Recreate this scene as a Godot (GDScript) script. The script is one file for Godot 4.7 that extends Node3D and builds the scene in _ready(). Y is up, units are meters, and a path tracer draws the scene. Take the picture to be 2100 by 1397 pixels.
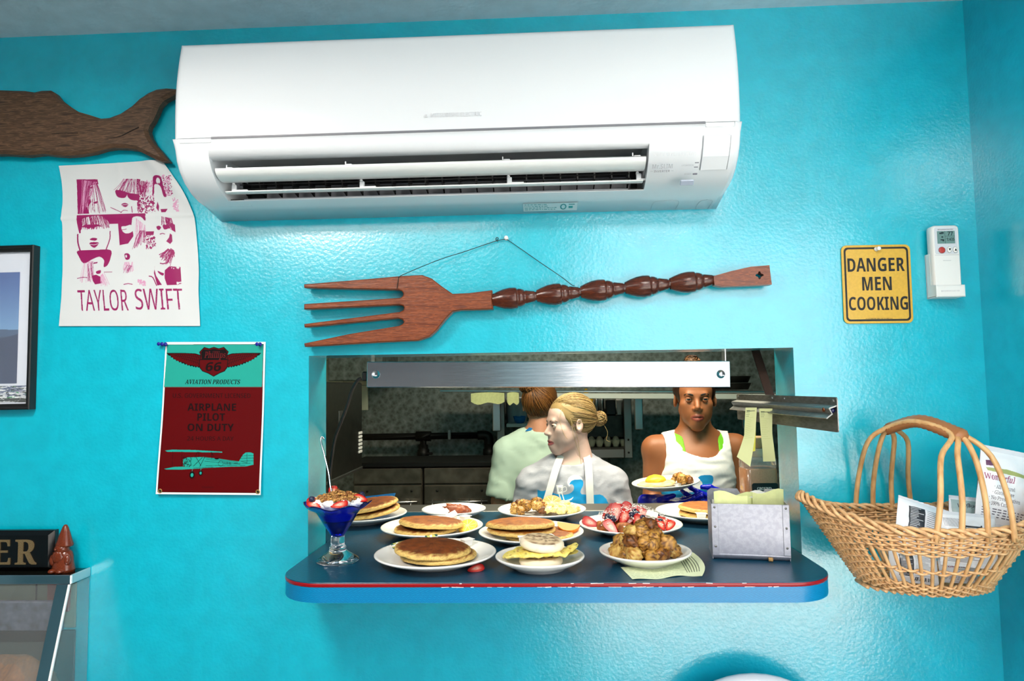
extends Node3D
# A breakfast kitchen's serving hatch in a turquoise wall. Units are metres; the turquoise wall's face is z = 0, the kitchen lies at z < 0.
var rng := RandomNumberGenerator.new()
var M := {}
var taken := {}
var O := Vector3.ZERO

func numbered(n: String) -> String:
	taken[n] = int(taken.get(n, -1)) + 1
	return n if taken[n] == 0 else "%s_%03d" % [n, taken[n]]

func thing(called: String, label: String, category: String, at := Vector3.ZERO, group := "", local := false) -> Node3D:
	var o := Node3D.new()
	o.name = numbered(called)
	add_child(o)
	o.position = at
	tag(o, label, category, group)
	O = Vector3.ZERO if local else at
	return o

func tag(o: Node3D, label: String, category: String, group := "") -> void:
	o.set_meta("label", label)
	o.set_meta("category", category)
	if group:
		o.set_meta("group", group)

func copy(src: Node3D, at: Vector3, basis := Basis(), label := "") -> Node3D:
	var base: String = src.get_meta("base") if src.has_meta("base") else String(src.name)
	var c: Node3D = src.duplicate()
	c.name = numbered(base)
	add_child(c)
	c.transform = Transform3D(basis, at)
	if label:
		c.set_meta("label", label)
	return c

# ---- mesh collecting: tri() takes corners counter-clockwise as seen from outside
func mb(smooth := false) -> SurfaceTool:
	var st := SurfaceTool.new()
	st.begin(Mesh.PRIMITIVE_TRIANGLES)
	st.set_smooth_group(0 if smooth else -1)
	return st

func tri(st: SurfaceTool, a: Vector3, b: Vector3, c: Vector3) -> void:
	st.add_vertex(a - O)
	st.add_vertex(c - O)
	st.add_vertex(b - O)

func quad(st: SurfaceTool, a: Vector3, b: Vector3, c: Vector3, d: Vector3) -> void:
	tri(st, a, b, c)
	tri(st, a, c, d)

func tri_out(st: SurfaceTool, a: Vector3, b: Vector3, c: Vector3, from: Vector3) -> void:
	if (b - a).cross(c - a).dot((a + b + c) / 3.0 - from) < 0.0:
		tri(st, a, c, b)
	else:
		tri(st, a, b, c)

func uvtri(st: SurfaceTool, p: Array, t: Array) -> void:
	for i in [0, 2, 1]:
		st.set_uv(t[i])
		st.add_vertex(p[i] - O)

func mesh_of(st: SurfaceTool) -> ArrayMesh:
	st.generate_normals()
	return st.commit()

func part(st: SurfaceTool, called: String, material: Material, parent: Node = self) -> MeshInstance3D:
	return part_mesh(mesh_of(st), called, material, parent)

func part_mesh(mesh: Mesh, called: String, material: Material, parent: Node = self) -> MeshInstance3D:
	var o := MeshInstance3D.new()
	o.mesh = mesh
	o.material_override = material
	o.name = numbered(called) if parent == self else called
	parent.add_child(o, true)
	return o

func structure(st: SurfaceTool, called: String, material: Material) -> MeshInstance3D:
	var o := part(st, called, material)
	o.set_meta("kind", "structure")
	return o

# A box with chamfered edges.
func box(st: SurfaceTool, c: Vector3, s: Vector3, bev := 0.0, bs := Basis()) -> void:
	var h := s / 2.0
	if bev <= 0.0:
		var p := []
		for i in 8:
			p.append(c + bs * Vector3(h.x if i & 1 else -h.x, h.y if i & 2 else -h.y, h.z if i & 4 else -h.z))
		for f in [[0, 2, 3, 1], [4, 5, 7, 6], [0, 4, 6, 2], [1, 3, 7, 5], [0, 1, 5, 4], [2, 6, 7, 3]]:
			quad(st, p[f[0]], p[f[1]], p[f[2]], p[f[3]])
		return
	bev = minf(bev, minf(h.x, minf(h.y, h.z)) * 0.98)
	var q := {}
	for i in 8:
		for k in 3:
			var v := Vector3(h.x, h.y, h.z) - Vector3(bev, bev, bev)
			v[k] = h[k]
			for a in 3:
				if not (i >> a) & 1:
					v[a] = -v[a]
			q[i * 3 + k] = c + bs * v
	for k in 3:
		var a1 := 1 << ((k + 1) % 3)
		var a2 := 1 << ((k + 2) % 3)
		for s0 in [0, 1 << k]:
			var f := [s0, s0 | a1, s0 | a1 | a2, s0 | a2]
			tri_out(st, q[f[0] * 3 + k], q[f[1] * 3 + k], q[f[2] * 3 + k], c)
			tri_out(st, q[f[0] * 3 + k], q[f[2] * 3 + k], q[f[3] * 3 + k], c)
		var k1 := (k + 1) % 3
		var k2 := (k + 2) % 3
		for i in [0, a1, a2, a1 | a2]:
			var j: int = i | (1 << k)
			tri_out(st, q[i * 3 + k1], q[j * 3 + k1], q[j * 3 + k2], c)
			tri_out(st, q[i * 3 + k1], q[j * 3 + k2], q[i * 3 + k2], c)
	for i in 8:
		tri_out(st, q[i * 3], q[i * 3 + 1], q[i * 3 + 2], c)

# A round bar along points; r is one radius or one for each point; flat squashes it along the frame's second axis.
func tube(st: SurfaceTool, pts: Array, r: Variant, sides := 8, caps := true, flat := 1.0, start_up := Vector3.UP) -> void:
	var n := pts.size()
	var up := start_up
	var rings := []
	for i in n:
		var d: Vector3 = (pts[mini(i + 1, n - 1)] - pts[maxi(i - 1, 0)]).normalized()
		if absf(d.dot(up)) > 0.98:
			up = Vector3.RIGHT if absf(d.x) < 0.7 else Vector3.FORWARD
		var s := d.cross(up).normalized()
		up = s.cross(d).normalized()
		var rad: float = r[i] if r is Array else r
		var ring := []
		for k in sides:
			var a := TAU * k / sides
			ring.append(pts[i] + s * cos(a) * rad + up * sin(a) * rad * flat)
		rings.append(ring)
	for i in n - 1:
		for k in sides:
			var k2 := (k + 1) % sides
			quad(st, rings[i][k], rings[i][k2], rings[i + 1][k2], rings[i + 1][k])
	if caps:
		for k in range(1, sides - 1):
			tri(st, rings[0][0], rings[0][k + 1], rings[0][k])
			tri(st, rings[n - 1][0], rings[n - 1][k], rings[n - 1][k + 1])

# A turned shape: profile of (radius, height), from the bottom up along the outside.
func lathe(st: SurfaceTool, prof: Array, segs := 32, x := Transform3D()) -> void:
	for i in prof.size() - 1:
		for k in segs:
			var p := []
			for q in [[i, k], [i, k + 1], [i + 1, k + 1], [i + 1, k]]:
				var a: float = -TAU * (q[1] % segs) / segs
				p.append(x * Vector3(prof[q[0]].x * cos(a), prof[q[0]].y, prof[q[0]].x * sin(a)))
			if prof[i].x > 1e-6:
				tri(st, p[0], p[1], p[2])
			if prof[i + 1].x > 1e-6:
				tri(st, p[0], p[2], p[3])

# A flat outline (counter-clockwise or not) made thick from z0 to z1 with bevelled front and back rims.
func prism(st: SurfaceTool, poly: Array, z0: float, z1: float, bev := 0.0, x := Transform3D(), back_bevel := false, smooth_side := false) -> void:
	var P := PackedVector2Array(poly)
	if Geometry2D.is_polygon_clockwise(P):
		P.reverse()
	var n := P.size()
	var inner := PackedVector2Array()
	for i in n:
		var d0 := (P[i] - P[(i + n - 1) % n]).normalized()
		var d1 := (P[(i + 1) % n] - P[i]).normalized()
		var m := Vector2(-d0.y - d1.y, d0.x + d1.x)
		m = m / maxf(0.35, m.length_squared()) * 2.0
		inner.append(P[i] + m * bev)
	var idx := Geometry2D.triangulate_polygon(P)
	var lay := [[P, z0], [P, z1]]
	if bev > 0.0:
		lay = [[inner if back_bevel else P, z0], [P, z0 + (bev if back_bevel else 0.0)], [P, z1 - bev], [inner, z1]]
	var f: PackedVector2Array = lay[-1][0]
	var b: PackedVector2Array = lay[0][0]
	st.set_smooth_group(-1)
	for i in range(0, idx.size(), 3):
		var t := [idx[i], idx[i + 1], idx[i + 2]]
		if (P[t[1]] - P[t[0]]).cross(P[t[2]] - P[t[0]]) < 0.0:
			t = [t[0], t[2], t[1]]
		tri(st, x * V3(f[t[0]], z1), x * V3(f[t[1]], z1), x * V3(f[t[2]], z1))
		tri(st, x * V3(b[t[0]], z0), x * V3(b[t[2]], z0), x * V3(b[t[1]], z0))
	if smooth_side:
		st.set_smooth_group(3)
	for l in lay.size() - 1:
		var A: PackedVector2Array = lay[l][0]
		var B: PackedVector2Array = lay[l + 1][0]
		for i in n:
			var j := (i + 1) % n
			quad(st, x * V3(A[i], lay[l][1]), x * V3(A[j], lay[l][1]), x * V3(B[j], lay[l + 1][1]), x * V3(B[i], lay[l + 1][1]))

func V3(p: Vector2, z: float) -> Vector3:
	return Vector3(p.x, p.y, z)

# A lump: an ellipsoid roughened by noise.
func lump(st: SurfaceTool, c: Vector3, r: Vector3, rough := 0.0, freq := 3.0, res := 10, bs := Basis(), seed_ := 0, boxy := 0.0) -> void:
	var nz := FastNoiseLite.new()
	nz.seed = seed_
	nz.frequency = freq
	var g := []
	for i in res + 1:
		var row := []
		for k in res * 2:
			var th := PI * i / res
			var ph := TAU * k / (res * 2)
			var d := Vector3(sin(th) * cos(ph), cos(th), sin(th) * sin(ph))
			if boxy > 0.0:
				d = d.lerp(d / maxf(absf(d.x), maxf(absf(d.y), absf(d.z))), boxy)
			row.append(c + bs * (d * r * (1.0 + rough * nz.get_noise_3dv(d))))
		g.append(row)
	for i in res:
		for k in res * 2:
			var k2 := (k + 1) % (res * 2)
			if i > 0:
				tri(st, g[i][k], g[i][k2], g[i + 1][k2])
			if i < res - 1:
				tri(st, g[i][k], g[i + 1][k2], g[i + 1][k])

# A sheet over (u, v) in 0..1 with UVs, thick towards its back.
func sheet(st: SurfaceTool, f: Callable, nu: int, nv: int, thick := 0.0, uvf: Variant = null) -> void:
	var g := []
	for i in nu + 1:
		var row := []
		for j in nv + 1:
			row.append(f.call(float(i) / nu, float(j) / nv))
		g.append(row)
	var nrm := func(i: int, j: int) -> Vector3:
		var a: Vector3 = g[mini(i + 1, nu)][j] - g[maxi(i - 1, 0)][j]
		var b: Vector3 = g[i][mini(j + 1, nv)] - g[i][maxi(j - 1, 0)]
		return a.cross(b).normalized()
	var bk := []
	if thick > 0.0:
		for i in nu + 1:
			var row := []
			for j in nv + 1:
				row.append(g[i][j] - nrm.call(i, j) * thick)
			bk.append(row)
	for i in nu:
		for j in nv:
			var u := [Vector2(i, j), Vector2(i + 1, j), Vector2(i + 1, j + 1), Vector2(i, j + 1)]
			for k in 4:
				u[k] = uvf.call(u[k].x / nu, u[k].y / nv) if uvf != null else Vector2(u[k].x / nu, 1.0 - u[k].y / nv)
			uvtri(st, [g[i][j], g[i + 1][j], g[i + 1][j + 1]], [u[0], u[1], u[2]])
			uvtri(st, [g[i][j], g[i + 1][j + 1], g[i][j + 1]], [u[0], u[2], u[3]])
			if thick > 0.0:
				uvtri(st, [bk[i][j], bk[i + 1][j + 1], bk[i + 1][j]], [Vector2(), Vector2(), Vector2()])
				uvtri(st, [bk[i][j], bk[i][j + 1], bk[i + 1][j + 1]], [Vector2(), Vector2(), Vector2()])
	if thick > 0.0:
		var edge := []
		for i in nu: edge.append([i, 0, i + 1, 0])
		for j in nv: edge.append([nu, j, nu, j + 1])
		for i in nu: edge.append([nu - i, nv, nu - i - 1, nv])
		for j in nv: edge.append([0, nv - j, 0, nv - j - 1])
		st.set_smooth_group(-1)
		for e in edge:
			quad(st, bk[e[0]][e[1]], bk[e[2]][e[3]], g[e[2]][e[3]], g[e[0]][e[1]])

func spline(pts: Array, n := 6) -> Array:
	var out := []
	for i in pts.size() - 1:
		for k in n:
			var a: Variant = pts[maxi(i - 1, 0)]
			var d: Variant = pts[mini(i + 2, pts.size() - 1)]
			out.append(pts[i].cubic_interpolate(pts[i + 1], a, d, float(k) / n))
	out.append(pts[-1])
	return out

func spline_loop(pts: Array, n := 4) -> Array:
	var out := []
	var m := pts.size()
	for i in m:
		for k in n:
			out.append(pts[i].cubic_interpolate(pts[(i + 1) % m], pts[(i + m - 1) % m], pts[(i + 2) % m], float(k) / n))
	return out

func V(a: Array, s := 1.0) -> Array:
	var out := []
	for i in range(0, a.size(), 2):
		out.append(Vector2(a[i], a[i + 1]) * s)
	return out

func round_rect(w: float, h: float, r: float, n := 5, c := Vector2()) -> Array:
	var out := []
	for k in 4:
		var o := Vector2((w / 2 - r) * (1 if k in [0, 3] else -1), (h / 2 - r) * (1 if k < 2 else -1))
		for i in n + 1:
			out.append(c + o + Vector2.from_angle(PI / 2 * (k + float(i) / n)) * r)
	return out

# ---- materials
func mat(called: String, c: Color, rough := 0.6, metal := 0.0) -> StandardMaterial3D:
	var m := StandardMaterial3D.new()
	m.resource_name = called
	m.albedo_color = c
	m.roughness = rough
	m.metallic = metal
	M[called] = m
	return m

func noise_tex(freq: float, ramp: Array, seed_ := 1, size := 256, octaves := 4, kind := FastNoiseLite.TYPE_SIMPLEX_SMOOTH, height := 0) -> NoiseTexture2D:
	var nz := FastNoiseLite.new()
	nz.noise_type = kind
	nz.seed = seed_
	nz.frequency = freq
	nz.fractal_octaves = octaves
	var t := NoiseTexture2D.new()
	t.width = size
	t.height = height if height else size
	t.seamless = true
	t.noise = nz
	if ramp:
		var g := Gradient.new()
		g.offsets = PackedFloat32Array(ramp.map(func(e): return e[0]))
		g.colors = PackedColorArray(ramp.map(func(e): return e[1]))
		t.color_ramp = g
	return t

func bump_tex(freq: float, strength: float, seed_ := 1, size := 256, octaves := 3) -> NoiseTexture2D:
	var t := noise_tex(freq, [], seed_, size, octaves)
	t.as_normal_map = true
	t.bump_strength = strength
	return t

# gives a material a tinting noise (multiplied with its colour) and / or relief, laid out in the world or on the object
func grain(m: StandardMaterial3D, tint: Texture2D, relief: Texture2D, scale: Vector3, strength := 1.0, world := true) -> StandardMaterial3D:
	m.uv1_triplanar = true
	m.uv1_world_triplanar = world
	m.uv1_scale = scale
	if tint:
		m.albedo_texture = tint
	if relief:
		m.normal_enabled = true
		m.normal_texture = relief
		m.normal_scale = strength
	return m

func grey_ramp(lo: float, hi: float) -> Array:
	return [[0.0, Color(lo, lo, lo)], [1.0, Color(hi, hi, hi)]]

# ---- drawing on pictures (print, lettering)
func fill_poly(im: Image, pts: Array, c: Color) -> void:
	var lo := 1e9
	var hi := -1e9
	for p in pts:
		lo = minf(lo, p.y)
		hi = maxf(hi, p.y)
	for y in range(maxi(0, int(lo)), mini(im.get_height() - 1, int(hi)) + 1):
		var xs := []
		var yy := y + 0.5
		for i in pts.size():
			var a: Vector2 = pts[i]
			var b: Vector2 = pts[(i + 1) % pts.size()]
			if (a.y <= yy) != (b.y <= yy):
				xs.append(a.x + (yy - a.y) / (b.y - a.y) * (b.x - a.x))
		xs.sort()
		for i in range(0, xs.size() - 1, 2):
			var x0 := clampi(roundi(xs[i]), 0, im.get_width())
			var x1 := clampi(roundi(xs[i + 1]), 0, im.get_width())
			if x1 > x0:
				im.fill_rect(Rect2i(x0, y, x1 - x0, 1), c)

func stroke(im: Image, pts: Array, w: float, c: Color) -> void:
	for i in pts.size() - 1:
		var d: Vector2 = (pts[i + 1] - pts[i]).normalized() * w / 2
		var s := Vector2(-d.y, d.x)
		fill_poly(im, [pts[i] + s - d, pts[i + 1] + s + d, pts[i + 1] - s + d, pts[i] - s - d], c)

func oval(c: Vector2, r: Vector2, n := 20, turn := 0.0) -> Array:
	var out := []
	for i in n:
		out.append(c + (Vector2.from_angle(TAU * i / n) * r).rotated(turn))
	return out

func font(face: String, bold := false) -> Font:
	var f := SystemFont.new()
	f.font_names = PackedStringArray([face])
	f.font_weight = 700 if bold else 400
	return f

# text as flat letters, w metres wide and h high (capital height), centred on its parent's x = y = 0 plus at
func text_mesh(s: String, f: Font, depth := 0.0005, align := HORIZONTAL_ALIGNMENT_CENTER) -> TextMesh:
	var t := TextMesh.new()
	t.text = s
	t.font = f
	t.font_size = 64
	t.pixel_size = 0.01
	t.depth = depth
	t.curve_step = 1.0
	t.horizontal_alignment = align
	return t

func letters(s: String, f: Font, w: float, h: float, x: Transform3D, material: Material, parent: Node, called := "lettering", depth := 0.0006) -> MeshInstance3D:
	var t := text_mesh(s, f, 0.01)
	var b := t.get_aabb()
	var o := part_mesh(t, called, material, parent)
	var sc := Vector3(w / b.size.x, h / b.size.y, depth / 0.01)
	o.transform = x * Transform3D(Basis.from_scale(sc), -(b.position + b.size / 2) * sc)
	o.position -= O
	return o

# prints text into a picture: x maps the text's box (0..1, y down) to pixels
func print_text(im: Image, s: String, f: Font, x: Transform2D, c: Color) -> void:
	var a := text_mesh(s, f, 0.0).get_mesh_arrays()
	var v: PackedVector3Array = a[Mesh.ARRAY_VERTEX]
	var ix: PackedInt32Array = a[Mesh.ARRAY_INDEX]
	var lo := Vector2(1e9, 1e9)
	var hi := -lo
	for p in v:
		lo = lo.min(Vector2(p.x, p.y))
		hi = hi.max(Vector2(p.x, p.y))
	for i in range(0, ix.size(), 3):
		var t := []
		for k in 3:
			var p := v[ix[i + k]]
			t.append(x * Vector2((p.x - lo.x) / (hi.x - lo.x), (hi.y - p.y) / (hi.y - lo.y)))
		fill_poly(im, t, c)

func picture(im: Image, called: String, rough := 0.6) -> StandardMaterial3D:
	var m := mat(called, Color.WHITE, rough)
	m.albedo_texture = ImageTexture.create_from_image(im)
	return m

func blank(w: int, h: int, c: Color) -> Image:
	var im := Image.create(w, h, false, Image.FORMAT_RGB8)
	im.fill(c)
	return im

func _ready() -> void:
	rng.seed = 7
	# ---- camera
	var cam := Camera3D.new()
	cam.name = "camera"
	cam.position = Vector3(0, 1.557, 1.474)
	cam.rotation_degrees = Vector3(3.8278, 2.5545, -0.849)
	cam.fov = 53.04
	cam.near = 0.02
	cam.current = true
	add_child(cam)
	# ---- sky and exposure
	var env := Environment.new()
	env.background_mode = Environment.BG_SKY
	var sky := Sky.new()
	var air := ProceduralSkyMaterial.new()
	air.sky_top_color = Color(0.95, 0.96, 1.0)
	air.sky_horizon_color = Color(1.0, 0.97, 0.95)
	air.ground_bottom_color = Color(0.5, 0.5, 0.5)
	air.ground_horizon_color = Color(0.8, 0.8, 0.8)
	sky.sky_material = air
	env.sky = sky
	env.background_energy_multiplier = 2.35
	env.tonemap_mode = Environment.TONE_MAPPER_LINEAR
	env.tonemap_exposure = 2.05
	env.sdfgi_enabled = true
	env.ssao_enabled = true
	env.ssil_enabled = true
	var we := WorldEnvironment.new()
	we.name = "world"
	we.environment = env
	add_child(we)
	# ---- sun: high behind the shop, it lights the pavement outside
	var sun := DirectionalLight3D.new()
	sun.name = "sun"
	sun.rotation_degrees = Vector3(-72, 180, 0)
	sun.light_energy = 4.0
	sun.light_color = Color(1.0, 0.97, 0.92)
	sun.shadow_enabled = true
	add_child(sun)
	# ---- everything else
	materials()
	room()
	kitchen_shell()
	counter_shelf()
	air_conditioner()
	O = Vector3.ZERO
	fork()
	O = Vector3.ZERO
	fish()
	O = Vector3.ZERO
	signs()
	O = Vector3.ZERO
	remote_control()
	O = Vector3.ZERO
	lamp_bar()
	O = Vector3.ZERO
	ticket_rail()
	O = Vector3.ZERO
	basket()
	O = Vector3.ZERO
	display_case()
	O = Vector3.ZERO
	kitchen_things()
	O = Vector3.ZERO
	dishes()
	O = Vector3.ZERO
	sundae()
	O = Vector3.ZERO
	metal_box()
	O = Vector3.ZERO
	people()

func lamp_panel(called: String, label: String, at: Vector3, size: Vector2, energy: float, color: Color) -> void:
	# a ceiling fitting: housing, glowing diffuser, and the light just under it
	var t := thing(called, label, "lamp", at)
	var st := mb()
	box(st, at + Vector3(0, -0.03, 0), Vector3(size.x + 0.06, 0.06, size.y + 0.06), 0.006)
	part(st, "housing", M.white_plastic, t)
	st = mb()
	box(st, at + Vector3(0, -0.062, 0), Vector3(size.x, 0.006, size.y), 0.002)
	var g := mat(called + "_diffuser", color, 0.5)
	g.emission_enabled = true
	g.emission = color
	g.emission_energy_multiplier = 3.0
	part(st, "lamp_diffuser", g, t)
	var l := AreaLight3D.new()
	l.name = "lamp_light"
	l.area_size = size
	l.light_color = color
	l.light_energy = energy
	l.area_range = 12.0
	l.shadow_enabled = true
	t.add_child(l)
	l.position = Vector3(0, -0.075, 0)
	l.rotation_degrees = Vector3(-90, 0, 0)
	O = Vector3.ZERO

func materials() -> void:
	var peel := bump_tex(0.06, 2.0, 3, 256, 3)
	grain(mat("turquoise_paint", Color(0.0, 0.715, 0.81), 0.22), noise_tex(0.01, grey_ramp(0.94, 1.0), 5), peel, Vector3(6, 6, 6), 0.25)
	M.turquoise_paint.metallic_specular = 0.65
	M.turquoise_paint.clearcoat_enabled = true
	M.turquoise_paint.clearcoat = 1.0
	M.turquoise_paint.clearcoat_roughness = 0.22
	grain(mat("ceiling_paint", Color(0.76, 0.86, 0.91), 0.6), noise_tex(0.02, grey_ramp(0.93, 1.0), 8), peel, Vector3(3, 3, 3), 0.3)
	grain(mat("floor_tile", Color(0.62, 0.60, 0.57), 0.5), noise_tex(0.02, grey_ramp(0.8, 1.0), 9), null, Vector3(1, 1, 1))
	mat("room_paint", Color(0.45, 0.60, 0.64), 0.7)
	mat("pavement", Color(0.74, 0.73, 0.70), 0.9)
	mat("white_plastic", Color(0.85, 0.87, 0.89), 0.22)
	mat("gloss_plastic", Color(0.85, 0.87, 0.89), 0.07)
	mat("vane_plastic", Color(0.88, 0.90, 0.90), 0.35)
	mat("dark_plastic", Color(0.045, 0.045, 0.05), 0.45)
	mat("grey_plastic", Color(0.42, 0.43, 0.46), 0.5)
	mat("mid_grey", Color(0.62, 0.64, 0.67), 0.5)
	mat("print_grey", Color(0.80, 0.81, 0.83), 0.5)
	mat("print_dark", Color(0.45, 0.46, 0.50), 0.5)
	mat("black", Color(0.02, 0.02, 0.022), 0.5)
	mat("white_paint", Color(0.93, 0.93, 0.92), 0.5)
	mat("steel", Color(0.78, 0.79, 0.80), 0.28, 1.0)
	mat("chrome", Color(0.85, 0.86, 0.88), 0.08, 1.0)
	mat("dull_steel", Color(0.55, 0.55, 0.54), 0.42, 1.0)
	var galv := noise_tex(0.05, [[0.0, Color(0.55, 0.55, 0.52)], [0.5, Color(0.8, 0.82, 0.82)], [1.0, Color(1, 1, 1)]], 12, 256, 5, FastNoiseLite.TYPE_CELLULAR)
	grain(mat("galvanised", Color(0.58, 0.60, 0.58), 0.5, 0.6), galv, null, Vector3(2.2, 2.2, 2.2))
	grain(mat("dark_metal", Color(0.26, 0.26, 0.24), 0.45, 0.6), noise_tex(0.03, grey_ramp(0.6, 1.0), 14), null, Vector3(2, 2, 2))
	mat("pipe_black", Color(0.045, 0.042, 0.038), 0.5, 0.4)
	mat("cream_tile", Color(0.83, 0.82, 0.72), 0.4)
	var g := mat("glass", Color(1, 1, 1, 0.04), 0.0)
	g.transparency = BaseMaterial3D.TRANSPARENCY_ALPHA
	g = mat("dimming_glass", Color(0.13, 0.16, 0.19, 0.8), 0.0)
	g.transparency = BaseMaterial3D.TRANSPARENCY_ALPHA
	grain(mat("laminate_top", Color(0.03, 0.27, 0.38), 0.3), noise_tex(0.08, grey_ramp(0.8, 1.0), 15), bump_tex(0.1, 1.5, 4), Vector3(5, 5, 5), 0.12)
	mat("red_stripe", Color(0.55, 0.02, 0.07), 0.3)
	mat("china", Color(0.92, 0.92, 0.90), 0.12)
	mat("paper_white", Color(0.90, 0.90, 0.89), 0.6)
	grain(mat("ticket_paper", Color(0.84, 0.87, 0.62), 0.8), noise_tex(0.03, grey_ramp(0.92, 1.0), 33), null, Vector3(8, 8, 8))

# ---- the room: the turquoise wall with its hatch, a return wall on the right, and the dining room behind the camera with its shop windows
func room() -> void:
	var x0 := -0.512
	var x1 := 0.532
	var top := 1.63
	var st := mb()
	box(st, Vector3((-2.6 + x0) / 2, 1.2, -0.06), Vector3(x0 + 2.6, 2.4, 0.12))
	box(st, Vector3((x1 + 0.925) / 2, 1.2, -0.06), Vector3(0.925 - x1, 2.4, 0.12))
	box(st, Vector3((x0 + x1) / 2, (top + 2.4) / 2, -0.06), Vector3(x1 - x0, 2.4 - top, 0.12))
	box(st, Vector3((x0 + x1) / 2, 1.165 / 2, -0.06), Vector3(x1 - x0, 1.165, 0.12))
	structure(st, "wall_back", M.turquoise_paint)
	st = mb()
	box(st, Vector3(2.06, 1.2, 0.24), Vector3(2.27, 2.4, 0.72))
	structure(st, "wall_right", M.turquoise_paint)
	var Z := 1.95
	st = mb()
	box(st, Vector3(0.0, 2.379 + 0.06, Z / 2 + 0.06), Vector3(5.4, 0.12, Z + 0.24))
	structure(st, "ceiling", M.ceiling_paint)
	st = mb()
	box(st, Vector3(0.0, -0.06, Z / 2 + 0.06), Vector3(5.4, 0.12, Z + 0.24))
	structure(st, "floor", M.floor_tile)
	st = mb()
	box(st, Vector3(-2.66, 1.2, Z / 2), Vector3(0.12, 2.4, Z))
	structure(st, "wall_left", M.room_paint)
	st = mb()
	box(st, Vector3(2.66, 1.2, Z / 2 + 0.3), Vector3(0.12, 2.4, Z - 0.6))
	structure(st, "wall_far_right", M.room_paint)
	# shop front with two windows, the left one added, tinted to dim its reflection
	st = mb()
	var holes := [[-1.75, -0.22, 0.35, 2.2], [0.14, 2.45, 0.02, 2.36]]
	var xs := [-2.72, -1.75, -0.22, 0.14, 2.45, 2.72]
	for i in 5:
		var h: Array = holes[0] if i == 1 else holes[1]
		if i in [1, 3]:
			box(st, Vector3((xs[i] + xs[i + 1]) / 2, h[2] / 2, Z + 0.06), Vector3(xs[i + 1] - xs[i], h[2], 0.12))
			box(st, Vector3((xs[i] + xs[i + 1]) / 2, (h[3] + 2.4) / 2, Z + 0.06), Vector3(xs[i + 1] - xs[i], 2.4 - h[3], 0.12))
		else:
			box(st, Vector3((xs[i] + xs[i + 1]) / 2, 1.2, Z + 0.06), Vector3(xs[i + 1] - xs[i], 2.4, 0.12))
	structure(st, "wall_front", M.room_paint)
	for k in 2:
		var h: Array = holes[k]
		var w := Node3D.new()
		w.name = "window_%d" % (k + 1)
		w.set_meta("kind", "structure")
		add_child(w)
		O = Vector3.ZERO
		var mx := (h[0] + h[1]) / 2.0 as float
		var my := (h[2] + h[3]) / 2.0 as float
		st = mb()
		for s in [0, 1]:
			box(st, Vector3(h[s] + (0.02 if s == 0 else -0.02), my, Z + 0.06), Vector3(0.04, h[3] - h[2], 0.06), 0.004)
			box(st, Vector3(mx, h[2 + s] + (0.02 if s == 0 else -0.02), Z + 0.06), Vector3(h[1] - h[0] - 0.08, 0.04, 0.06), 0.004)
		part(st, "window_frame", M.dull_steel, w)
		st = mb()
		box(st, Vector3(mx, my, Z + 0.06), Vector3(h[1] - h[0] - 0.06, h[3] - h[2] - 0.06, 0.006))
		part(st, "pane", M.dimming_glass if k == 0 else M.glass, w)
	st = mb()
	box(st, Vector3(0.3, -0.16, Z + 10.3), Vector3(40, 0.1, 20.3))
	structure(st, "ground", M.pavement)
	lamp_panel("ceiling_lamp", "square ceiling lamp in the dining room above the fork's tines", Vector3(-0.85, 2.379, 1.0), Vector2(0.3, 0.3), 1.05, Color(1.0, 0.96, 0.92))
	lamp_panel("ceiling_lamp", "square ceiling lamp in the dining room above the fork's handle", Vector3(0.42, 2.379, 1.0), Vector2(0.3, 0.3), 0.36, Color(1.0, 0.96, 0.92))
	lamp_panel("long_ceiling_lamp", "long dim ceiling lamp by the shop windows", Vector3(-0.85, 2.379, 1.62), Vector2(1.3, 0.4), 0.22, Color(1.0, 0.96, 0.92))

func kitchen_shell() -> void:
	var st := mb()
	box(st, Vector3(0.2, 1.2, -2.66), Vector3(3.4, 2.4, 0.12))
	structure(st, "wall_kitchen", M.galvanised)
	st = mb()
	box(st, Vector3(-1.56, 1.2, -1.36), Vector3(0.12, 2.4, 2.48))
	structure(st, "wall_kitchen_left", M.cream_tile)
	st = mb()
	box(st, Vector3(1.96, 1.2, -1.36), Vector3(0.12, 2.4, 2.48))
	structure(st, "wall_kitchen_right", M.dark_metal)
	st = mb()
	box(st, Vector3(0.2, -0.06, -1.36), Vector3(3.64, 0.12, 2.72))
	structure(st, "floor_kitchen", M.floor_tile)
	st = mb()
	box(st, Vector3(0.2, 2.46, -1.36), Vector3(3.64, 0.12, 2.72))
	structure(st, "ceiling_kitchen", M.room_paint)
	lamp_panel("kitchen_lamp", "long fluorescent ceiling lamp over the cooks in the kitchen", Vector3(0.25, 2.4, -0.75), Vector2(1.2, 0.3), 1.7, Color(1.0, 0.95, 0.84))

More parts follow.
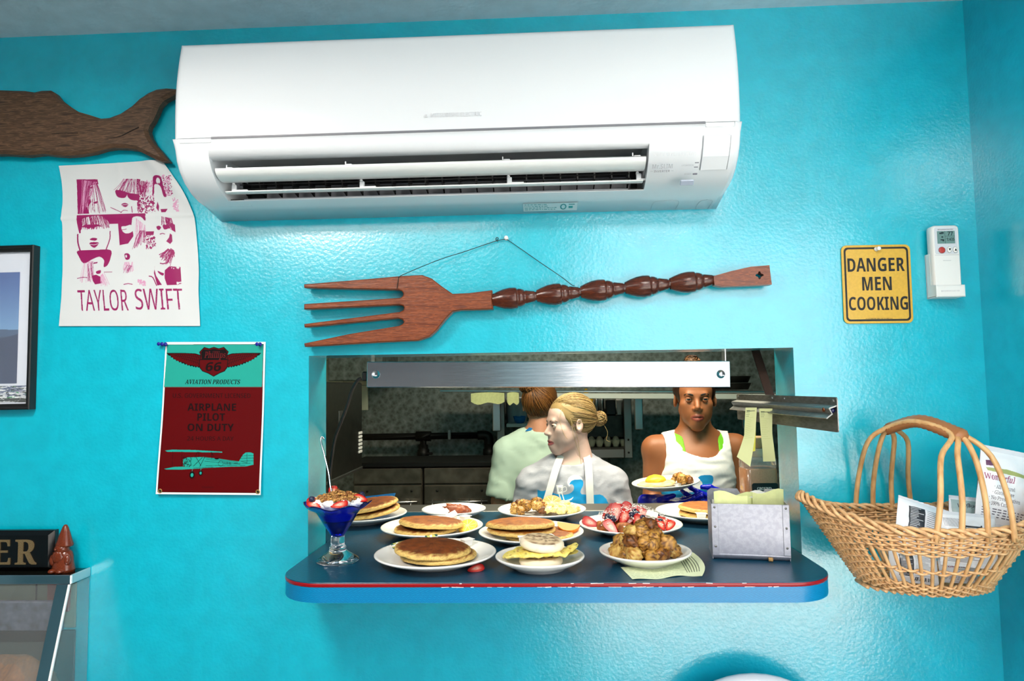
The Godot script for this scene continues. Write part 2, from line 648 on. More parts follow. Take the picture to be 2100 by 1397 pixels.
# ---- the hatch's shelf
func counter_shelf() -> void:
	var t := thing("serving_shelf", "dark blue laminate serving shelf with a red stripe through the hatch", "shelf", Vector3(0, 1.163, 0))
	var x0 := -0.5105
	var x1 := 0.5305
	var out := [Vector2(x0, 0.5), Vector2(x0, -0.125)]
	var r := 0.09
	for i in 9:
		out.append(Vector2(x0 + r - r * cos(PI / 2 * i / 8), -0.205 + r - r * sin(PI / 2 * i / 8) - 0.0))
	for i in 9:
		out.append(Vector2(x1 - r + r * sin(PI / 2 * i / 8), -0.205 + r - r * cos(PI / 2 * i / 8)))
	out.append(Vector2(x1, 0.5))
	out.remove_at(1)
	# outline lies in (x, -z); stand it up so that its z becomes height
	var lay := Transform3D(Basis(Vector3(1, 0, 0), Vector3(0, 0, -1), Vector3(0, 1, 0)), Vector3.ZERO)
	var st := mb()
	prism(st, out, 1.1635, 1.1915, 0.0, lay, false, true)
	# the edge band carries a fine wavy print
	var im := blank(512, 128, Color(0.0, 0.48, 0.68))
	for row in 14:
		var pts := []
		for i in 129:
			pts.append(Vector2(i * 4, row * 10 - 6 + 3.2 * sin(i * 4 / 512.0 * TAU * 16 + sin(i * 0.049 + row) * 1.5)))
		stroke(im, pts, 1.6, Color(0.0, 0.37, 0.57))
	var band := picture(im, "edge_band", 0.35)
	grain(band, null, null, Vector3(7, 22, 7))
	band.albedo_texture = ImageTexture.create_from_image(im)
	part(st, "edge_band", band, t)
	var grow := func(d: float) -> Array:
		var o := []
		for p in out:
			o.append(Vector2(p.x + signf(p.x) * d, p.y - (d if p.y < 0.4 else 0.0)))
		return o
	st = mb()
	prism(st, grow.call(0.0006), 1.1915, 1.1984, 0.0006, lay, true, true)
	part(st, "red_stripe", M.red_stripe, t)
	st = mb()
	prism(st, grow.call(0.0004), 1.1984, 1.2, 0.0006, lay, false, true)
	part(st, "top", M.laminate_top, t)
	# the leaf inside the kitchen is wider than the hatch
	for e in [[-0.78, -0.5105], [0.5305, 0.80]]:
		st = mb()
		box(st, Vector3((e[0] + e[1]) / 2, 1.1825, -0.315), Vector3(e[1] - e[0], 0.035, 0.37), 0.001)
		part(st, "inner_leaf", M.laminate_top, t)
	# chips along the stripe where the white core shows
	rng.seed = 21
	st = mb()
	for i in 46:
		var x := rng.randf_range(-0.2, 0.43)
		var w := rng.randf_range(0.003, 0.016)
		box(st, Vector3(x, 1.1917 if rng.randf() < 0.8 else 1.198, 0.2046), Vector3(w, rng.randf_range(0.0006, 0.0018), 0.0022), 0.0004, Basis(Vector3.BACK, rng.randf_range(-0.06, 0.06)))
	part(st, "chipped_core", M.white_paint, t)
	var s := thing("steel_worktop", "brushed steel worktop behind the blue serving shelf", "worktop", Vector3(0, 1.15, -0.57))
	st = mb()
	box(st, Vector3(0.01, 1.186, -0.56), Vector3(1.9, 0.03, 0.118), 0.004)
	part(st, "top", M.dull_steel, s)
	st = mb()
	box(st, Vector3(0.01, 1.16, -0.59), Vector3(1.9, 0.04, 0.03), 0.004)
	part(st, "apron", M.dull_steel, s)

# ---- the wall-mounted air conditioner; side profiles are (z, y)
func air_conditioner() -> void:
	var xl := -0.712
	var xr := 0.381
	var ol := -0.6423
	var orr := 0.2088
	var t := thing("air_conditioner", "white split air conditioner mounted high on the turquoise wall", "air conditioner", Vector3((xl + xr) / 2, 1.93, 0))
	# (z,y) drawn in the plane, x along the third axis
	var side := Transform3D(Basis(Vector3(0, 0, 1), Vector3(0, 1, 0), Vector3(-1, 0, 0)), Vector3.ZERO)
	var face := [Vector2(0.206, 2.046), Vector2(0.204, 2.028), Vector2(0.198, 2.006), Vector2(0.186, 1.987), Vector2(0.166, 1.968), Vector2(0.140, 1.954), Vector2(0.112, 1.946), Vector2(0.080, 1.942), Vector2(0.0, 1.9335)]
	var st := mb()
	# end blocks
	var full := [Vector2(0.0, 2.044), Vector2(0.206, 2.046)] + face.slice(1)
	prism(st, full, -(ol), -(xl + 0.012), 0.0, side, false, true)
	prism(st, full, -(xr - 0.012), -orr, 0.0, side, false, true)
	# rounded outer ends
	for e in [[xl + 0.012, xl, -1.0], [xr - 0.012, xr, 1.0]]:
		var c := Vector2(0.09, 2.02)
		var prev := []
		for k in 5:
			var a := PI / 2 * k / 4
			var ring := []
			for p in full:
				var q: Vector2 = p
				if q.x > 0.01 and q.y < 2.043:
					q = q - (q - c).normalized() * 0.012 * (1.0 - cos(a))
				ring.append(Vector3(e[0] + e[2] * 0.012 * sin(a), q.y, q.x))
			if k > 0:
				st.set_smooth_group(2)
				for i in full.size():
					var j := (i + 1) % full.size()
					if e[2] > 0:
						quad(st, prev[i], ring[i], ring[j], prev[j])
					else:
						quad(st, prev[i], prev[j], ring[j], ring[i])
			prev = ring
		st.set_smooth_group(-1)
		var m := Vector3(e[1], 2.0, 0.08)
		for i in full.size():
			tri_out(st, m, prev[i], prev[(i + 1) % full.size()], Vector3(-0.16, 2.0, 0.08))
	# band above the outlet, and the lip and belly below it
	prism(st, [Vector2(0.0, 2.044), Vector2(0.206, 2.046), Vector2(0.204, 2.028), Vector2(0.2, 2.012), Vector2(0.182, 2.008), Vector2(0.172, 2.012), Vector2(0.12, 2.03), Vector2(0.05, 2.035), Vector2(0.0, 2.035)], -orr, -ol, 0.0, side, false, true)
	prism(st, [Vector2(0.0, 1.96), Vector2(0.07, 1.952), Vector2(0.106, 1.9495), Vector2(0.117, 1.9475), Vector2(0.112, 1.946), Vector2(0.080, 1.942), Vector2(0.0, 1.9335)], -orr, -ol, 0.0, side, false, true)
	part(st, "body", M.white_plastic, t)
	# upper panel with rounded rim, stepped down at both ends
	st = mb()
	var pan := []
	var nx := 24
	var ny := 14
	var put := func(u: float, v: float) -> Vector3:
		# u along x, v up; gently convex
		var x := lerpf(xl + 0.001, xr - 0.001, u)
		var y := lerpf(2.047, 2.2485, v)
		var z := 0.2065 - 0.018 * pow(v, 2.2) + 0.004 * sin(v * PI)
		var d := minf(minf(x - xl, xr - x), 2.2485 - y)
		var rr := 0.014
		if d < rr:
			z -= rr - sqrt(maxf(0.0, rr * rr - (rr - d) * (rr - d)))
		return Vector3(x, y, z)
	var us := [0.0, 0.001, 0.003, 0.006, 0.009, 0.0125]
	for i in nx + 1:
		us.append(0.02 + 0.96 * i / nx)
	for v in [0.9875, 0.991, 0.994, 0.997, 0.999, 1.0]:
		us.append(v)
	var vs := []
	for j in ny + 1:
		vs.append(0.92 * j / ny)
	for v in [0.935, 0.95, 0.965, 0.98, 0.99, 0.996, 1.0]:
		vs.append(v)
	st.set_smooth_group(0)
	for i in us.size() - 1:
		for j in vs.size() - 1:
			quad(st, put.call(us[i], vs[j]), put.call(us[i + 1], vs[j]), put.call(us[i + 1], vs[j + 1]), put.call(us[i], vs[j + 1]))
	st.set_smooth_group(-1)
	# sides, top and underside of the panel
	var back := func(p: Vector3) -> Vector3: return Vector3(p.x, p.y, 0.0)
	for j in vs.size() - 1:
		for e in [0.0, 1.0]:
			var a: Vector3 = put.call(e, vs[j])
			var b: Vector3 = put.call(e, vs[j + 1])
			tri_out(st, a, b, back.call(a), Vector3(-0.16, 2.1, 0.05))
			tri_out(st, b, back.call(b), back.call(a), Vector3(-0.16, 2.1, 0.05))
	for i in us.size() - 1:
		for e in [0.0, 1.0]:
			var a: Vector3 = put.call(us[i], e)
			var b: Vector3 = put.call(us[i + 1], e)
			tri_out(st, a, b, back.call(a), Vector3(-0.16, 2.1, 0.05))
			tri_out(st, b, back.call(b), back.call(a), Vector3(-0.16, 2.1, 0.05))
	part(st, "front_panel", M.gloss_plastic, t)
	# finger slot: a shadow gap under the panel, between its stepped ends
	st = mb()
	var gl := -0.6351
	var gr := 0.3133
	box(st, Vector3((gl + gr) / 2, 2.0463, 0.19), Vector3(gr - gl, 0.004, 0.034))
	part(st, "panel_gap", M.grey_plastic, t)
	for e in [[xl, gl], [gr, xr]]:
		st = mb()
		var in0: float = e[0] + (0.0135 if e[0] == xl else 0.0)
		var in1: float = e[1] - (0.0135 if e[1] == xr else 0.0)
		box(st, Vector3((in0 + in1) / 2, 2.0415, 0.1035), Vector3(in1 - in0, 0.009, 0.2064), 0.0012)
		part(st, "panel_corner", M.white_plastic, t)
	# outlet: dark throat, fins, wires, vanes, clips
	st = mb()
	box(st, Vector3((ol + orr) / 2, 1.99, 0.012), Vector3(orr - ol, 0.09, 0.02))
	part(st, "throat", M.dark_plastic, t)
	st = mb()
	box(st, Vector3((ol + orr) / 2 + 0.02, 1.972, 0.07), Vector3(orr - ol - 0.08, 0.030, 0.012), 0.003, Basis(Vector3.RIGHT, 0.3))
	part(st, "fan_scroll", M.grey_plastic, t)
	var n := 24
	for i in n:
		st = mb()
		var x := lerpf(ol + 0.035, orr - 0.03, float(i) / (n - 1))
		prism(st, [Vector2(0.09, 1.986), Vector2(0.128, 1.983), Vector2(0.122, 1.97), Vector2(0.108, 1.961), Vector2(0.09, 1.958)], -(x + 0.0012), -(x - 0.0012), 0.0, side)
		part(st, "fin", M.dark_plastic, t)
	for y in [1.976, 1.967]:
		st = mb(true)
		tube(st, [Vector3(ol + 0.03, y, 0.128), Vector3(orr - 0.03, y, 0.128)], 0.0011, 6)
		part(st, "guard_wire", M.dark_plastic, t)
	# vanes: thin curved plates
	for v in [[Vector2(0.183, 1.9895), Vector2(0.176, 1.9815), Vector2(0.160, 1.9755), Vector2(0.142, 1.9765), 0.004], [Vector2(0.139, 1.9585), Vector2(0.128, 1.9575), Vector2(0.112, 1.961), Vector2(0.098, 1.966), 0.0022]]:
		var prof := spline([v[0], v[1], v[2], v[3]], 4)
		var up := []
		for p in prof:
			up.push_front(p + Vector2(0.0, v[4]))
		st = mb()
		prism(st, prof + up, -(orr - 0.004), -(ol + 0.004), 0.0, side, false, true)
		part(st, "vane", M.vane_plastic, t)
	for x in [ol + 0.02, -0.3588, -0.0602, orr - 0.012]:
		st = mb()
		box(st, Vector3(x, 1.967, 0.132), Vector3(0.010, 0.016, 0.006), 0.0015)
		box(st, Vector3(x - 0.002, 1.976, 0.13), Vector3(0.006, 0.008, 0.008), 0.002)
		box(st, Vector3(x + 0.014, 1.9625, 0.133), Vector3(0.03, 0.004, 0.005), 0.001)
		part(st, "vane_clip", M.white_plastic, t)
	for x in [ol + 0.03, -0.3733, -0.063, orr - 0.02]:
		st = mb()
		box(st, Vector3(x, 1.9945, 0.176), Vector3(0.014, 0.005, 0.006), 0.0015)
		box(st, Vector3(x - 0.008, 1.998, 0.17), Vector3(0.002, 0.012, 0.004))
		part(st, "vane_hinge", M.white_plastic, t)
	# lower slot and its rod
	st = mb()
	box(st, Vector3((ol + orr) / 2, 1.9515, 0.09), Vector3(orr - ol, 0.003, 0.03), 0.0)
	part(st, "slot", M.dark_plastic, t)
	st = mb()
	box(st, Vector3((ol + orr) / 2, 1.9513, 0.1075), Vector3(orr - ol - 0.06, 0.0018, 0.002))
	part(st, "trim_strip", M.mid_grey, t)
	# print and controls on the right
	var x0 := Transform3D(Basis(), Vector3(-0.1645, 2.0758, 0.2095))
	letters("MITSUBISHI ELECTRIC", font("Droid Sans"), 0.098, 0.0078, x0 * Transform3D(Basis(), Vector3(0.008, 0, 0)), M.print_grey, t, "maker_name", 0.0004)
	st = mb()
	for a in [90.0, 210.0, 330.0]:
		var d := Vector2.from_angle(deg_to_rad(a)) * 0.0042
		var s := Vector2(-d.y, d.x) * 0.52
		prism(st, [Vector2.ZERO, d / 2 + s, d, d / 2 - s], -0.0002, 0.0004, 0.0, x0 * Transform3D(Basis(), Vector3(-0.0505, -0.001, 0)))
	part(st, "maker_emblem", M.print_grey, t)
	var lean := Basis(Vector3.RIGHT, 0.45)
	for e in [["WIDE & LONG AIR FLOW", "Droid Serif", Vector3(0.2557, 1.9874, 0.2), 0.080, 0.0062, "print_grey", 0.28], ["Mr.SLIM", "Droid Sans", Vector3(0.2332, 1.9689, 0.19), 0.038, 0.0088, "mid_grey", 0.6], ["INVERTER", "Droid Sans", Vector3(0.2331, 1.9613, 0.184), 0.030, 0.0042, "print_dark", 0.66], ["OPERATION", "Droid Sans", Vector3(0.2796, 1.9687, 0.192), 0.022, 0.0030, "mid_grey", 0.55], ["ECONO", "Droid Sans", Vector3(0.2823, 1.9552, 0.181), 0.013, 0.0026, "mid_grey", 0.7]]:
		letters(e[0], font(e[1], e[0] == "Mr.SLIM"), e[3], e[4], Transform3D(Basis(Vector3.RIGHT, e[6]), e[2] + Vector3(0, 0, 0.003)), M[e[5]], t, "control_print", 0.0008)
	for p in [[Vector3(0.2973, 1.9728, 0.195), 0.0075, 0.0018, 0.5], [Vector3(0.2964, 1.966, 0.19), 0.0075, 0.0018, 0.55], [Vector3(0.2959, 1.9554, 0.182), 0.0085, 0.0035, 0.68]]:
		st = mb()
		box(st, p[0] + Vector3(0, 0, 0.001), Vector3(p[1], p[2], 0.002), 0.0004, Basis(Vector3.RIGHT, p[3]))
		part(st, "indicator", M.print_dark, t)
	for e in [-1, 1]:
		st = mb()
		box(st, Vector3(0.2331, 1.9613, 0.184) + Vector3(e * 0.0195, 0, 0.003), Vector3(0.005, 0.0007, 0.0006), 0.0, Basis(Vector3.RIGHT, 0.66))
		part(st, "control_print", M.mid_grey, t)
	st = mb()
	box(st, Vector3(0.2832, 1.9435, 0.166) + Vector3(0, 0.0, 0.0025), Vector3(0.026, 0.012, 0.004), 0.0015, Basis(Vector3.RIGHT, 0.85))
	part(st, "receiver_window", mat("receiver", Color(0.62, 0.66, 0.73), 0.12), t)
	# terminal cover: a slightly raised curved plate with its own edge
	st = mb()
	var cx0 := 0.3098
	var cx1 := 0.3592
	var curve := [Vector2(0.2068, 2.020), Vector2(0.2012, 2.006), Vector2(0.1885, 1.9865), Vector2(0.168, 1.9672)]
	var low := []
	for p in curve:
		low.push_front(p - Vector2(0.004, -0.003))
	prism(st, curve + low, -cx1, -cx0, 0.0, side)
	part(st, "terminal_cover", M.white_plastic, t)
	# seam lines round the cover, and knock-outs in the belly
	st = mb(true)
	var seam := []
	for p in curve:
		seam.append(Vector3(cx0 - 0.0006, p.y, p.x + 0.0002))
	tube(st, seam, 0.0007, 5)
	part(st, "seam", M.mid_grey, t)
	st = mb(true)
	var seam2 := []
	for p in curve:
		seam2.append(Vector3(cx1 + 0.0006, p.y, p.x + 0.0002))
	tube(st, seam2, 0.0006, 5)
	part(st, "seam", M.mid_grey, t)
	st = mb(true)
	tube(st, [Vector3(cx0, 2.0205, 0.2052), Vector3(cx1, 2.0205, 0.2052)], 0.0006, 5)
	part(st, "seam", M.mid_grey, t)
	for k in [[0.2391, 0.2926], [0.3356, 0.3622]]:
		st = mb(true)
		tube(st, spline([Vector3(k[0], 1.9335, 0.002), Vector3(k[0], 1.9385, 0.045), Vector3(k[0] + 0.012, 1.9395, 0.055), Vector3(k[1] - 0.012, 1.9395, 0.055), Vector3(k[1], 1.9385, 0.045), Vector3(k[1], 1.9335, 0.002)], 3), 0.0006, 5)
		part(st, "knock_out_line", M.mid_grey, t)
	# left belly corner plate
	st = mb()
	box(st, Vector3(xl + 0.065, 1.9405, 0.055), Vector3(0.085, 0.002, 0.075), 0.0006, Basis(Vector3.RIGHT, -0.1))
	part(st, "corner_plate", M.white_plastic, t)
	# rating label on the belly
	var im := blank(256, 48, Color(0.80, 0.85, 0.86))
	rng.seed = 5
	for row in 4:
		var x := 6
		while x < (100 if row < 2 else 150):
			var w := rng.randi_range(4, 16)
			im.fill_rect(Rect2i(x, 6 + row * 10, w, 4), Color(0.1, 0.5, 0.52))
			x += w + 4
	fill_poly(im, oval(Vector2(190, 24), Vector2(15, 18)), Color(0.1, 0.5, 0.52))
	fill_poly(im, oval(Vector2(190, 24), Vector2(9, 12)), Color(0.80, 0.85, 0.86))
	im.fill_rect(Rect2i(215, 8, 28, 5), Color(0.1, 0.5, 0.52))
	im.fill_rect(Rect2i(215, 20, 20, 14), Color(0.2, 0.6, 0.6))
	st = mb()
	var lx0 := -0.0356
	var lx1 := 0.0791
	sheet(st, func(u: float, v: float) -> Vector3: return Vector3(lerpf(lx0, lx1, u), lerpf(1.9345, 1.9395, v) - 0.0004, lerpf(0.018, 0.062, v)), 1, 1, 0.0)
	part(st, "rating_label", picture(im, "rating_print", 0.4), t)

func wood(called: String, c: Color, dark: Color, scale: Vector3, seed_: int, rough := 0.5) -> StandardMaterial3D:
	var t := noise_tex(0.012, [[0.0, dark], [0.35, dark.lerp(Color.WHITE, 0.5)], [0.5, Color.WHITE], [0.62, dark.lerp(Color.WHITE, 0.35)], [1.0, Color.WHITE]], seed_, 512, 5)
	return grain(mat(called, c, rough), t, bump_tex(0.02, 3.0, seed_ + 1, 256, 4), scale, 0.4)

func pin(label: String, at: Vector3, color: String, lean := Basis()) -> void:
	var t := thing("push_pin", label, "push pin", at, "", true)
	var st := mb(true)
	var x := Transform3D(lean * Basis(Vector3.RIGHT, PI / 2), Vector3.ZERO)
	lathe(st, V([0, 0.0012, 0.0046, 0.0012, 0.0046, 0.003, 0.0024, 0.0045, 0.0022, 0.0085, 0.0042, 0.0105, 0.0042, 0.012, 0.003, 0.0132, 0, 0.0134]), 14, x)
	part(st, "head", M[color], t)
	st = mb(true)
	lathe(st, V([0.0004, -0.006, 0.0004, 0.0012]), 6, x)
	part(st, "needle", M.steel, t)

# ---- the carved fork
func fork() -> void:
	var fw := wood("fork_wood", Color(0.54, 0.28, 0.14), Color(0.6, 0.5, 0.44), Vector3(3, 26, 26), 41, 0.34)
	var dw := wood("fork_handle_wood", Color(0.37, 0.17, 0.09), Color(0.45, 0.36, 0.32), Vector3(3, 22, 22), 43, 0.24)
	var t := thing("carved_fork", "giant brown wooden fork with a carved bud handle hung on a cord", "wall decoration", Vector3(-0.107, 1.74, 0))
	var pts := V([-0.5122, 1.7833, -0.4089, 1.7895, -0.2936, 1.797, -0.2546, 1.7977, -0.2347, 1.7899, -0.2138, 1.7731, -0.1898, 1.7558, -0.1543, 1.7567, -0.1053, 1.7619, -0.1042, 1.7212, -0.1745, 1.7205, -0.1902, 1.7176, -0.2049, 1.7033, -0.225, 1.6787, -0.2397, 1.6654, -0.2648, 1.657, -0.3445, 1.6548, -0.5098, 1.6478, -0.5115, 1.6551, -0.4151, 1.6733, -0.3056, 1.6891, -0.2972, 1.6931, -0.295, 1.6977, -0.2982, 1.7025, -0.3076, 1.7058, -0.5106, 1.6898, -0.5117, 1.6971, -0.3044, 1.7189, -0.296, 1.7224, -0.2944, 1.7281, -0.297, 1.7329, -0.3043, 1.7346, -0.5119, 1.7288, -0.5119, 1.7404, -0.3032, 1.7493, -0.2969, 1.7533, -0.2958, 1.7586, -0.299, 1.7639, -0.3053, 1.7667, -0.5121, 1.7758])
	var st := mb()
	prism(st, pts, 0.010, 0.034, 0.0022)
	part(st, "head", fw, t)
	# handle: five carved buds along a slightly rising line
	var a := Vector3(-0.1046, 1.7415, 0.026)
	var b := Vector3(0.366, 1.7748, 0.026)
	var ax := (b - a).normalized()
	var up := Vector3(-ax.y, ax.x, 0)
	var L := (b - a).length() / 5.0
	var prof := [Vector2(0.0, 0.54), Vector2(0.04, 0.60), Vector2(0.12, 0.74), Vector2(0.26, 0.92), Vector2(0.40, 1.0), Vector2(0.52, 0.97), Vector2(0.555, 0.93), Vector2(0.57, 0.80), Vector2(0.60, 0.84), Vector2(0.66, 0.80), Vector2(0.72, 0.68), Vector2(0.735, 0.58), Vector2(0.76, 0.62), Vector2(0.86, 0.54), Vector2(0.95, 0.48), Vector2(0.97, 0.40), Vector2(1.0, 0.42)]
	for k in 5:
		st = mb(true)
		var rings := []
		for p in prof:
			var ring := []
			for i in 40:
				var th := TAU * i / 40
				var r: float = 0.0232 * p.y * (1.0 if k < 4 else 0.97)
				if p.x > 0.02 and p.x < 0.56:
					for g in [0.62, 2.1, 4.2, 5.6]:
						var dth := absf(wrapf(th - g - 0.25 * (p.x - 0.3), -PI, PI))
						r *= 1.0 - 0.085 * exp(-dth * dth * 120.0)
				ring.append(a + ax * (L * (k + p.x)) + up * r * sin(th) + Vector3(0, 0, r * 0.85 * cos(th)))
			rings.append(ring)
		for i in rings.size() - 1:
			for j in 40:
				var j2 := (j + 1) % 40
				quad(st, rings[i][j], rings[i + 1][j], rings[i + 1][j2], rings[i][j2])
		part(st, "carved_bud", dw, t)
	# paddle end, in two halves round a clover-shaped hole
	var hole := []
	var hc := Vector3(0.4563, 1.781, 0.03)
	for i in 33:
		var th := PI * i / 32
		hole.append(Vector2(hc.x, hc.y) + Vector2.from_angle(th) * 0.0066 * (1.0 + 0.28 * cos(4 * th)))
	var lo := V([0.3615, 1.7723, 0.3631, 1.762, 0.3771, 1.7586, 0.4275, 1.7596, 0.4808, 1.761])
	var hi := V([0.3615, 1.7725, 0.3618, 1.7816, 0.3985, 1.7911, 0.4391, 1.7995, 0.4774, 1.8017])
	var mid := Vector2(hi[4].x * 0.5 + lo[4].x * 0.5, hc.y)
	st = mb()
	var up_poly: Array = [hi[0], hi[1], hi[2], hi[3], hi[4], mid] + hole
	var h2 := []
	for i in 33:
		var th := PI + PI * i / 32
		h2.append(Vector2(hc.x, hc.y) + Vector2.from_angle(th) * 0.0066 * (1.0 + 0.28 * cos(4 * th)))
	prism(st, up_poly, 0.016, 0.036, 0.0)
	prism(st, [lo[0], lo[1], lo[2], lo[3], lo[4], mid] + [hole[0]] + _rev(h2), 0.016, 0.036, 0.0)
	part(st, "paddle_end", fw, t)
	# cord
	st = mb(true)
	tube(st, spline([Vector3(-0.3047, 1.7943, 0.036), Vector3(-0.2904, 1.8017, 0.034), Vector3(-0.221, 1.8326, 0.018), Vector3(-0.1687, 1.85, 0.01), Vector3(-0.1156, 1.8678, 0.006), Vector3(-0.0953, 1.8738, 0.006), Vector3(-0.0749, 1.8774, 0.007)], 5), 0.0008, 6)
	tube(st, spline([Vector3(-0.0953, 1.8738, 0.006), Vector3(-0.0919, 1.8787, 0.008), Vector3(-0.095, 1.8809, 0.008), Vector3(-0.0973, 1.8769, 0.007), Vector3(-0.0932, 1.8716, 0.006)], 4), 0.0008, 6)
	tube(st, spline([Vector3(-0.0749, 1.8774, 0.007), Vector3(-0.0413, 1.8528, 0.008), Vector3(0.0005, 1.8208, 0.014), Vector3(0.0416, 1.7896, 0.024), Vector3(0.0637, 1.7698, 0.034), Vector3(0.0695, 1.7667, 0.04)], 5), 0.0008, 6)
	tube(st, [Vector3(-0.3052, 1.7956, 0.034), Vector3(-0.3089, 1.769, 0.0365)], 0.0007, 6)
	part(st, "hanging_cord", mat("green_cord", Color(0.03, 0.16, 0.15), 0.8), t)
	pin("white push pin holding up the giant fork's cord", Vector3(-0.0747, 1.8794, 0), "white_paint")

func _rev(a: Array) -> Array:
	var b := a.duplicate()
	b.reverse()
	return b

# ---- the wooden fish
func fish() -> void:
	var t := thing("wooden_fish", "weathered dark brown wooden fish silhouette with forked tail", "wall decoration", Vector3(-1.1642, 2.177, 0))
	var pts := V([-1.8547, 2.2262, -1.7509, 2.257, -1.5881, 2.2661, -1.3911, 2.2523, -1.2079, 2.2408, -1.1545, 2.2372, -1.1329, 2.2331, -1.1172, 2.2365, -1.0946, 2.2363, -1.0866, 2.2315, -1.0748, 2.2165, -1.0541, 2.2007, -1.029, 2.1848, -1.003, 2.1767, -0.977, 2.1674, -0.9581, 2.1685, -0.9327, 2.1771, -0.9063, 2.194, -0.8889, 2.2101, -0.8702, 2.2223, -0.8515, 2.23, -0.8293, 2.232, -0.8015, 2.2288, -0.8046, 2.2183, -0.8178, 2.2121, -0.8332, 2.2043, -0.844, 2.1919, -0.8504, 2.1754, -0.8578, 2.1591, -0.8664, 2.1461, -0.8684, 2.1373, -0.8642, 2.1239, -0.8545, 2.107, -0.8409, 2.0923, -0.8285, 2.077, -0.8194, 2.0658, -0.836, 2.0663, -0.8521, 2.0723, -0.8705, 2.0822, -0.8929, 2.0939, -0.9152, 2.0979, -0.9452, 2.0999, -0.9674, 2.0973, -0.9928, 2.0903, -1.0228, 2.0863, -1.0596, 2.0852, -1.0866, 2.0877, -1.1091, 2.0911, -1.1461, 2.0884, -1.2025, 2.0934, -1.384, 2.0945, -1.5797, 2.1095, -1.7436, 2.1372, -1.8517, 2.1804])
	var st := mb()
	prism(st, pts, 0.004, 0.034, 0.007, Transform3D(), true)
	part(st, "body", wood("fish_wood", Color(0.42, 0.31, 0.22), Color(0.42, 0.38, 0.34), Vector3(2.2, 20, 20), 47, 0.6), t)
	# cracks and the cut line of the tail
	st = mb(true)
	tube(st, spline([Vector3(-0.8854, 2.1424, 0.0335), Vector3(-0.9104, 2.1309, 0.034), Vector3(-0.9291, 2.1226, 0.034), Vector3(-0.9625, 2.1182, 0.0338)], 4), [0.0016, 0.0016, 0.0014, 0.0014, 0.0013, 0.0012, 0.001, 0.001, 0.0009, 0.0008, 0.0006, 0.0005, 0.0004], 6)
	part(st, "crack", mat("crack_dark", Color(0.07, 0.05, 0.04), 0.9), t)
	st = mb(true)
	tube(st, spline([Vector3(-1.0848, 2.1332, 0.0338), Vector3(-1.0521, 2.1343, 0.034), Vector3(-1.0243, 2.1335, 0.0338)], 4), 0.0008, 5)
	part(st, "crack", M.crack_dark, t)

# ---- framed picture at the left, poster and signs
func signs() -> void:
	framed_picture()
	singer_poster()
	aviation_sign()
	danger_sign()

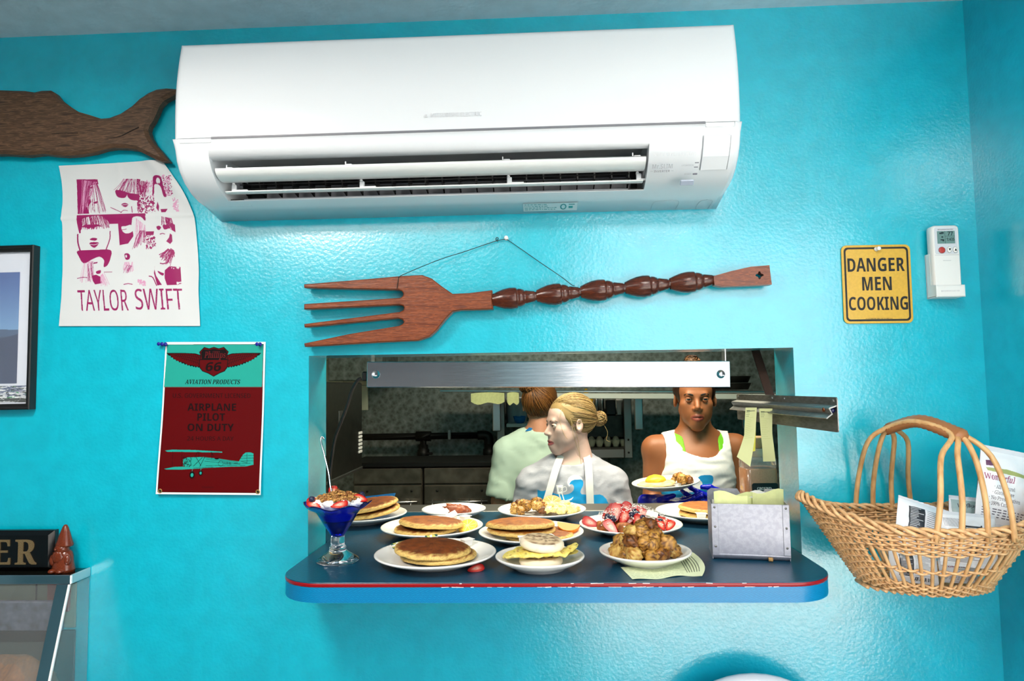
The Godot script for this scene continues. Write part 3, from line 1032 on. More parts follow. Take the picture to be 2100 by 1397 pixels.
func framed_picture() -> void:
	var f := Transform3D(Basis(Vector3.BACK, 0.0041), Vector3(-1.4041, 1.7033, 0.02))
	var d := Vector2(0.5531, 0.3659)
	var t := thing("picture_frame", "black framed seaside photograph with white mat", "picture", f.origin - Vector3(0, 0, 0.02), "", true)
	t.basis = f.basis
	var w := d.x
	var h := d.y
	for k in 4:
		var st := mb()
		var hor := k < 2
		var s := 1.0 if k % 2 == 0 else -1.0
		var len := w if hor else h
		var prof := V([0.0, 0.001, 0.013, 0.001, 0.013, 0.014, 0.011, 0.016, 0.007, 0.0165, 0.005, 0.021, 0.002, 0.022, 0.0, 0.02])
		# mitred moulding: profile (inward, height) swept along one side
		var a := []
		var b := []
		for p in prof:
			var o: float = (h if hor else w) / 2 - p.x
			var e: float = len / 2 - p.x
			a.append(Vector3(-e, s * o, p.y) if hor else Vector3(s * o, -e, p.y))
			b.append(Vector3(e, s * o, p.y) if hor else Vector3(s * o, e, p.y))
		var mid := Vector3(0, s * (h / 2 - 0.006), 0.01) if hor else Vector3(s * (w / 2 - 0.006), 0, 0.01)
		for i in prof.size():
			var j := (i + 1) % prof.size()
			tri_out(st, a[i], b[i], b[j], mid)
			tri_out(st, a[i], b[j], a[j], mid)
		part(st, "frame_side", M.black, t)
	var st := mb()
	box(st, Vector3(0, 0, 0.004), Vector3(w - 0.02, h - 0.02, 0.004))
	part(st, "mat_board", mat("mat_board", Color(0.84, 0.87, 0.92), 0.7), t)
	# print: sky, far coast, sea and pale rocks; a second strip below
	var im := blank(256, 200, Color(0.30, 0.46, 0.72))
	for y in 200:
		var c := Color(0.22, 0.36, 0.62).lerp(Color(0.42, 0.60, 0.78), clampf(y / 100.0, 0, 1))
		if y > 104:
			c = Color(0.24, 0.33, 0.45).lerp(Color(0.13, 0.20, 0.34), clampf((y - 104) / 50.0, 0, 1))
		im.fill_rect(Rect2i(0, y, 256, 1), c)
	rng.seed = 3
	fill_poly(im, V([0, 103, 90, 99, 170, 101, 256, 104, 256, 116, 0, 116]), Color(0.22, 0.33, 0.48))
	fill_poly(im, V([256, 112, 225, 122, 205, 140, 196, 170, 190, 200, 256, 200]), Color(0.14, 0.21, 0.36))
	fill_poly(im, V([110, 200, 118, 176, 150, 168, 190, 172, 214, 182, 226, 200]), Color(0.78, 0.80, 0.78))
	fill_poly(im, V([0, 200, 0, 160, 40, 172, 90, 200]), Color(0.60, 0.62, 0.62))
	for i in 160:
		var q := Vector2(rng.randf_range(110, 222), rng.randf_range(176, 199))
		stroke(im, [q, q + Vector2(rng.randf_range(2, 12), rng.randf_range(-2, 2))], 1.5, Color(0.35, 0.37, 0.38) if rng.randf() < 0.5 else Color(0.92, 0.93, 0.9))
	var pr := picture(im, "seaside_print", 0.5)
	var iy := h / 2
	st = mb()
	sheet(st, func(u: float, v: float) -> Vector3: return Vector3(lerpf(-w / 2 + 0.055, w / 2 - 0.041, u), lerpf(-iy + 0.058, iy - 0.058, v), 0.0065), 1, 1, 0.0)
	part(st, "print", pr, t)
	var im2 := blank(256, 40, Color(0.75, 0.78, 0.8))
	for i in 700:
		var q := Vector2(rng.randf_range(0, 256), rng.randf_range(0, 40))
		var c: Color = [Color(0.1, 0.13, 0.1), Color(0.9, 0.92, 0.93), Color(0.25, 0.3, 0.45), Color(0.1, 0.55, 0.25)][0 if q.y > 30 else rng.randi_range(0, 2) if rng.randf() > 0.06 else 3]
		stroke(im2, [q, q + Vector2(rng.randf_range(3, 10), rng.randf_range(-4, 4))], 2.0, c)
	st = mb()
	sheet(st, func(u: float, v: float) -> Vector3: return Vector3(lerpf(-w / 2 + 0.02, w / 2 - 0.016, u), lerpf(-iy + 0.016, -iy + 0.053, v), 0.0065), 1, 1, 0.0)
	part(st, "print", picture(im2, "shore_print", 0.5), t)
	st = mb()
	box(st, Vector3(0, 0, 0.010), Vector3(w - 0.022, h - 0.022, 0.002))
	part(st, "glazing", M.glass, t)

func singer_poster() -> void:
	var t := thing("fan_poster", "white pop singer poster with magenta portraits, its corner curling beside the air conditioner", "poster", Vector3(-0.9282, 1.8889, 0))
	# print drawn in its own frame: 100 px -> 51.5 px
	var mg := Color(0.56, 0.10, 0.35)
	var lt := Color(0.80, 0.58, 0.71)
	var pp := Color(0.80, 0.82, 0.83)
	var im := blank(614, 716, pp)
	var q := func(a: Array) -> Array:
		var o := []
		for i in range(0, a.size(), 2):
			o.append(Vector2(a[i] * 0.5153 - 10, a[i + 1] * 0.5153 - 10))
		return o
	rng.seed = 11
	var strands := func(from: Array, to: Array, n: int, c: Color, w0: float) -> void:
		for i in n:
			var u := rng.randf()
			var a := Vector2(lerpf(from[0], from[2], u), lerpf(from[1], from[3], u))
			var b := Vector2(lerpf(to[0], to[2], u), lerpf(to[1], to[3], u)) + Vector2(rng.randf_range(-12, 12), rng.randf_range(-14, 14))
			var m := (a + b) / 2 + Vector2(rng.randf_range(-9, 9), rng.randf_range(-6, 6))
			var pts := []
			for p in [a, m, b]:
				pts.append(p * 0.5153 - Vector2(10, 10))
			stroke(im, spline(pts, 4), rng.randf_range(0.5, 1.0) * w0, c)
	var blobs := func(x0: float, y0: float, x1: float, y1: float, n: int, c: Color, r: float) -> void:
		for i in n:
			fill_poly(im, oval(Vector2(rng.randf_range(x0, x1), rng.randf_range(y0, y1)) * 0.5153 - Vector2(10, 10), Vector2(rng.randf_range(0.4, 1.0), rng.randf_range(0.4, 1.0)) * r, 7), c)
	# row 1: long-haired profile; sunglasses; standing figure in leaves
	fill_poly(im, q.call([255, 172, 425, 176, 432, 215, 360, 225, 350, 300, 365, 360, 330, 400, 340, 452, 245, 452]), mg)
	strands.call([300, 180, 420, 200], [270, 450, 330, 380], 26, lt, 2.0)
	strands.call([340, 230, 420, 205], [280, 440, 470, 440], 26, mg, 1.6)
	fill_poly(im, q.call([358, 240, 380, 232, 386, 244, 364, 250]), mg)
	fill_poly(im, q.call([380, 362, 415, 352, 408, 372, 385, 374]), mg)
	strands.call([640, 180, 780, 190], [560, 270, 790, 330], 44, mg, 2.0)
	strands.call([780, 200, 850, 220], [760, 380, 800, 330], 24, mg, 2.2)
	fill_poly(im, spline_loop(q.call([572, 268, 640, 280, 662, 300, 640, 332, 590, 328, 568, 300])), mg)
	fill_poly(im, spline_loop(q.call([672, 298, 760, 310, 778, 326, 740, 356, 690, 350, 664, 322])), mg)
	stroke(im, q.call([640, 290, 690, 302]), 4.0, mg)
	fill_poly(im, spline_loop(q.call([608, 388, 636, 374, 666, 388, 640, 408])), mg)
	stroke(im, spline(q.call([614, 390, 640, 388, 662, 390]), 3), 2.0, pp)
	stroke(im, spline(q.call([520, 408, 570, 432, 606, 450]), 3), 2.5, mg)
	stroke(im, q.call([692, 406, 694, 452]), 3.0, mg)
	stroke(im, spline(q.call([600, 452, 625, 432, 655, 438]), 3), 2.0, mg)
	blobs.call(740, 330, 880, 455, 190, mg, 5.0)
	blobs.call(760, 300, 880, 455, 120, pp, 4.0)
	blobs.call(960, 168, 1030, 330, 90, lt, 4.5)
	blobs.call(960, 168, 1040, 330, 60, mg, 3.0)
	blobs.call(830, 200, 890, 330, 50, lt, 4.0)
	fill_poly(im, spline_loop(q.call([890, 172, 935, 166, 960, 190, 968, 270, 985, 330, 960, 330, 940, 250, 895, 235, 885, 300, 868, 320, 880, 240])), mg)
	fill_poly(im, oval(Vector2(928, 208) * 0.5153 - Vector2(10, 10), Vector2(9, 13)), pp)
	fill_poly(im, q.call([920, 226, 936, 224, 930, 234]), mg)
	fill_poly(im, q.call([905, 372, 915, 410, 908, 452, 890, 420]), mg)
	fill_poly(im, q.call([925, 432, 985, 432, 965, 458, 930, 458]), mg)
	blobs.call(1030, 350, 1075, 455, 50, lt, 4.0)
	# row 2: fringe and lips; profile with raised hand; cat-eye glasses
	fill_poly(im, q.call([236, 462, 800, 462, 796, 520, 700, 500, 640, 540, 500, 540, 480, 520, 360, 580, 250, 610, 232, 520]), mg)
	fill_poly(im, spline_loop(q.call([290, 490, 420, 470, 490, 520, 500, 600, 470, 700, 420, 742, 340, 742, 290, 700, 262, 620, 270, 540])), pp)
	strands.call([270, 470, 470, 470], [255, 570, 500, 560], 62, mg, 2.2)
	fill_poly(im, q.call([262, 560, 300, 560, 330, 578, 350, 556, 366, 582, 386, 556, 450, 560, 400, 540, 300, 540]), mg)
	fill_poly(im, spline_loop(q.call([332, 660, 356, 648, 392, 654, 380, 670, 350, 668])), mg)
	fill_poly(im, spline_loop(q.call([328, 690, 362, 682, 404, 690, 372, 726, 345, 718])), mg)
	stroke(im, spline(q.call([336, 700, 366, 704, 398, 696]), 3), 2.2, pp)
	stroke(im, spline(q.call([236, 620, 232, 680, 244, 742]), 3), 6.0, mg)
	stroke(im, spline(q.call([500, 600, 494, 660, 460, 742]), 3), 4.0, mg)
	fill_poly(im, q.call([570, 540, 690, 500, 676, 560, 690, 640, 640, 700, 570, 712]), mg)
	fill_poly(im, spline_loop(q.call([596, 566, 632, 560, 676, 552, 684, 600, 640, 620, 606, 606])), pp)
	stroke(im, q.call([600, 590, 634, 584]), 2.0, mg)
	fill_poly(im, spline_loop(q.call([690, 500, 760, 490, 792, 540, 790, 600, 740, 660, 680, 740, 690, 600])), pp)
	strands.call([720, 500, 790, 560], [700, 740, 770, 640], 26, lt, 1.8)
	strands.call([740, 600, 790, 600], [680, 740, 790, 680], 20, mg, 1.8)
	fill_poly(im, q.call([790, 608, 856, 608, 850, 636, 790, 640]), mg)
	blobs.call(785, 640, 860, 742, 110, mg, 4.5)
	blobs.call(785, 640, 860, 742, 60, pp, 3.5)
	strands.call([930, 495, 1010, 510], [930, 560, 1020, 600], 34, mg, 2.4)
	fill_poly(im, q.call([996, 540, 1030, 560, 1030, 620, 1000, 600]), mg)
	fill_poly(im, spline_loop(q.call([880, 570, 905, 566, 916, 580, 900, 598, 884, 592])), mg)
	fill_poly(im, spline_loop(q.call([932, 560, 970, 560, 990, 566, 970, 590, 940, 594])), mg)
	stroke(im, spline(q.call([904, 632, 924, 626, 942, 632]), 3), 3.0, mg)
	fill_poly(im, q.call([985, 628, 1000, 640, 1000, 690, 980, 712, 950, 690, 975, 660]), mg)
	# row 3: hat profile; small sitting figure; downcast face
	fill_poly(im, spline_loop(q.call([228, 748, 360, 746, 492, 748, 490, 810, 462, 868, 430, 882, 436, 830, 400, 800, 340, 820, 270, 850, 230, 790])), mg)
	strands.call([270, 850, 340, 830], [230, 1000, 360, 980], 22, lt, 1.5)
	strands.call([300, 860, 350, 830], [300, 990, 350, 960], 14, mg, 1.2)
	fill_poly(im, q.call([348, 846, 384, 842, 380, 852, 352, 856]), mg)
	fill_poly(im, spline_loop(q.call([368, 918, 404, 908, 400, 932, 372, 936])), mg)
	fill_poly(im, q.call([330, 950, 366, 944, 400, 960, 404, 1012, 350, 1020, 334, 990]), mg)
	strands.call([400, 950, 430, 930], [400, 1020, 470, 1030], 16, lt, 1.8)
	stroke(im, q.call([430, 924, 492, 924]), 2.0, mg)
	stroke(im, spline(q.call([210, 970, 250, 962, 290, 964]), 3), 2.5, mg)
	fill_poly(im, spline_loop(q.call([606, 784, 636, 780, 650, 800, 640, 826, 612, 826])), mg)
	fill_poly(im, oval(Vector2(618, 802) * 0.5153 - Vector2(10, 10), Vector2(4, 6)), pp)
	strands.call([600, 850, 670, 850], [590, 920, 660, 920], 24, lt, 1.8)
	strands.call([620, 870, 660, 880], [590, 930, 640, 920], 10, mg, 1.4)
	stroke(im, spline(q.call([585, 1026, 620, 1020, 650, 1026]), 3), 3.0, mg)
	blobs.call(700, 990, 760, 1035, 24, lt, 5.0)
	strands.call([960, 750, 1000, 770], [890, 800, 960, 880], 36, mg, 2.2)
	strands.call([980, 745, 1010, 770], [960, 840, 1020, 790], 18, mg, 2.4)
	stroke(im, spline(q.call([890, 864, 912, 868, 936, 862]), 3), 4.0, mg)
	fill_poly(im, spline_loop(q.call([862, 924, 890, 936, 912, 946, 900, 962, 872, 944])), mg)
	fill_poly(im, q.call([846, 866, 836, 910, 846, 960, 890, 1036, 852, 1038, 830, 940]), mg)
	fill_poly(im, q.call([920, 920, 960, 890, 1048, 896, 1048, 1038, 930, 1038, 915, 980]), mg)
	blobs.call(940, 885, 1050, 915, 16, pp, 4.0)
	blobs.call(1000, 1015, 1050, 1040, 8, pp, 5.0)
	stroke(im, spline(q.call([792, 964, 820, 976, 846, 1038]), 3), 4.0, mg)
	# name in tall letters, worn print
	var ft := font("Droid Sans")
	for e in [["TAYLOR", 202, 608], ["SWIFT", 664, 1048]]:
		var o: Vector2 = Vector2(e[1], 1062) * 0.5153 - Vector2(10, 10)
		print_text(im, e[0], ft, Transform2D(Vector2((e[2] - e[1]) * 0.5153, 3), Vector2(2, 165 * 0.5153), o), mg)
	for i in 260:
		var p := Vector2(rng.randf_range(200, 1050), rng.randf_range(1080, 1230)) * 0.5153 - Vector2(10, 10)
		if im.get_pixelv(p).g < 0.4:
			stroke(im, [p, p + Vector2(rng.randf_range(-3, 3), rng.randf_range(-3, 3))], 1.2, Color(0.78, 0.62, 0.70))
	# sheet with wavy edges, mapped flat
	var left := V([129.6, 334.7, 134, 371, 133, 405, 127, 444, 129, 464, 123, 565, 109.5, 666.5])
	var right := V([350, 330.8, 386, 389.6, 404, 436, 408, 464, 408, 552, 404, 600, 401.5, 671.7])
	var ls := spline(left, 4)
	var rs := spline(right, 4)
	var S := 0.00105286
	var o0 := Vector3(-0.9282, 1.8889, 0)
	var ex := Vector3(-0.9271, 1.8889, 0) - o0
	var ey := Vector3(-0.9281, 1.8878, 0) - o0
	var at := func(px: Vector2) -> Vector3:
		return o0 + ex * (px.x - 260) + ey * (px.y - 500)
	var pick := func(u: float, v: float) -> Vector2:
		var k := (1.0 - v) * (ls.size() - 1)
		var i := mini(int(k), ls.size() - 2)
		var a: Vector2 = ls[i].lerp(ls[i + 1], k - i)
		var b: Vector2 = rs[i].lerp(rs[i + 1], k - i)
		return a.lerp(b, u)
	var nz := FastNoiseLite.new()
	nz.seed = 9
	nz.frequency = 0.012
	var f := func(u: float, v: float) -> Vector3:
		var p: Vector2 = pick.call(u, v)
		var z := 0.004 + 0.006 * u * u * smoothstep(0.25, 1.0, v) + 0.0016 * nz.get_noise_2d(p.x, p.y)
		z += 0.0012 * exp(-pow((p.y - 446.0) / 3.0, 2.0)) + 0.0008 * exp(-pow((p.x - 256.0) / 3.0, 2.0))
		z += 0.004 * exp(-pow(((p.x - 330.0) * 0.8 - (p.y - 340.0) * 0.62) / 12.0, 2.0)) * smoothstep(0.6, 1.0, v)
		return at.call(p) + Vector3(0, 0, z)
	var st := mb(true)
	sheet(st, f, 40, 60, 0.0005, func(u: float, v: float) -> Vector2:
		var p: Vector2 = pick.call(u, v)
		return Vector2((p.x - 105) * 2 / 614.0, (p.y - 325) * 2 / 716.0))
	part(st, "sheet", picture(im, "poster_print", 0.32), t)

func aviation_sign() -> void:
	var f := Transform3D(Basis(Vector3.BACK, -0.016), Vector3(-0.7248, 1.4982, 0.003))
	var d := Vector2(0.2281, 0.3314)
	var t := thing("tin_sign", "dark red and teal aviation tin sign with biplane and winged shield", "sign", f.origin - Vector3(0, 0, 0.003), "", true)
	t.basis = f.basis
	var W := 656
	var H := 992
	var im := blank(W, H, Color(0.93, 0.93, 0.92))
	var q := func(a: Array) -> Array:
		var o := []
		for i in range(0, a.size(), 2):
			var v: float = (a[i + 1] - 87) / 1245.0
			var xl := 152 - 55 * v
			o.append(Vector2((a[i] - xl) / (820 + 31 * v) * W, v * H))
		return o
	var red := Color(0.33, 0.015, 0.025)
	var teal := Color(0.14, 0.60, 0.55)
	var ink := Color(0.06, 0.04, 0.05)
	fill_poly(im, q.call([164, 107, 958, 105, 936, 1317, 111, 1317]), ink)
	fill_poly(im, q.call([166, 110, 956, 108, 934, 1314, 113, 1314]), red)
	fill_poly(im, q.call([166, 110, 956, 108, 945, 458, 142, 459]), teal)
	fill_poly(im, q.call([142, 457, 945, 456, 945, 461, 142, 462]), Color(0.35, 0.4, 0.35))
	# wings
	for s in [0, 1]:
		var mx := func(a: Array) -> Array:
			var o := []
			for i in range(0, a.size(), 2):
				o.append(1098.0 - a[i] if s else a[i])
				o.append(a[i + 1])
			return o
		fill_poly(im, q.call(mx.call([160, 178, 300, 177, 400, 182, 440, 195, 440, 292, 424, 300, 412, 290, 404, 300, 392, 288, 384, 296, 372, 284, 358, 290, 348, 278, 336, 284, 326, 270, 312, 276, 302, 262, 288, 266, 280, 252, 264, 256, 258, 242, 240, 244, 236, 230, 216, 230, 214, 216, 194, 214, 194, 202, 176, 198])), ink)
		fill_poly(im, q.call(mx.call([185, 184, 300, 182, 400, 188, 436, 200, 436, 286, 424, 292, 404, 290, 372, 278, 336, 276, 302, 256, 264, 248, 240, 237, 216, 222, 200, 204])), red)
		for k in 13:
			var a := 200.0 + k * 18
			stroke(im, q.call(mx.call([a, 188.0 + k * 0.6, a + 14 + k * 1.2, 196.0 + k * 7.6])), 2.2, ink)
		stroke(im, q.call(mx.call([230, 200, 330, 212, 430, 240])), 2.0, ink)
		stroke(im, q.call(mx.call([240, 186, 340, 196, 432, 214])), 2.0, ink)
		stroke(im, q.call(mx.call([290, 222, 360, 240, 432, 266])), 2.0, ink)
	# shield
	var sh := [470, 128, 510, 140, 550, 128, 590, 140, 632, 128, 672, 168, 660, 200, 668, 250, 662, 300, 640, 330, 600, 346, 550, 374, 504, 348, 456, 330, 432, 300, 428, 250, 440, 200, 430, 170]
	fill_poly(im, q.call(sh), ink)
	var c0 := Vector2(550, 240)
	var sm := []
	for i in range(0, sh.size(), 2):
		var p := c0 + (Vector2(sh[i], sh[i + 1]) - c0) * 0.955
		sm.append(p.x)
		sm.append(p.y)
	fill_poly(im, q.call(sm), red)
	fill_poly(im, q.call([462, 150, 510, 152, 550, 142, 590, 152, 640, 148, 660, 172, 648, 228, 452, 230, 446, 172]), ink)
	fill_poly(im, q.call([440, 229, 662, 228, 662, 236, 438, 237]), ink)
	var box_at := func(x0: float, y0: float, x1: float, y1: float, lean: float) -> Transform2D:
		var a: Array = q.call([x0 + lean, y0, x1 + lean, y0, x0, y1])
		return Transform2D(a[1] - a[0], a[2] - a[0], a[0])
	print_text(im, "Phillips", font("Droid Serif", true), box_at.call(468, 164, 640, 236, 12), red.lightened(0.08))
	print_text(im, "66", font("Droid Sans", true), box_at.call(478, 254, 604, 328, 14), ink)
	print_text(im, "AVIATION PRODUCTS", font("Droid Serif", true), box_at.call(314, 398, 762, 436, 8), ink)
	var fs := font("Droid Sans", true)
	for e in [["U.S. GOVERNMENT LICENSED", 216, 512, 852, 548], ["AIRPLANE", 338, 594, 736, 654], ["PILOT", 420, 674, 646, 736], ["ON DUTY", 342, 760, 720, 820], ["24 HOURS A DAY", 342, 864, 720, 898]]:
		print_text(im, e[0], font("Droid Sans") if e[4] - e[2] < 50 else fs, box_at.call(e[1], e[2], e[3], e[4], 0), Color(0.09, 0.04, 0.05))
	# biplane
	fill_poly(im, q.call([162, 980, 220, 972, 400, 974, 630, 986, 632, 994, 400, 992, 180, 990]), teal)
	fill_poly(im, q.call([160, 1128, 240, 1112, 330, 1108, 470, 1108, 480, 1122, 300, 1134, 180, 1134]), teal)
	fill_poly(im, q.call([312, 1050, 350, 1034, 480, 1030, 600, 1042, 700, 1056, 770, 1064, 776, 1050, 800, 1010, 822, 992, 860, 990, 886, 1000, 888, 1090, 830, 1104, 700, 1108, 480, 1120, 350, 1112, 314, 1100]), teal)
	for a in [[480, 1034, 760, 1068], [500, 1048, 760, 1078], [490, 1064, 780, 1088], [500, 1100, 820, 1096], [776, 1020, 884, 1016], [770, 1040, 886, 1036], [790, 1062, 886, 1058], [832, 1000, 834, 1080], [730, 1080, 862, 1078], [780, 1060, 834, 1076], [400, 1120, 560, 1112]]:
		stroke(im, q.call(a), 1.8, ink)
	for a in [[228, 988, 226, 1110], [302, 988, 304, 1106], [430, 990, 410, 1034], [440, 990, 440, 1030], [545, 992, 548, 1040], [540, 992, 560, 1020], [490, 1030, 452, 1108], [420, 1034, 460, 1100], [470, 1034, 400, 1104]]:
		stroke(im, q.call(a), 2.6 if a[0] > 400 else 1.6, ink)
	rng.seed = 8
	for i in 26:
		var a := Vector2(rng.randf_range(318, 380), rng.randf_range(1036, 1106))
		var b := a + Vector2(rng.randf_range(-30, 34), rng.randf_range(-26, 26))
		stroke(im, q.call([clampf(a.x, 314, 400), a.y, clampf(b.x, 314, 410), clampf(b.y, 1032, 1110)]), 2.6, ink)
	fill_poly(im, q.call([568, 1040, 610, 1036, 600, 1050, 580, 1050]), ink)
	stroke(im, spline_loop(q.call([600, 1084, 622, 1060, 644, 1082, 624, 1104])), 1.8, ink)
	for x in [654, 666, 676, 690, 700]:
		stroke(im, q.call([x, 1072, x + 4, 1090]), 2.6, ink)
	for w in [[390, 1176, 22, 30], [460, 1160, 17, 22]]:
		fill_poly(im, oval(q.call([w[0], w[1]])[0], Vector2(w[2], w[3]) * 0.78), ink)
		fill_poly(im, oval(q.call([w[0], w[1]])[0], Vector2(w[2], w[3]) * 0.42), teal)
		stroke(im, q.call([w[0], w[1] - w[3], w[0] + 6, 1110]), 3.0, teal)
	for x in 12:
		stroke(im, q.call([474 + x * 8, 1270, 478 + x * 8, 1277]), 2.0, Color(0.16, 0.05, 0.06))
	var m := picture(im, "tin_print", 0.45)
	m.metallic_specular = 0.25
	var st := mb()
	var w2 := d.x / 2
	var h2 := d.y / 2
	sheet(st, func(u: float, v: float) -> Vector3: return Vector3(lerpf(-w2, w2, u) + lerpf(-0.0035, 0.0035, v) * (1 - u), lerpf(-h2, h2, v), 0.003 + 0.006 * smoothstep(0.6, 0.0, v)), 2, 10, 0.0012)
	part(st, "panel", m, t)
	for s in [-1, 1]:
		st = mb(true)
		lathe(st, V([0.0022, 0.0, 0.0048, 0.0, 0.0046, 0.0012, 0.003, 0.0016, 0.0022, 0.0]), 16, Transform3D(Basis(Vector3.RIGHT, PI / 2), Vector3(s * (w2 - 0.006), -h2 + 0.007, 0.0092)))
		part(st, "grommet", mat("brass", Color(0.72, 0.60, 0.35), 0.35, 1.0), t)
		st = mb(true)
		lathe(st, V([0, 0, 0.0022, 0.0, 0.0022, 0.0006, 0, 0.0006]), 12, Transform3D(Basis(Vector3.RIGHT, PI / 2), Vector3(s * (w2 - 0.006), -h2 + 0.007, 0.0092)))
		part(st, "grommet_hole", M.black, t)
	mat("blue_pin", Color(0.10, 0.08, 0.55), 0.25)
	for p in [["blue push pin in the wall just beside the aviation sign's corner", Vector3(-0.8401, 1.6613, 0.001)], ["blue push pin through the sign's corner that has two pins", Vector3(-0.8304, 1.6604, 0.0045)], ["lone blue push pin at the other top corner of the aviation sign", Vector3(-0.6181, 1.6567, 0.0045)]]:
		pin(p[0], p[1], "blue_pin", Basis(Vector3.UP, -0.35))

func danger_sign() -> void:
	var f := Transform3D(Basis(Vector3.BACK, -0.0062), Vector3(0.7111, 1.7618, 0.004))
	var d := Vector2(0.1434, 0.1675)
	var t := thing("warning_sign", "small yellow metal warning sign with black lettering", "sign", f.origin - Vector3(0, 0, 0.004), "", true)
	t.basis = f.basis
	var st := mb()
	prism(st, round_rect(d.x, d.y, 0.011), 0.002, 0.004, 0.0004, Transform3D(), false, true)
	part(st, "panel", grain(mat("sign_yellow", Color(0.86, 0.68, 0.24), 0.32), noise_tex(0.05, grey_ramp(0.93, 1.0), 61), null, Vector3(9, 9, 9), 1.0, false), t)
	# border ring
	st = mb()
	var a := round_rect(d.x - 0.0095, d.y - 0.0095, 0.0085)
	var b := round_rect(d.x - 0.0175, d.y - 0.0175, 0.006)
	for i in a.size():
		var j := (i + 1) % a.size()
		quad(st, V3(a[i], 0.00425), V3(a[j], 0.00425), V3(b[j], 0.00425), V3(b[i], 0.00425))
	part(st, "border", M.black, t)
	var fb := font("Droid Sans", true)
	var k := 1.0 / 5.25 * 0.001053
	var cx := 523.0
	var cy := 750.0
	for e in [["DANGER", 215, 470, 805, 616], ["MEN", 368, 674, 672, 818], ["COOKING", 232, 884, 840, 1028]]:
		var c := Vector3(((e[1] + e[3]) / 2.0 - cx - (((e[2] + e[4]) / 2.0) - cy) * 0.045) * k, -((e[2] + e[4]) / 2.0 - cy) * k, 0.0044)
		letters(e[0], fb, (e[3] - e[1]) * k, (e[4] - e[2]) * k, Transform3D(Basis(), c), M.black, t, "lettering", 0.0004)
	letters(".", fb, 0.002, 0.002, Transform3D(Basis(), Vector3((853 - cx - 12) * k, -(1018 - cy) * k, 0.0044)), M.black, t, "lettering", 0.0004)
	st = mb()
	rng.seed = 4
	var sx := -0.027
	while sx < 0.027:
		var sw := rng.randf_range(0.0008, 0.003)
		box(st, Vector3(sx + sw / 2, -(1117 - cy) * k, 0.0042), Vector3(sw, rng.randf_range(0.0006, 0.0014), 0.0002))
		sx += sw + 0.0006
	part(st, "small_print", M.black, t)
	pin("white push pin through the yellow warning sign", Vector3(0.7117, 1.836, 0.0042), "white_paint", Basis(Vector3.UP, 0.15))

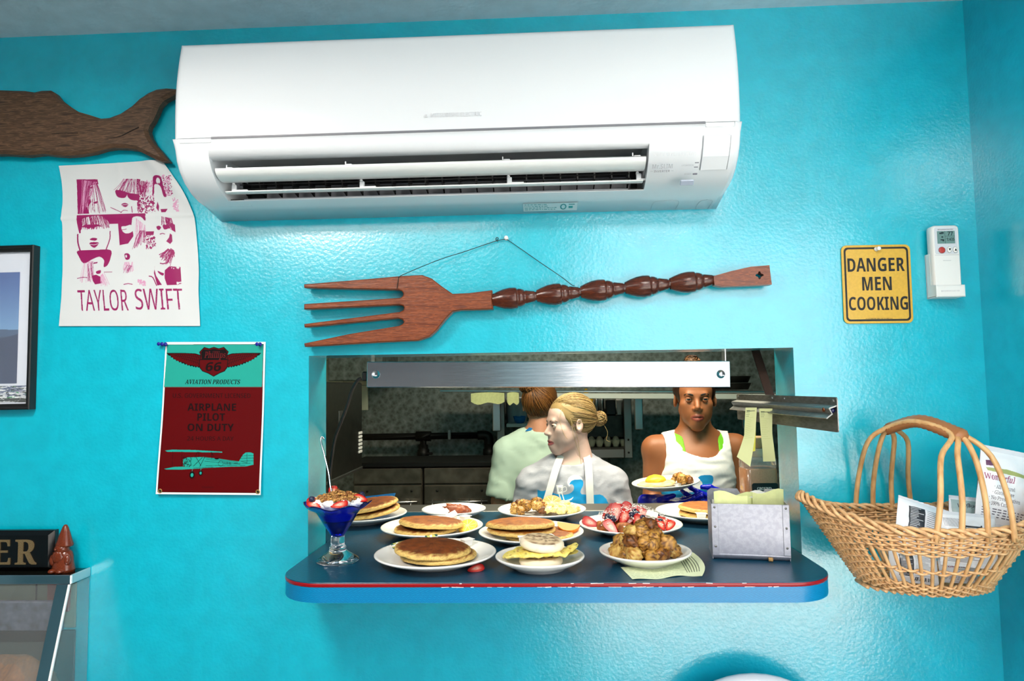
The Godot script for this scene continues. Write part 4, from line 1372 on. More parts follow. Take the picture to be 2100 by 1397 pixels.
# ---- remote control in its holder
func remote_control() -> void:
	mat("remote_white", Color(0.90, 0.90, 0.89), 0.35)
	var o := Vector3(0.8638, 1.8034, 0)
	var h := thing("remote_holder", "white plastic wall holder carrying the remote control", "holder", o)
	var bl := Vector3(0.8143, 1.7274, 0.036)
	var br := Vector3(0.8725, 1.7277, 0.036)
	var hw := br.x - bl.x
	var hx := (bl.x + br.x) / 2
	var by := bl.y
	var top := 1.7522
	var st := mb()
	box(st, Vector3(hx, (by + top) / 2, 0.034), Vector3(hw, top - by, 0.004), 0.0018)
	part(st, "cup_front", M.remote_white, h)
	st = mb()
	box(st, Vector3(hx, by + 0.002, 0.018), Vector3(hw, 0.004, 0.034), 0.0015)
	part(st, "cup_floor", M.remote_white, h)
	for s in [-1, 1]:
		st = mb()
		var x: float = hx + s * (hw / 2 - 0.0008)
		prism(st, [Vector2(-0.0005, by), Vector2(-0.036, by), Vector2(-0.036, top), Vector2(-0.019, top + 0.003), Vector2(-0.017, 1.8211), Vector2(-0.0005, 1.8211)], x - 0.0008, x + 0.0008, 0.0003, Transform3D(Basis(Vector3(0, 0, -1), Vector3(0, 1, 0), Vector3(1, 0, 0)), Vector3.ZERO))
		part(st, "cup_side", M.remote_white, h)
	st = mb()
	box(st, Vector3(hx, (by + 1.8211) / 2, 0.0025), Vector3(hw, 1.8211 - by, 0.003), 0.001)
	part(st, "back_plate", M.remote_white, h)
	letters("MITSUBISHI ELECTRIC", font("Droid Sans"), 0.038, 0.003, Transform3D(Basis(), Vector3(hx, (by + top) / 2, 0.0362)), M.print_grey, h, "maker_name", 0.0004)
	var r := thing("remote_control", "white air conditioner remote with grey screen and red button", "remote control", Vector3(hx, by + 0.004, 0.02))
	var y0 := by + 0.005
	var y1 := 1.8786
	var rw := 0.0561
	var rc := Vector2(hx - 0.0006, (y0 + y1) / 2)
	st = mb()
	prism(st, round_rect(rw, y1 - y0, 0.008, 5, rc), 0.0085, 0.0305, 0.003, Transform3D(), true, true)
	part(st, "body", M.remote_white, r)
	var bw := rw - 0.010
	var cy := 1.8461
	st = mb()
	prism(st, round_rect(bw, 0.056, 0.004, 4, Vector2(rc.x, cy)), 0.0305, 0.0311, 0.0003)
	part(st, "control_panel", mat("panel_grey", Color(0.80, 0.82, 0.85), 0.4), r)
	letters("MITSUBISHI ELECTRIC", font("Droid Sans"), 0.032, 0.0024, Transform3D(Basis(), Vector3(rc.x, 1.8693, 0.0313)), M.print_dark, r, "maker_name", 0.0003)
	var sc := blank(152, 104, Color(0.42, 0.55, 0.54))
	var ink := Color(0.10, 0.16, 0.17)
	sc.fill_rect(Rect2i(66, 0, 3, 104), Color(0.24, 0.33, 0.34))
	sc.fill_rect(Rect2i(66, 42, 86, 3), Color(0.24, 0.33, 0.34))
	print_text(sc, "77", font("Droid Sans", true), Transform2D(Vector2(46, 0), Vector2(0, 32), Vector2(90, 5)), ink)
	print_text(sc, "1:435", font("Droid Sans", true), Transform2D(Vector2(66, 0), Vector2(0, 26), Vector2(80, 56)), ink)
	for a in [[20, 12, 26, 12], [34, 8, 24, 14], [36, 44, 16, 10], [28, 68, 30, 9], [44, 74, 14, 10]]:
		sc.fill_rect(Rect2i(a[0], a[1], a[2], a[3]), ink)
	st = mb()
	var sw := bw * 0.78
	var sy := 1.8528
	sheet(st, func(u: float, v: float) -> Vector3: return Vector3(rc.x + (u - 0.5) * sw, sy + (v - 0.5) * 0.0265, 0.0314), 1, 1, 0.0)
	part(st, "screen", picture(sc, "lcd", 0.2), r)
	mat("button_red", Color(0.70, 0.22, 0.20), 0.4)
	for e in [[Vector3(0.8328, 1.826, 0.032), 0.0066, "button_red"], [Vector3(0.8481, 1.8266, 0.032), 0.0046, "remote_white"], [Vector3(0.8599, 1.8263, 0.032), 0.0046, "remote_white"]]:
		st = mb(true)
		var k := 1.0 if e[2] == "button_red" else 1.35
		lathe(st, V([0, 0.0, e[1] * 1.08, 0.0, e[1] * 1.08, 0.0008, 0, 0.0008]), 20, Transform3D(Basis(Vector3.RIGHT, PI / 2).scaled(Vector3(1, k, 1)), Vector3(e[0].x, e[0].y, 0.0309)))
		var bt := part(st, "button", M.mid_grey, r)
		st = mb(true)
		lathe(st, V([0, 0.0, e[1], 0.0, e[1], 0.0014, e[1] * 0.7, 0.002, 0, 0.0021]), 20, Transform3D(Basis(Vector3.RIGHT, PI / 2).scaled(Vector3(1, k, 1)), Vector3(e[0].x, e[0].y, 0.0311)))
		part(st, "cap", M[e[2]], bt)
		if k > 1.0:
			st = mb()
			var s := -1.0 if e[0].x < 0.8535 else 1.0
			prism(st, [Vector2(-0.0026, -0.0024 * s), Vector2(0.0026, -0.0024 * s), Vector2(0, 0.0024 * s)], 0.0331, 0.0334, 0.0, Transform3D(Basis(), Vector3(e[0].x, e[0].y, 0)))
			part(st, "arrow", M.black, bt)
	st = mb()
	box(st, Vector3(rc.x, 1.8159, 0.0305), Vector3(rw - 0.008, 0.0006, 0.001))
	box(st, Vector3(rc.x, 1.8042, 0.0305), Vector3(0.016, 0.0006, 0.0008))
	part(st, "flap_seam", M.mid_grey, r)

# ---- heated lamp bar under the hatch's head
func lamp_bar() -> void:
	var a := Vector3(-0.4074, 1.5888, -0.09)
	var b := Vector3(0.4228, 1.5768, -0.09)
	var bs := Basis(Vector3.BACK, atan2(b.y - a.y, b.x - a.x))
	var c := (a + b) / 2
	var t := thing("heat_lamp_bar", "long brushed steel heat lamp bar hanging in the hatch", "heat lamp", c, "", true)
	t.basis = bs
	var L := (b - a).length()
	var st := mb()
	var brushed := grain(mat("brushed_steel", Color(0.80, 0.82, 0.84), 0.2, 1.0), noise_tex(0.02, grey_ramp(0.86, 1.0), 71, 256, 5), bump_tex(0.02, 2.0, 72, 256, 4), Vector3(1.2, 60, 60), 0.12)
	box(st, Vector3(0, 0, -0.004), Vector3(L, 0.0597, 0.008), 0.0015)
	part(st, "front_panel", brushed, t)
	st = mb()
	box(st, Vector3(0, 0.0275, -0.075), Vector3(L, 0.004, 0.134), 0.001)
	part(st, "top_panel", brushed, t)
	st = mb()
	box(st, Vector3(0, 0, -0.146), Vector3(L, 0.0597, 0.008), 0.0015)
	part(st, "back_panel", brushed, t)
	for s in [-1, 1]:
		st = mb()
		box(st, Vector3(s * (L / 2 - 0.001), 0, -0.075), Vector3(0.002, 0.056, 0.134))
		part(st, "end_plate", brushed, t)
		st = mb(true)
		lathe(st, V([0.0, 0.0004, 0.0092, 0.0004, 0.0094, 0.0008, 0.0097, 0.0008, 0.0099, 0.0]), 28, Transform3D(Basis(Vector3.RIGHT, PI / 2), Vector3(s * (L / 2 - 0.0215), 0.0, 0.0)))
		part(st, "knock_out_disc", brushed, t)
		st = mb()
		box(st, Vector3(s * (L / 2 - 0.001), 0.038, -0.05), Vector3(0.002, 0.03, 0.03))
		part(st, "hanger", M.steel, t)
	st = mb()
	box(st, Vector3(0, 0.006, -0.075), Vector3(L - 0.03, 0.02, 0.10), 0.006)
	part(st, "reflector", M.dull_steel, t)
	st = mb()
	box(st, Vector3(-L / 2 - 0.0065, -0.004, -0.02), Vector3(0.013, 0.022, 0.03), 0.003)
	part(st, "cord_gland", M.black, t)
	st = mb(true)
	O = c
	tube(st, spline([Vector3(-0.4253, 1.5807, -0.11), Vector3(-0.4345, 1.5751, -0.11), Vector3(-0.4501, 1.5536, -0.12), Vector3(-0.4645, 1.5169, -0.13), Vector3(-0.4827, 1.4775, -0.14), Vector3(-0.4986, 1.4436, -0.15), Vector3(-0.5098, 1.4022, -0.16), Vector3(-0.5176, 1.3605, -0.17), Vector3(-0.5199, 1.3198, -0.17), Vector3(-0.5197, 1.2502, -0.17)], 4), 0.0042, 10)
	var cd := part(st, "power_cord", M.black, t)
	cd.basis = bs.inverse()
	O = Vector3.ZERO

# ---- order rail with two tickets
func ticket_rail() -> void:
	var A := Vector3(0.469, 1.4995, -0.21)
	var B := Vector3(0.5055, 1.4995, 0.27)
	var ax := (B - A).normalized()
	var side := Vector3.UP.cross(ax).normalized() * -1.0   # towards the dining room's left
	if side.x > 0:
		side = -side
	var bs := Basis(ax, Vector3.UP, ax.cross(Vector3.UP))
	var t := thing("ticket_rail", "aluminium order ticket rail sticking out along the hatch's side", "ticket rail", (A + B) / 2, "", true)
	t.basis = bs
	var L := (B - A).length()
	var n := -1.0 if bs.z.x > 0 else 1.0        # local z that faces left
	var alu := grain(mat("aluminium", Color(0.60, 0.61, 0.60), 0.42, 0.9), noise_tex(0.03, grey_ramp(0.75, 1.0), 75, 256, 5), null, Vector3(5, 20, 5), 1.0, false)
	var st := mb()
	prism(st, round_rect(L, 0.0605, 0.005), -0.001, 0.001, 0.0004)
	part(st, "back_plate", alu, t)
	# jaw: a folded channel that grips the tickets, profile across the rail
	var prof := V([0.001, 0.0165, 0.014, 0.0125, 0.0152, 0.0105, 0.0105, 0.002, 0.0205, -0.0055, 0.0192, -0.007, 0.0085, 0.001, 0.0125, 0.0102, 0.001, 0.0145])
	var q := []
	for p in prof:
		q.append(Vector2(p.x * n, p.y))
	st = mb()
	prism(st, q, -L / 2 + 0.001, L / 2 - 0.002, 0.0, Transform3D(Basis(Vector3(0, 0, 1), Vector3(0, 1, 0), Vector3(-1, 0, 0)), Vector3.ZERO))
	part(st, "jaw", alu, t)
	st = mb(true)
	lump(st, Vector3(L / 2 - 0.008, 0.0075, 0.0062 * n), Vector3(0.005, 0.005, 0.005))
	part(st, "gripping_marble", mat("marble_blue", Color(0.05, 0.06, 0.25), 0.05), t)
	st = mb(true)
	lathe(st, V([0, 0, 0.004, 0, 0.004, 0.002, 0.002, 0.003, 0, 0.003]), 14, Transform3D(Basis(Vector3.RIGHT, PI / 2 * n), Vector3(L / 2 - 0.021, 0.0085, 0.0135 * n)))
	part(st, "rivet", mat("copper", Color(0.55, 0.33, 0.22), 0.4, 1.0), t)
	for x in [-L / 2 + 0.012, -0.03, 0.03, L / 2 - 0.012]:
		st = mb(true)
		lathe(st, V([0, 0.0, 0.0036, 0, 0.0030, 0.0014, 0, 0.0018]), 14, Transform3D(Basis(Vector3.RIGHT, PI / 2 * n), Vector3(x, 0.0235, 0.001 * n)))
		part(st, "screw", M.dull_steel, t)
	# strap up to the hatch's head
	st = mb()
	O = t.position
	var s0 := Vector3(0.483, 1.632, -0.10)
	var s1 := Vector3(0.4985, 1.515, -0.046)
	var d := (s1 - s0).normalized()
	box(st, (s0 + s1) / 2, Vector3(0.0185, (s1 - s0).length() + 0.006, 0.003), 0.0005, Basis(d.cross(Vector3.BACK).normalized() * -1.0, d, d.cross(d.cross(Vector3.BACK)).normalized() * 1.0).orthonormalized())
	var sp := part(st, "hanging_strap", mat("rusty_steel", Color(0.17, 0.10, 0.06), 0.5, 0.6), t)
	sp.basis = bs.inverse()
	O = Vector3.ZERO
	# tickets: narrow yellow slips with faint print
	var im := blank(64, 256, Color(0.80, 0.82, 0.60))
	rng.seed = 14
	for r in 16:
		var w := rng.randi_range(14, 50)
		im.fill_rect(Rect2i(6, 14 + r * 9, w, 2), Color(0.45, 0.50, 0.34) if r < 4 else Color(0.74, 0.77, 0.52))
	im.fill_rect(Rect2i(8, 16, 46, 3), Color(0.16, 0.2, 0.16))
	var slip := picture(im, "slip_print", 0.7)
	for e in [["yellow order slip with a pointed torn end hanging from the rail", [Vector3(0.4334, 1.5038, -0.02), Vector3(0.451, 1.5042, 0), Vector3(0.4281, 1.4456, -0.02), Vector3(0.4471, 1.455, 0), Vector3(0.4096, 1.3997, -0.015), Vector3(0.4316, 1.3807, 0)]], ["yellow order slip with a straight end hanging from the rail", [Vector3(0.4544, 1.5023, 0.005), Vector3(0.4736, 1.5028, 0.03), Vector3(0.4554, 1.4491, 0.005), Vector3(0.4715, 1.4507, 0.03), Vector3(0.4567, 1.3917, 0.01), Vector3(0.4726, 1.3953, 0.035)]]]:
		var p: Array = e[1]
		var tk := thing("order_slip", e[0], "ticket", p[0], "order slips on the rail")
		st = mb(true)
		var seven: bool = e[0].contains("pointed")
		sheet(st, func(u: float, v: float) -> Vector3:
			var k := (1.0 - v) * 2.0
			var l: Vector3 = p[0].lerp(p[2], k) if k < 1.0 else p[2].lerp(p[4], k - 1.0)
			var r: Vector3 = p[1].lerp(p[3], k) if k < 1.0 else p[3].lerp(p[5], k - 1.0)
			return l.lerp(r, u) + Vector3(0, 0, 0.004 * sin(v * 5.0 + u) * (1.0 - v)), 5, 16, 0.0003)
		part(st, "paper", slip, tk)
	# one more slip behind the pointed one
	var tk2 := thing("order_slip", "brighter yellow slip edge peeking out behind the pointed one", "ticket", Vector3(0.4519, 1.4781, -0.03), "order slips on the rail")
	st = mb(true)
	sheet(st, func(u: float, v: float) -> Vector3: return Vector3(0.4383, 1.5034, -0.03).lerp(Vector3(0.4561, 1.5035, -0.02), u).lerp(Vector3(0.4316, 1.4052, -0.03).lerp(Vector3(0.4505, 1.4112, -0.02), u), 1.0 - v), 2, 6, 0.0003)
	part(st, "paper", mat("slip_yellow", Color(0.90, 0.88, 0.35), 0.7), tk2)

# ---- bent metal box with receipts
func metal_box() -> void:
	var bs := Basis(Vector3.UP, -0.16)
	var at := Vector3(0.421, 1.2001, 0.0)
	var t := thing("receipt_box", "bent aluminium box stuffed with receipts at the end of the serving shelf", "box", at, "", true)
	t.basis = bs
	var alu := grain(mat("scuffed_aluminium", Color(0.68, 0.69, 0.73), 0.45, 0.75), noise_tex(0.05, [[0.0, Color(0.90, 0.90, 0.92)], [0.5, Color(0.95, 0.95, 0.96)], [0.62, Color(1, 1, 1)], [1.0, Color(0.93, 0.93, 0.95)]], 81, 512, 5), bump_tex(0.03, 2.0, 82), Vector3(3, 3, 3), 0.1, false)
	var w := 0.150
	var z := 0.058
	var st := mb()
	prism(st, V([-w / 2, 0.012, -w / 2, 0.112, w / 2, 0.112, w / 2, 0.012]), z - 0.0012, z, 0.0003)
	part(st, "front_plate", alu, t)
	st = mb()
	var foot := []
	for i in 6:
		var a := PI / 2 * i / 5
		foot.append(Vector2(-z + 0.012 - 0.012 * cos(a), 0.012 - 0.012 * sin(a)))
	foot = foot + V([0.045, 0.0, 0.045, 0.0014, -z + 0.012, 0.0014, -z + 0.004, 0.005, -z + 0.0014, 0.012])
	prism(st, foot, -w / 2, w / 2, 0.0, Transform3D(Basis(Vector3(0, 0, -1), Vector3(0, 1, 0), Vector3(1, 0, 0)), Vector3.ZERO), false, true)
	part(st, "floor_plate", alu, t)
	for s in [-1, 1]:
		st = mb()
		box(st, Vector3(s * (w / 2 - 0.0008), 0.056, 0.006), Vector3(0.0014, 0.11, 0.1), 0.0003)
		part(st, "side_plate", alu, t)
		st = mb()
		box(st, Vector3(s * (w / 2 - 0.0065), 0.062, z + 0.0007), Vector3(0.013, 0.1, 0.0014), 0.0004)
		var fl := part(st, "corner_flange", alu, t)
		for y in [0.027, 0.066, 0.105]:
			st = mb(true)
			lathe(st, V([0, 0, 0.0024, 0, 0.002, 0.001, 0, 0.0013]), 12, Transform3D(Basis(Vector3.RIGHT, PI / 2), Vector3(s * (w / 2 - 0.0065), y, z + 0.0014)))
			part(st, "rivet", M.dull_steel, fl)
	# back plate with a scooped top
	st = mb()
	var back := V([-w / 2, 0.0, w / 2, 0.0, w / 2, 0.128]) + spline(V([0.045, 0.128, 0.036, 0.112, 0.02, 0.107, -0.0, 0.112, -0.012, 0.128]), 4) + V([-w / 2 + 0.008, 0.128, -w / 2, 0.122])
	prism(st, back, -0.046, -0.0446, 0.0003)
	part(st, "back_plate", alu, t)
	st = mb(true)
	lathe(st, V([0, -0.004, 0.004, -0.004, 0.004, 0.004, 0, 0.004]), 12, Transform3D(Basis(Vector3.BACK, PI / 2), Vector3(0.036, 0.0044, z + 0.003)))
	part(st, "cork_foot", mat("cork", Color(0.66, 0.52, 0.32), 0.9), t)
	# receipts standing in the box
	rng.seed = 31
	for i in 11:
		var pale := i % 4 == 1
		var x := -0.05 + 0.0105 * i
		var p := thing("receipt", "crumpled %s receipt stuffed in the aluminium box" % ("white" if pale else "pale yellow-green"), "receipt", at, "receipts in the aluminium box", true)
		p.basis = bs
		var z0 := 0.048 - 0.0085 * i
		var tall := rng.randf_range(0.112, 0.124)
		var ww := rng.randf_range(0.05, 0.075)
		if i == 0:
			x = -0.035
			tall = 0.131
			ww = 0.066
		elif i == 3:
			x = 0.05
			tall = 0.134
		x = clampf(x, -w / 2 + ww / 2 + 0.004, w / 2 - ww / 2 - 0.004)
		var ph := rng.randf() * 6.0
		st = mb(true)
		sheet(st, func(u: float, v: float) -> Vector3: return Vector3(x + (u - 0.5) * ww, 0.004 + v * (tall - 0.004) + (0.006 * sin(u * 5.0 + ph) if v > 0.9 else 0.0), z0 + 0.0035 * sin(v * 4.0 + ph) * (0.2 + v) + 0.0025 * sin(u * 6 + ph)), 6, 8, 0.0003)
		part(st, "paper", M.paper_white if pale else M.ticket_paper, p)

# ---- the wicker basket and its bags
func basket() -> void:
	var cane := grain(mat("cane", Color(0.88, 0.72, 0.53), 0.45), noise_tex(0.03, [[0.0, Color(0.66, 0.56, 0.46)], [0.5, Color(0.95, 0.92, 0.88)], [1.0, Color.WHITE]], 91), null, Vector3(9, 9, 9))
	var rod := grain(mat("cane_rod", Color(0.88, 0.71, 0.50), 0.4), noise_tex(0.02, [[0.0, Color(0.74, 0.64, 0.52)], [0.5, Color(0.95, 0.93, 0.9)], [1.0, Color.WHITE]], 93), null, Vector3(10, 3, 10))
	var xc := 0.701
	var zc := 0.142
	var t := thing("wicker_basket", "boat-shaped wicker basket with tall cane handle hung on the turquoise wall", "basket", Vector3(xc, 1.178, zc))
	var S := func(th: float, v: float) -> Vector3:
		var c := cos(th)
		var k := 1.0 - pow(absf(c), 2.4)
		var rim := Vector3(0.219 * c, 1.297 + 0.046 * pow(absf(c), 3.0), 0.126 * signf(sin(th)) * pow(k, 0.72))
		var bot := Vector3(0.118 * c, 1.178 + 0.012 * absf(c) * absf(c), 0.074 * sin(th))
		var e := pow(v, 1.5)
		return Vector3(xc + lerpf(rim.x, bot.x, lerpf(e, v, absf(c))), lerpf(rim.y, bot.y, v), zc + lerpf(rim.z, bot.z, e))
	var nrm := func(th: float, v: float) -> Vector3:
		var a: Vector3 = S.call(th + 0.01, v) - S.call(th - 0.01, v)
		var b: Vector3 = S.call(th, minf(v + 0.01, 1.0)) - S.call(th, maxf(v - 0.01, 0.0))
		var n := a.cross(b).normalized()
		var out: Vector3 = S.call(th, v) - Vector3(xc, 1.24, zc)
		return n if n.dot(Vector3(out.x, 0, out.z)) > 0 else -n
	var N := 58
	for i in N:
		var th := TAU * (i + 0.5) / N
		var st := mb(true)
		var pts := []
		for k in 9:
			pts.append(S.call(th, 0.02 + 0.98 * k / 8.0))
		tube(st, pts, 0.0031, 7)
		part(st, "stake", rod, t)
	var rows := []
	for k in 9:
		rows.append([0.05 + 0.036 * k, 0.0])
	for v in [0.395, 0.435, 0.475, 0.515, 0.555]:
		rows.append([v, 0.74])
	rows.append([0.60, 0.0])
	rows.append([0.632, 0.0])
	for v in [0.675, 0.715, 0.755, 0.795]:
		rows.append([v, 0.74])
	for k in 5:
		rows.append([0.845 + 0.036 * k, 0.0])
	for r in rows.size():
		var v: float = rows[r][0]
		var gap: float = rows[r][1]
		var run := []
		var runs := []
		for i in N * 4 + 1:
			var th := TAU * i / (N * 4.0)
			if gap > 0.0 and absf(cos(th)) < gap:
				if run.size() > 3:
					runs.append(run)
				run = []
				continue
			var wave := cos(PI * (i / 4.0 - 0.5) + PI * r)
			run.append(S.call(th, v) + nrm.call(th, v) * 0.0034 * wave)
		if run.size() > 3:
			runs.append(run)
		for q in runs:
			var st := mb(true)
			tube(st, q, 0.0022, 6)
			part(st, "weaver", cane, t)
	# floor of the basket: flat rods
	for i in 22:
		var st := mb(true)
		var x := -0.112 + 0.2245 * i / 21.0
		var h := 0.074 * sqrt(maxf(0.02, 1.0 - pow(x / 0.118, 2)))
		tube(st, [Vector3(xc + x, 1.179, zc - h), Vector3(xc + x, 1.179, zc + h)], 0.0036, 7)
		part(st, "floor_rod", cane, t)
	# braided rim: three strands rolling round each other
	for s in 3:
		var st := mb(true)
		var pts := []
		for i in N * 6 + 1:
			var th := TAU * i / (N * 6.0)
			var ph := TAU * (i / 18.0) + TAU * s / 3.0
			var n: Vector3 = nrm.call(th, 0.0)
			pts.append(S.call(th, 0.0) + Vector3.UP * 0.0055 * sin(ph) + n * 0.0065 * cos(ph))
		tube(st, pts, 0.0036, 7)
		part(st, "braided_rim", cane, t)
	# handle: four rods from back to front through a wrapped grip
	var g0 := Vector3(0.690, 1.464, 0.078)
	var g1 := Vector3(0.744, 1.459, 0.196)
	var gm := Vector3(0.714, 1.479, 0.135)
	var bx := [0.638, 0.673, 0.712, 0.750]
	var fx := [0.660, 0.702, 0.746, 0.790]
	for i in 4:
		var st := mb(true)
		var o := (i - 1.5) * 0.0075
		var sid := Vector3(1, 0, -0.35).normalized() * o
		var b := Vector3(bx[i], 1.293, 0.018)
		var f := Vector3(fx[i], 1.283, 0.266)
		tube(st, spline([b, b + Vector3(0.004 * (1.5 - i), 0.065, 0.006), b.lerp(g0, 0.62) + Vector3(0.012 * (i - 1.5), 0.035, 0.0), g0 + sid, gm + sid, g1 + sid, f.lerp(g1, 0.62) + Vector3(0.012 * (i - 1.5), 0.03, 0.012), f + Vector3(0.006 * (1.5 - i), 0.07, 0.004), f], 5), 0.0048, 10)
		part(st, "handle_rod", rod, t)
	var st := mb(true)
	var path := spline([g0 - Vector3(0.004, 0.004, 0.006), g0, gm, g1, g1 + Vector3(0.003, -0.004, 0.004)], 14)
	var rad := []
	for i in path.size():
		rad.append(0.0155 + (0.0011 if i % 2 else -0.0005))
	tube(st, path, rad, 20, true, 0.62)
	part(st, "wrapped_grip", mat("wrap_cane", Color(0.62, 0.40, 0.23), 0.4), t)
	st = mb(true)
	var cw := Vector3(0.555, 1.3137, 0.05)
	lathe(st, V([0.003, 0, 0.0055, 0, 0.0055, 0.0012, 0.003, 0.0012]), 16, Transform3D(Basis(Vector3.RIGHT, PI / 2), cw))
	part(st, "hanging_washer", M.white_paint, t)
	bags()

func bag(label: String, at: Vector3, w: float, h: float, thick: float, bs: Basis, material: Material, seed_: int) -> void:
	var t := thing("snack_bag", label, "snack bag", at, "snack bags in the wicker basket", true)
	t.basis = bs
	var nz := FastNoiseLite.new()
	nz.seed = seed_
	nz.frequency = 14.0
	for s in [1.0, -1.0]:
		var st := mb(true)
		var f := func(u: float, v: float) -> Vector3:
			var uu := u if s > 0 else 1.0 - u
			var e := pow(maxf(0.0, sin(PI * clampf((v - 0.07) / 0.86, 0, 1))), 0.55) * pow(maxf(0.0, sin(PI * uu)), 0.5)
			var x := (uu - 0.5) * w * (1.0 - 0.07 * e)
			var z: float = s * (thick / 2 * e + 0.0006) + 0.006 * nz.get_noise_2d(uu * w * 1.2 + 3, v * h * 1.2) * (0.3 + e) * s
			if v < 0.07 or v > 0.93:
				z = s * 0.0005 + 0.0012 * sin(uu * 60.0)
			return Vector3(x, (v - 0.5) * h, z)
		sheet(st, f, 20, 26, 0.0)
		part(st, "front_film" if s > 0 else "back_film", material, t)

func bag_print(kind: int) -> StandardMaterial3D:
	var im := blank(256, 320, Color(0.90, 0.91, 0.93))
	rng.seed = 50 + kind
	var ink := Color(0.10, 0.10, 0.14)
	var sans := font("Droid Sans", true)
	var serif := font("Droid Serif", true)
	im.fill_rect(Rect2i(0, 0, 256, 20), Color(0.82, 0.84, 0.87))
	im.fill_rect(Rect2i(0, 300, 256, 20), Color(0.82, 0.84, 0.87))
	if kind == 0:      # back of pack: product claims
		fill_poly(im, V([20, 60, 52, 56, 54, 78, 22, 80]), Color(0.35, 0.12, 0.30))
		fill_poly(im, V([22, 88, 120, 84, 250, 96, 250, 106, 30, 100]), Color(0.62, 0.66, 0.40))
		print_text(im, "Wonderful", serif, Transform2D(Vector2(150, 0), Vector2(0, 26), Vector2(14, 108)), Color(0.55, 0.20, 0.38))
		for e in [["All Natural", 60, 150], ["Gluten Free", 56, 172], ["No Preservatives", 44, 194], ["100% Cane", 50, 216]]:
			print_text(im, "· " + e[0], font("Droid Serif"), Transform2D(Vector2(e[0].length() * 10, 0), Vector2(0, 15), Vector2(e[1], e[2])), ink)
		for r in 4:
			for k in 9:
				im.fill_rect(Rect2i(20 + k * 25, 244 + r * 10, rng.randi_range(10, 21), 4), Color(0.35, 0.35, 0.4))
	elif kind == 1:    # nutrition table
		im.fill_rect(Rect2i(40, 60, 70, 200), Color(0.16, 0.17, 0.2))
		for r in 18:
			im.fill_rect(Rect2i(46, 66 + r * 11, rng.randi_range(24, 58), 4), Color(0.82, 0.84, 0.86))
		for r in 15:
			im.fill_rect(Rect2i(120, 64 + r * 13, rng.randi_range(60, 110), 3), Color(0.3, 0.32, 0.36))
		for k in 12:
			im.fill_rect(Rect2i(124 + k * 9, 262, rng.randi_range(2, 6), 34), ink)
	elif kind == 2:    # grey-green front, seen upside down
		fill_poly(im, V([10, 24, 246, 24, 246, 296, 10, 296]), Color(0.60, 0.68, 0.68))
		print_text(im, "Original", sans, Transform2D(Vector2(-150, 0), Vector2(0, -30), Vector2(200, 70)), ink)
		stroke(im, spline(V([60, 150, 90, 180, 140, 170, 180, 200]), 5), 3.0, Color(0.2, 0.25, 0.28))
		stroke(im, V([120, 140, 150, 220]), 3.0, Color(0.2, 0.25, 0.28))
	else:              # big black letters
		print_text(im, "DE D", serif, Transform2D(Vector2(0, 170), Vector2(-90, 0), Vector2(190, 70)), ink)
		for k in 14:
			im.fill_rect(Rect2i(20 + k * 5, 40, 2, 50), Color(0.4, 0.42, 0.48))
		for r in 6:
			im.fill_rect(Rect2i(30, 250 + r * 8, rng.randi_range(80, 190), 3), Color(0.45, 0.45, 0.5))
	return picture(im, "bag_print_%d" % kind, 0.28)

func bags() -> void:
	bag("tall white snack bag with product claims, standing upright by the side wall", Vector3(0.852, 1.352, 0.145), 0.090, 0.150, 0.032, Basis.from_euler(Vector3(-0.12, 0.0, -0.22)), bag_print(0), 1)
	bag("white snack bag showing a nutrition table, tipped over in the basket", Vector3(0.698, 1.287, 0.158), 0.10, 0.088, 0.030, Basis.from_euler(Vector3(-0.35, 0.1, -0.35)), bag_print(1), 2)
	bag("grey-green snack bag standing upside down behind the others", Vector3(0.792, 1.288, 0.13), 0.066, 0.095, 0.028, Basis.from_euler(Vector3(-0.1, 0.05, -0.12)), bag_print(2), 3)
	bag("white snack bag with big black letters behind the basket's rim", Vector3(0.760, 1.268, 0.185), 0.100, 0.095, 0.028, Basis.from_euler(Vector3(-0.2, 0.0, -0.1)), bag_print(3), 4)
	bag("white snack bag lying low in the basket's lattice", Vector3(0.672, 1.216, 0.165), 0.085, 0.058, 0.026, Basis.from_euler(Vector3(-0.3, 0.0, -0.12)), bag_print(1), 5)
	bag("folded snack bag lying at the basket's bottom towards the side wall", Vector3(0.752, 1.209, 0.165), 0.068, 0.045, 0.026, Basis.from_euler(Vector3(-0.3, 0.0, -0.05)), bag_print(0), 6)

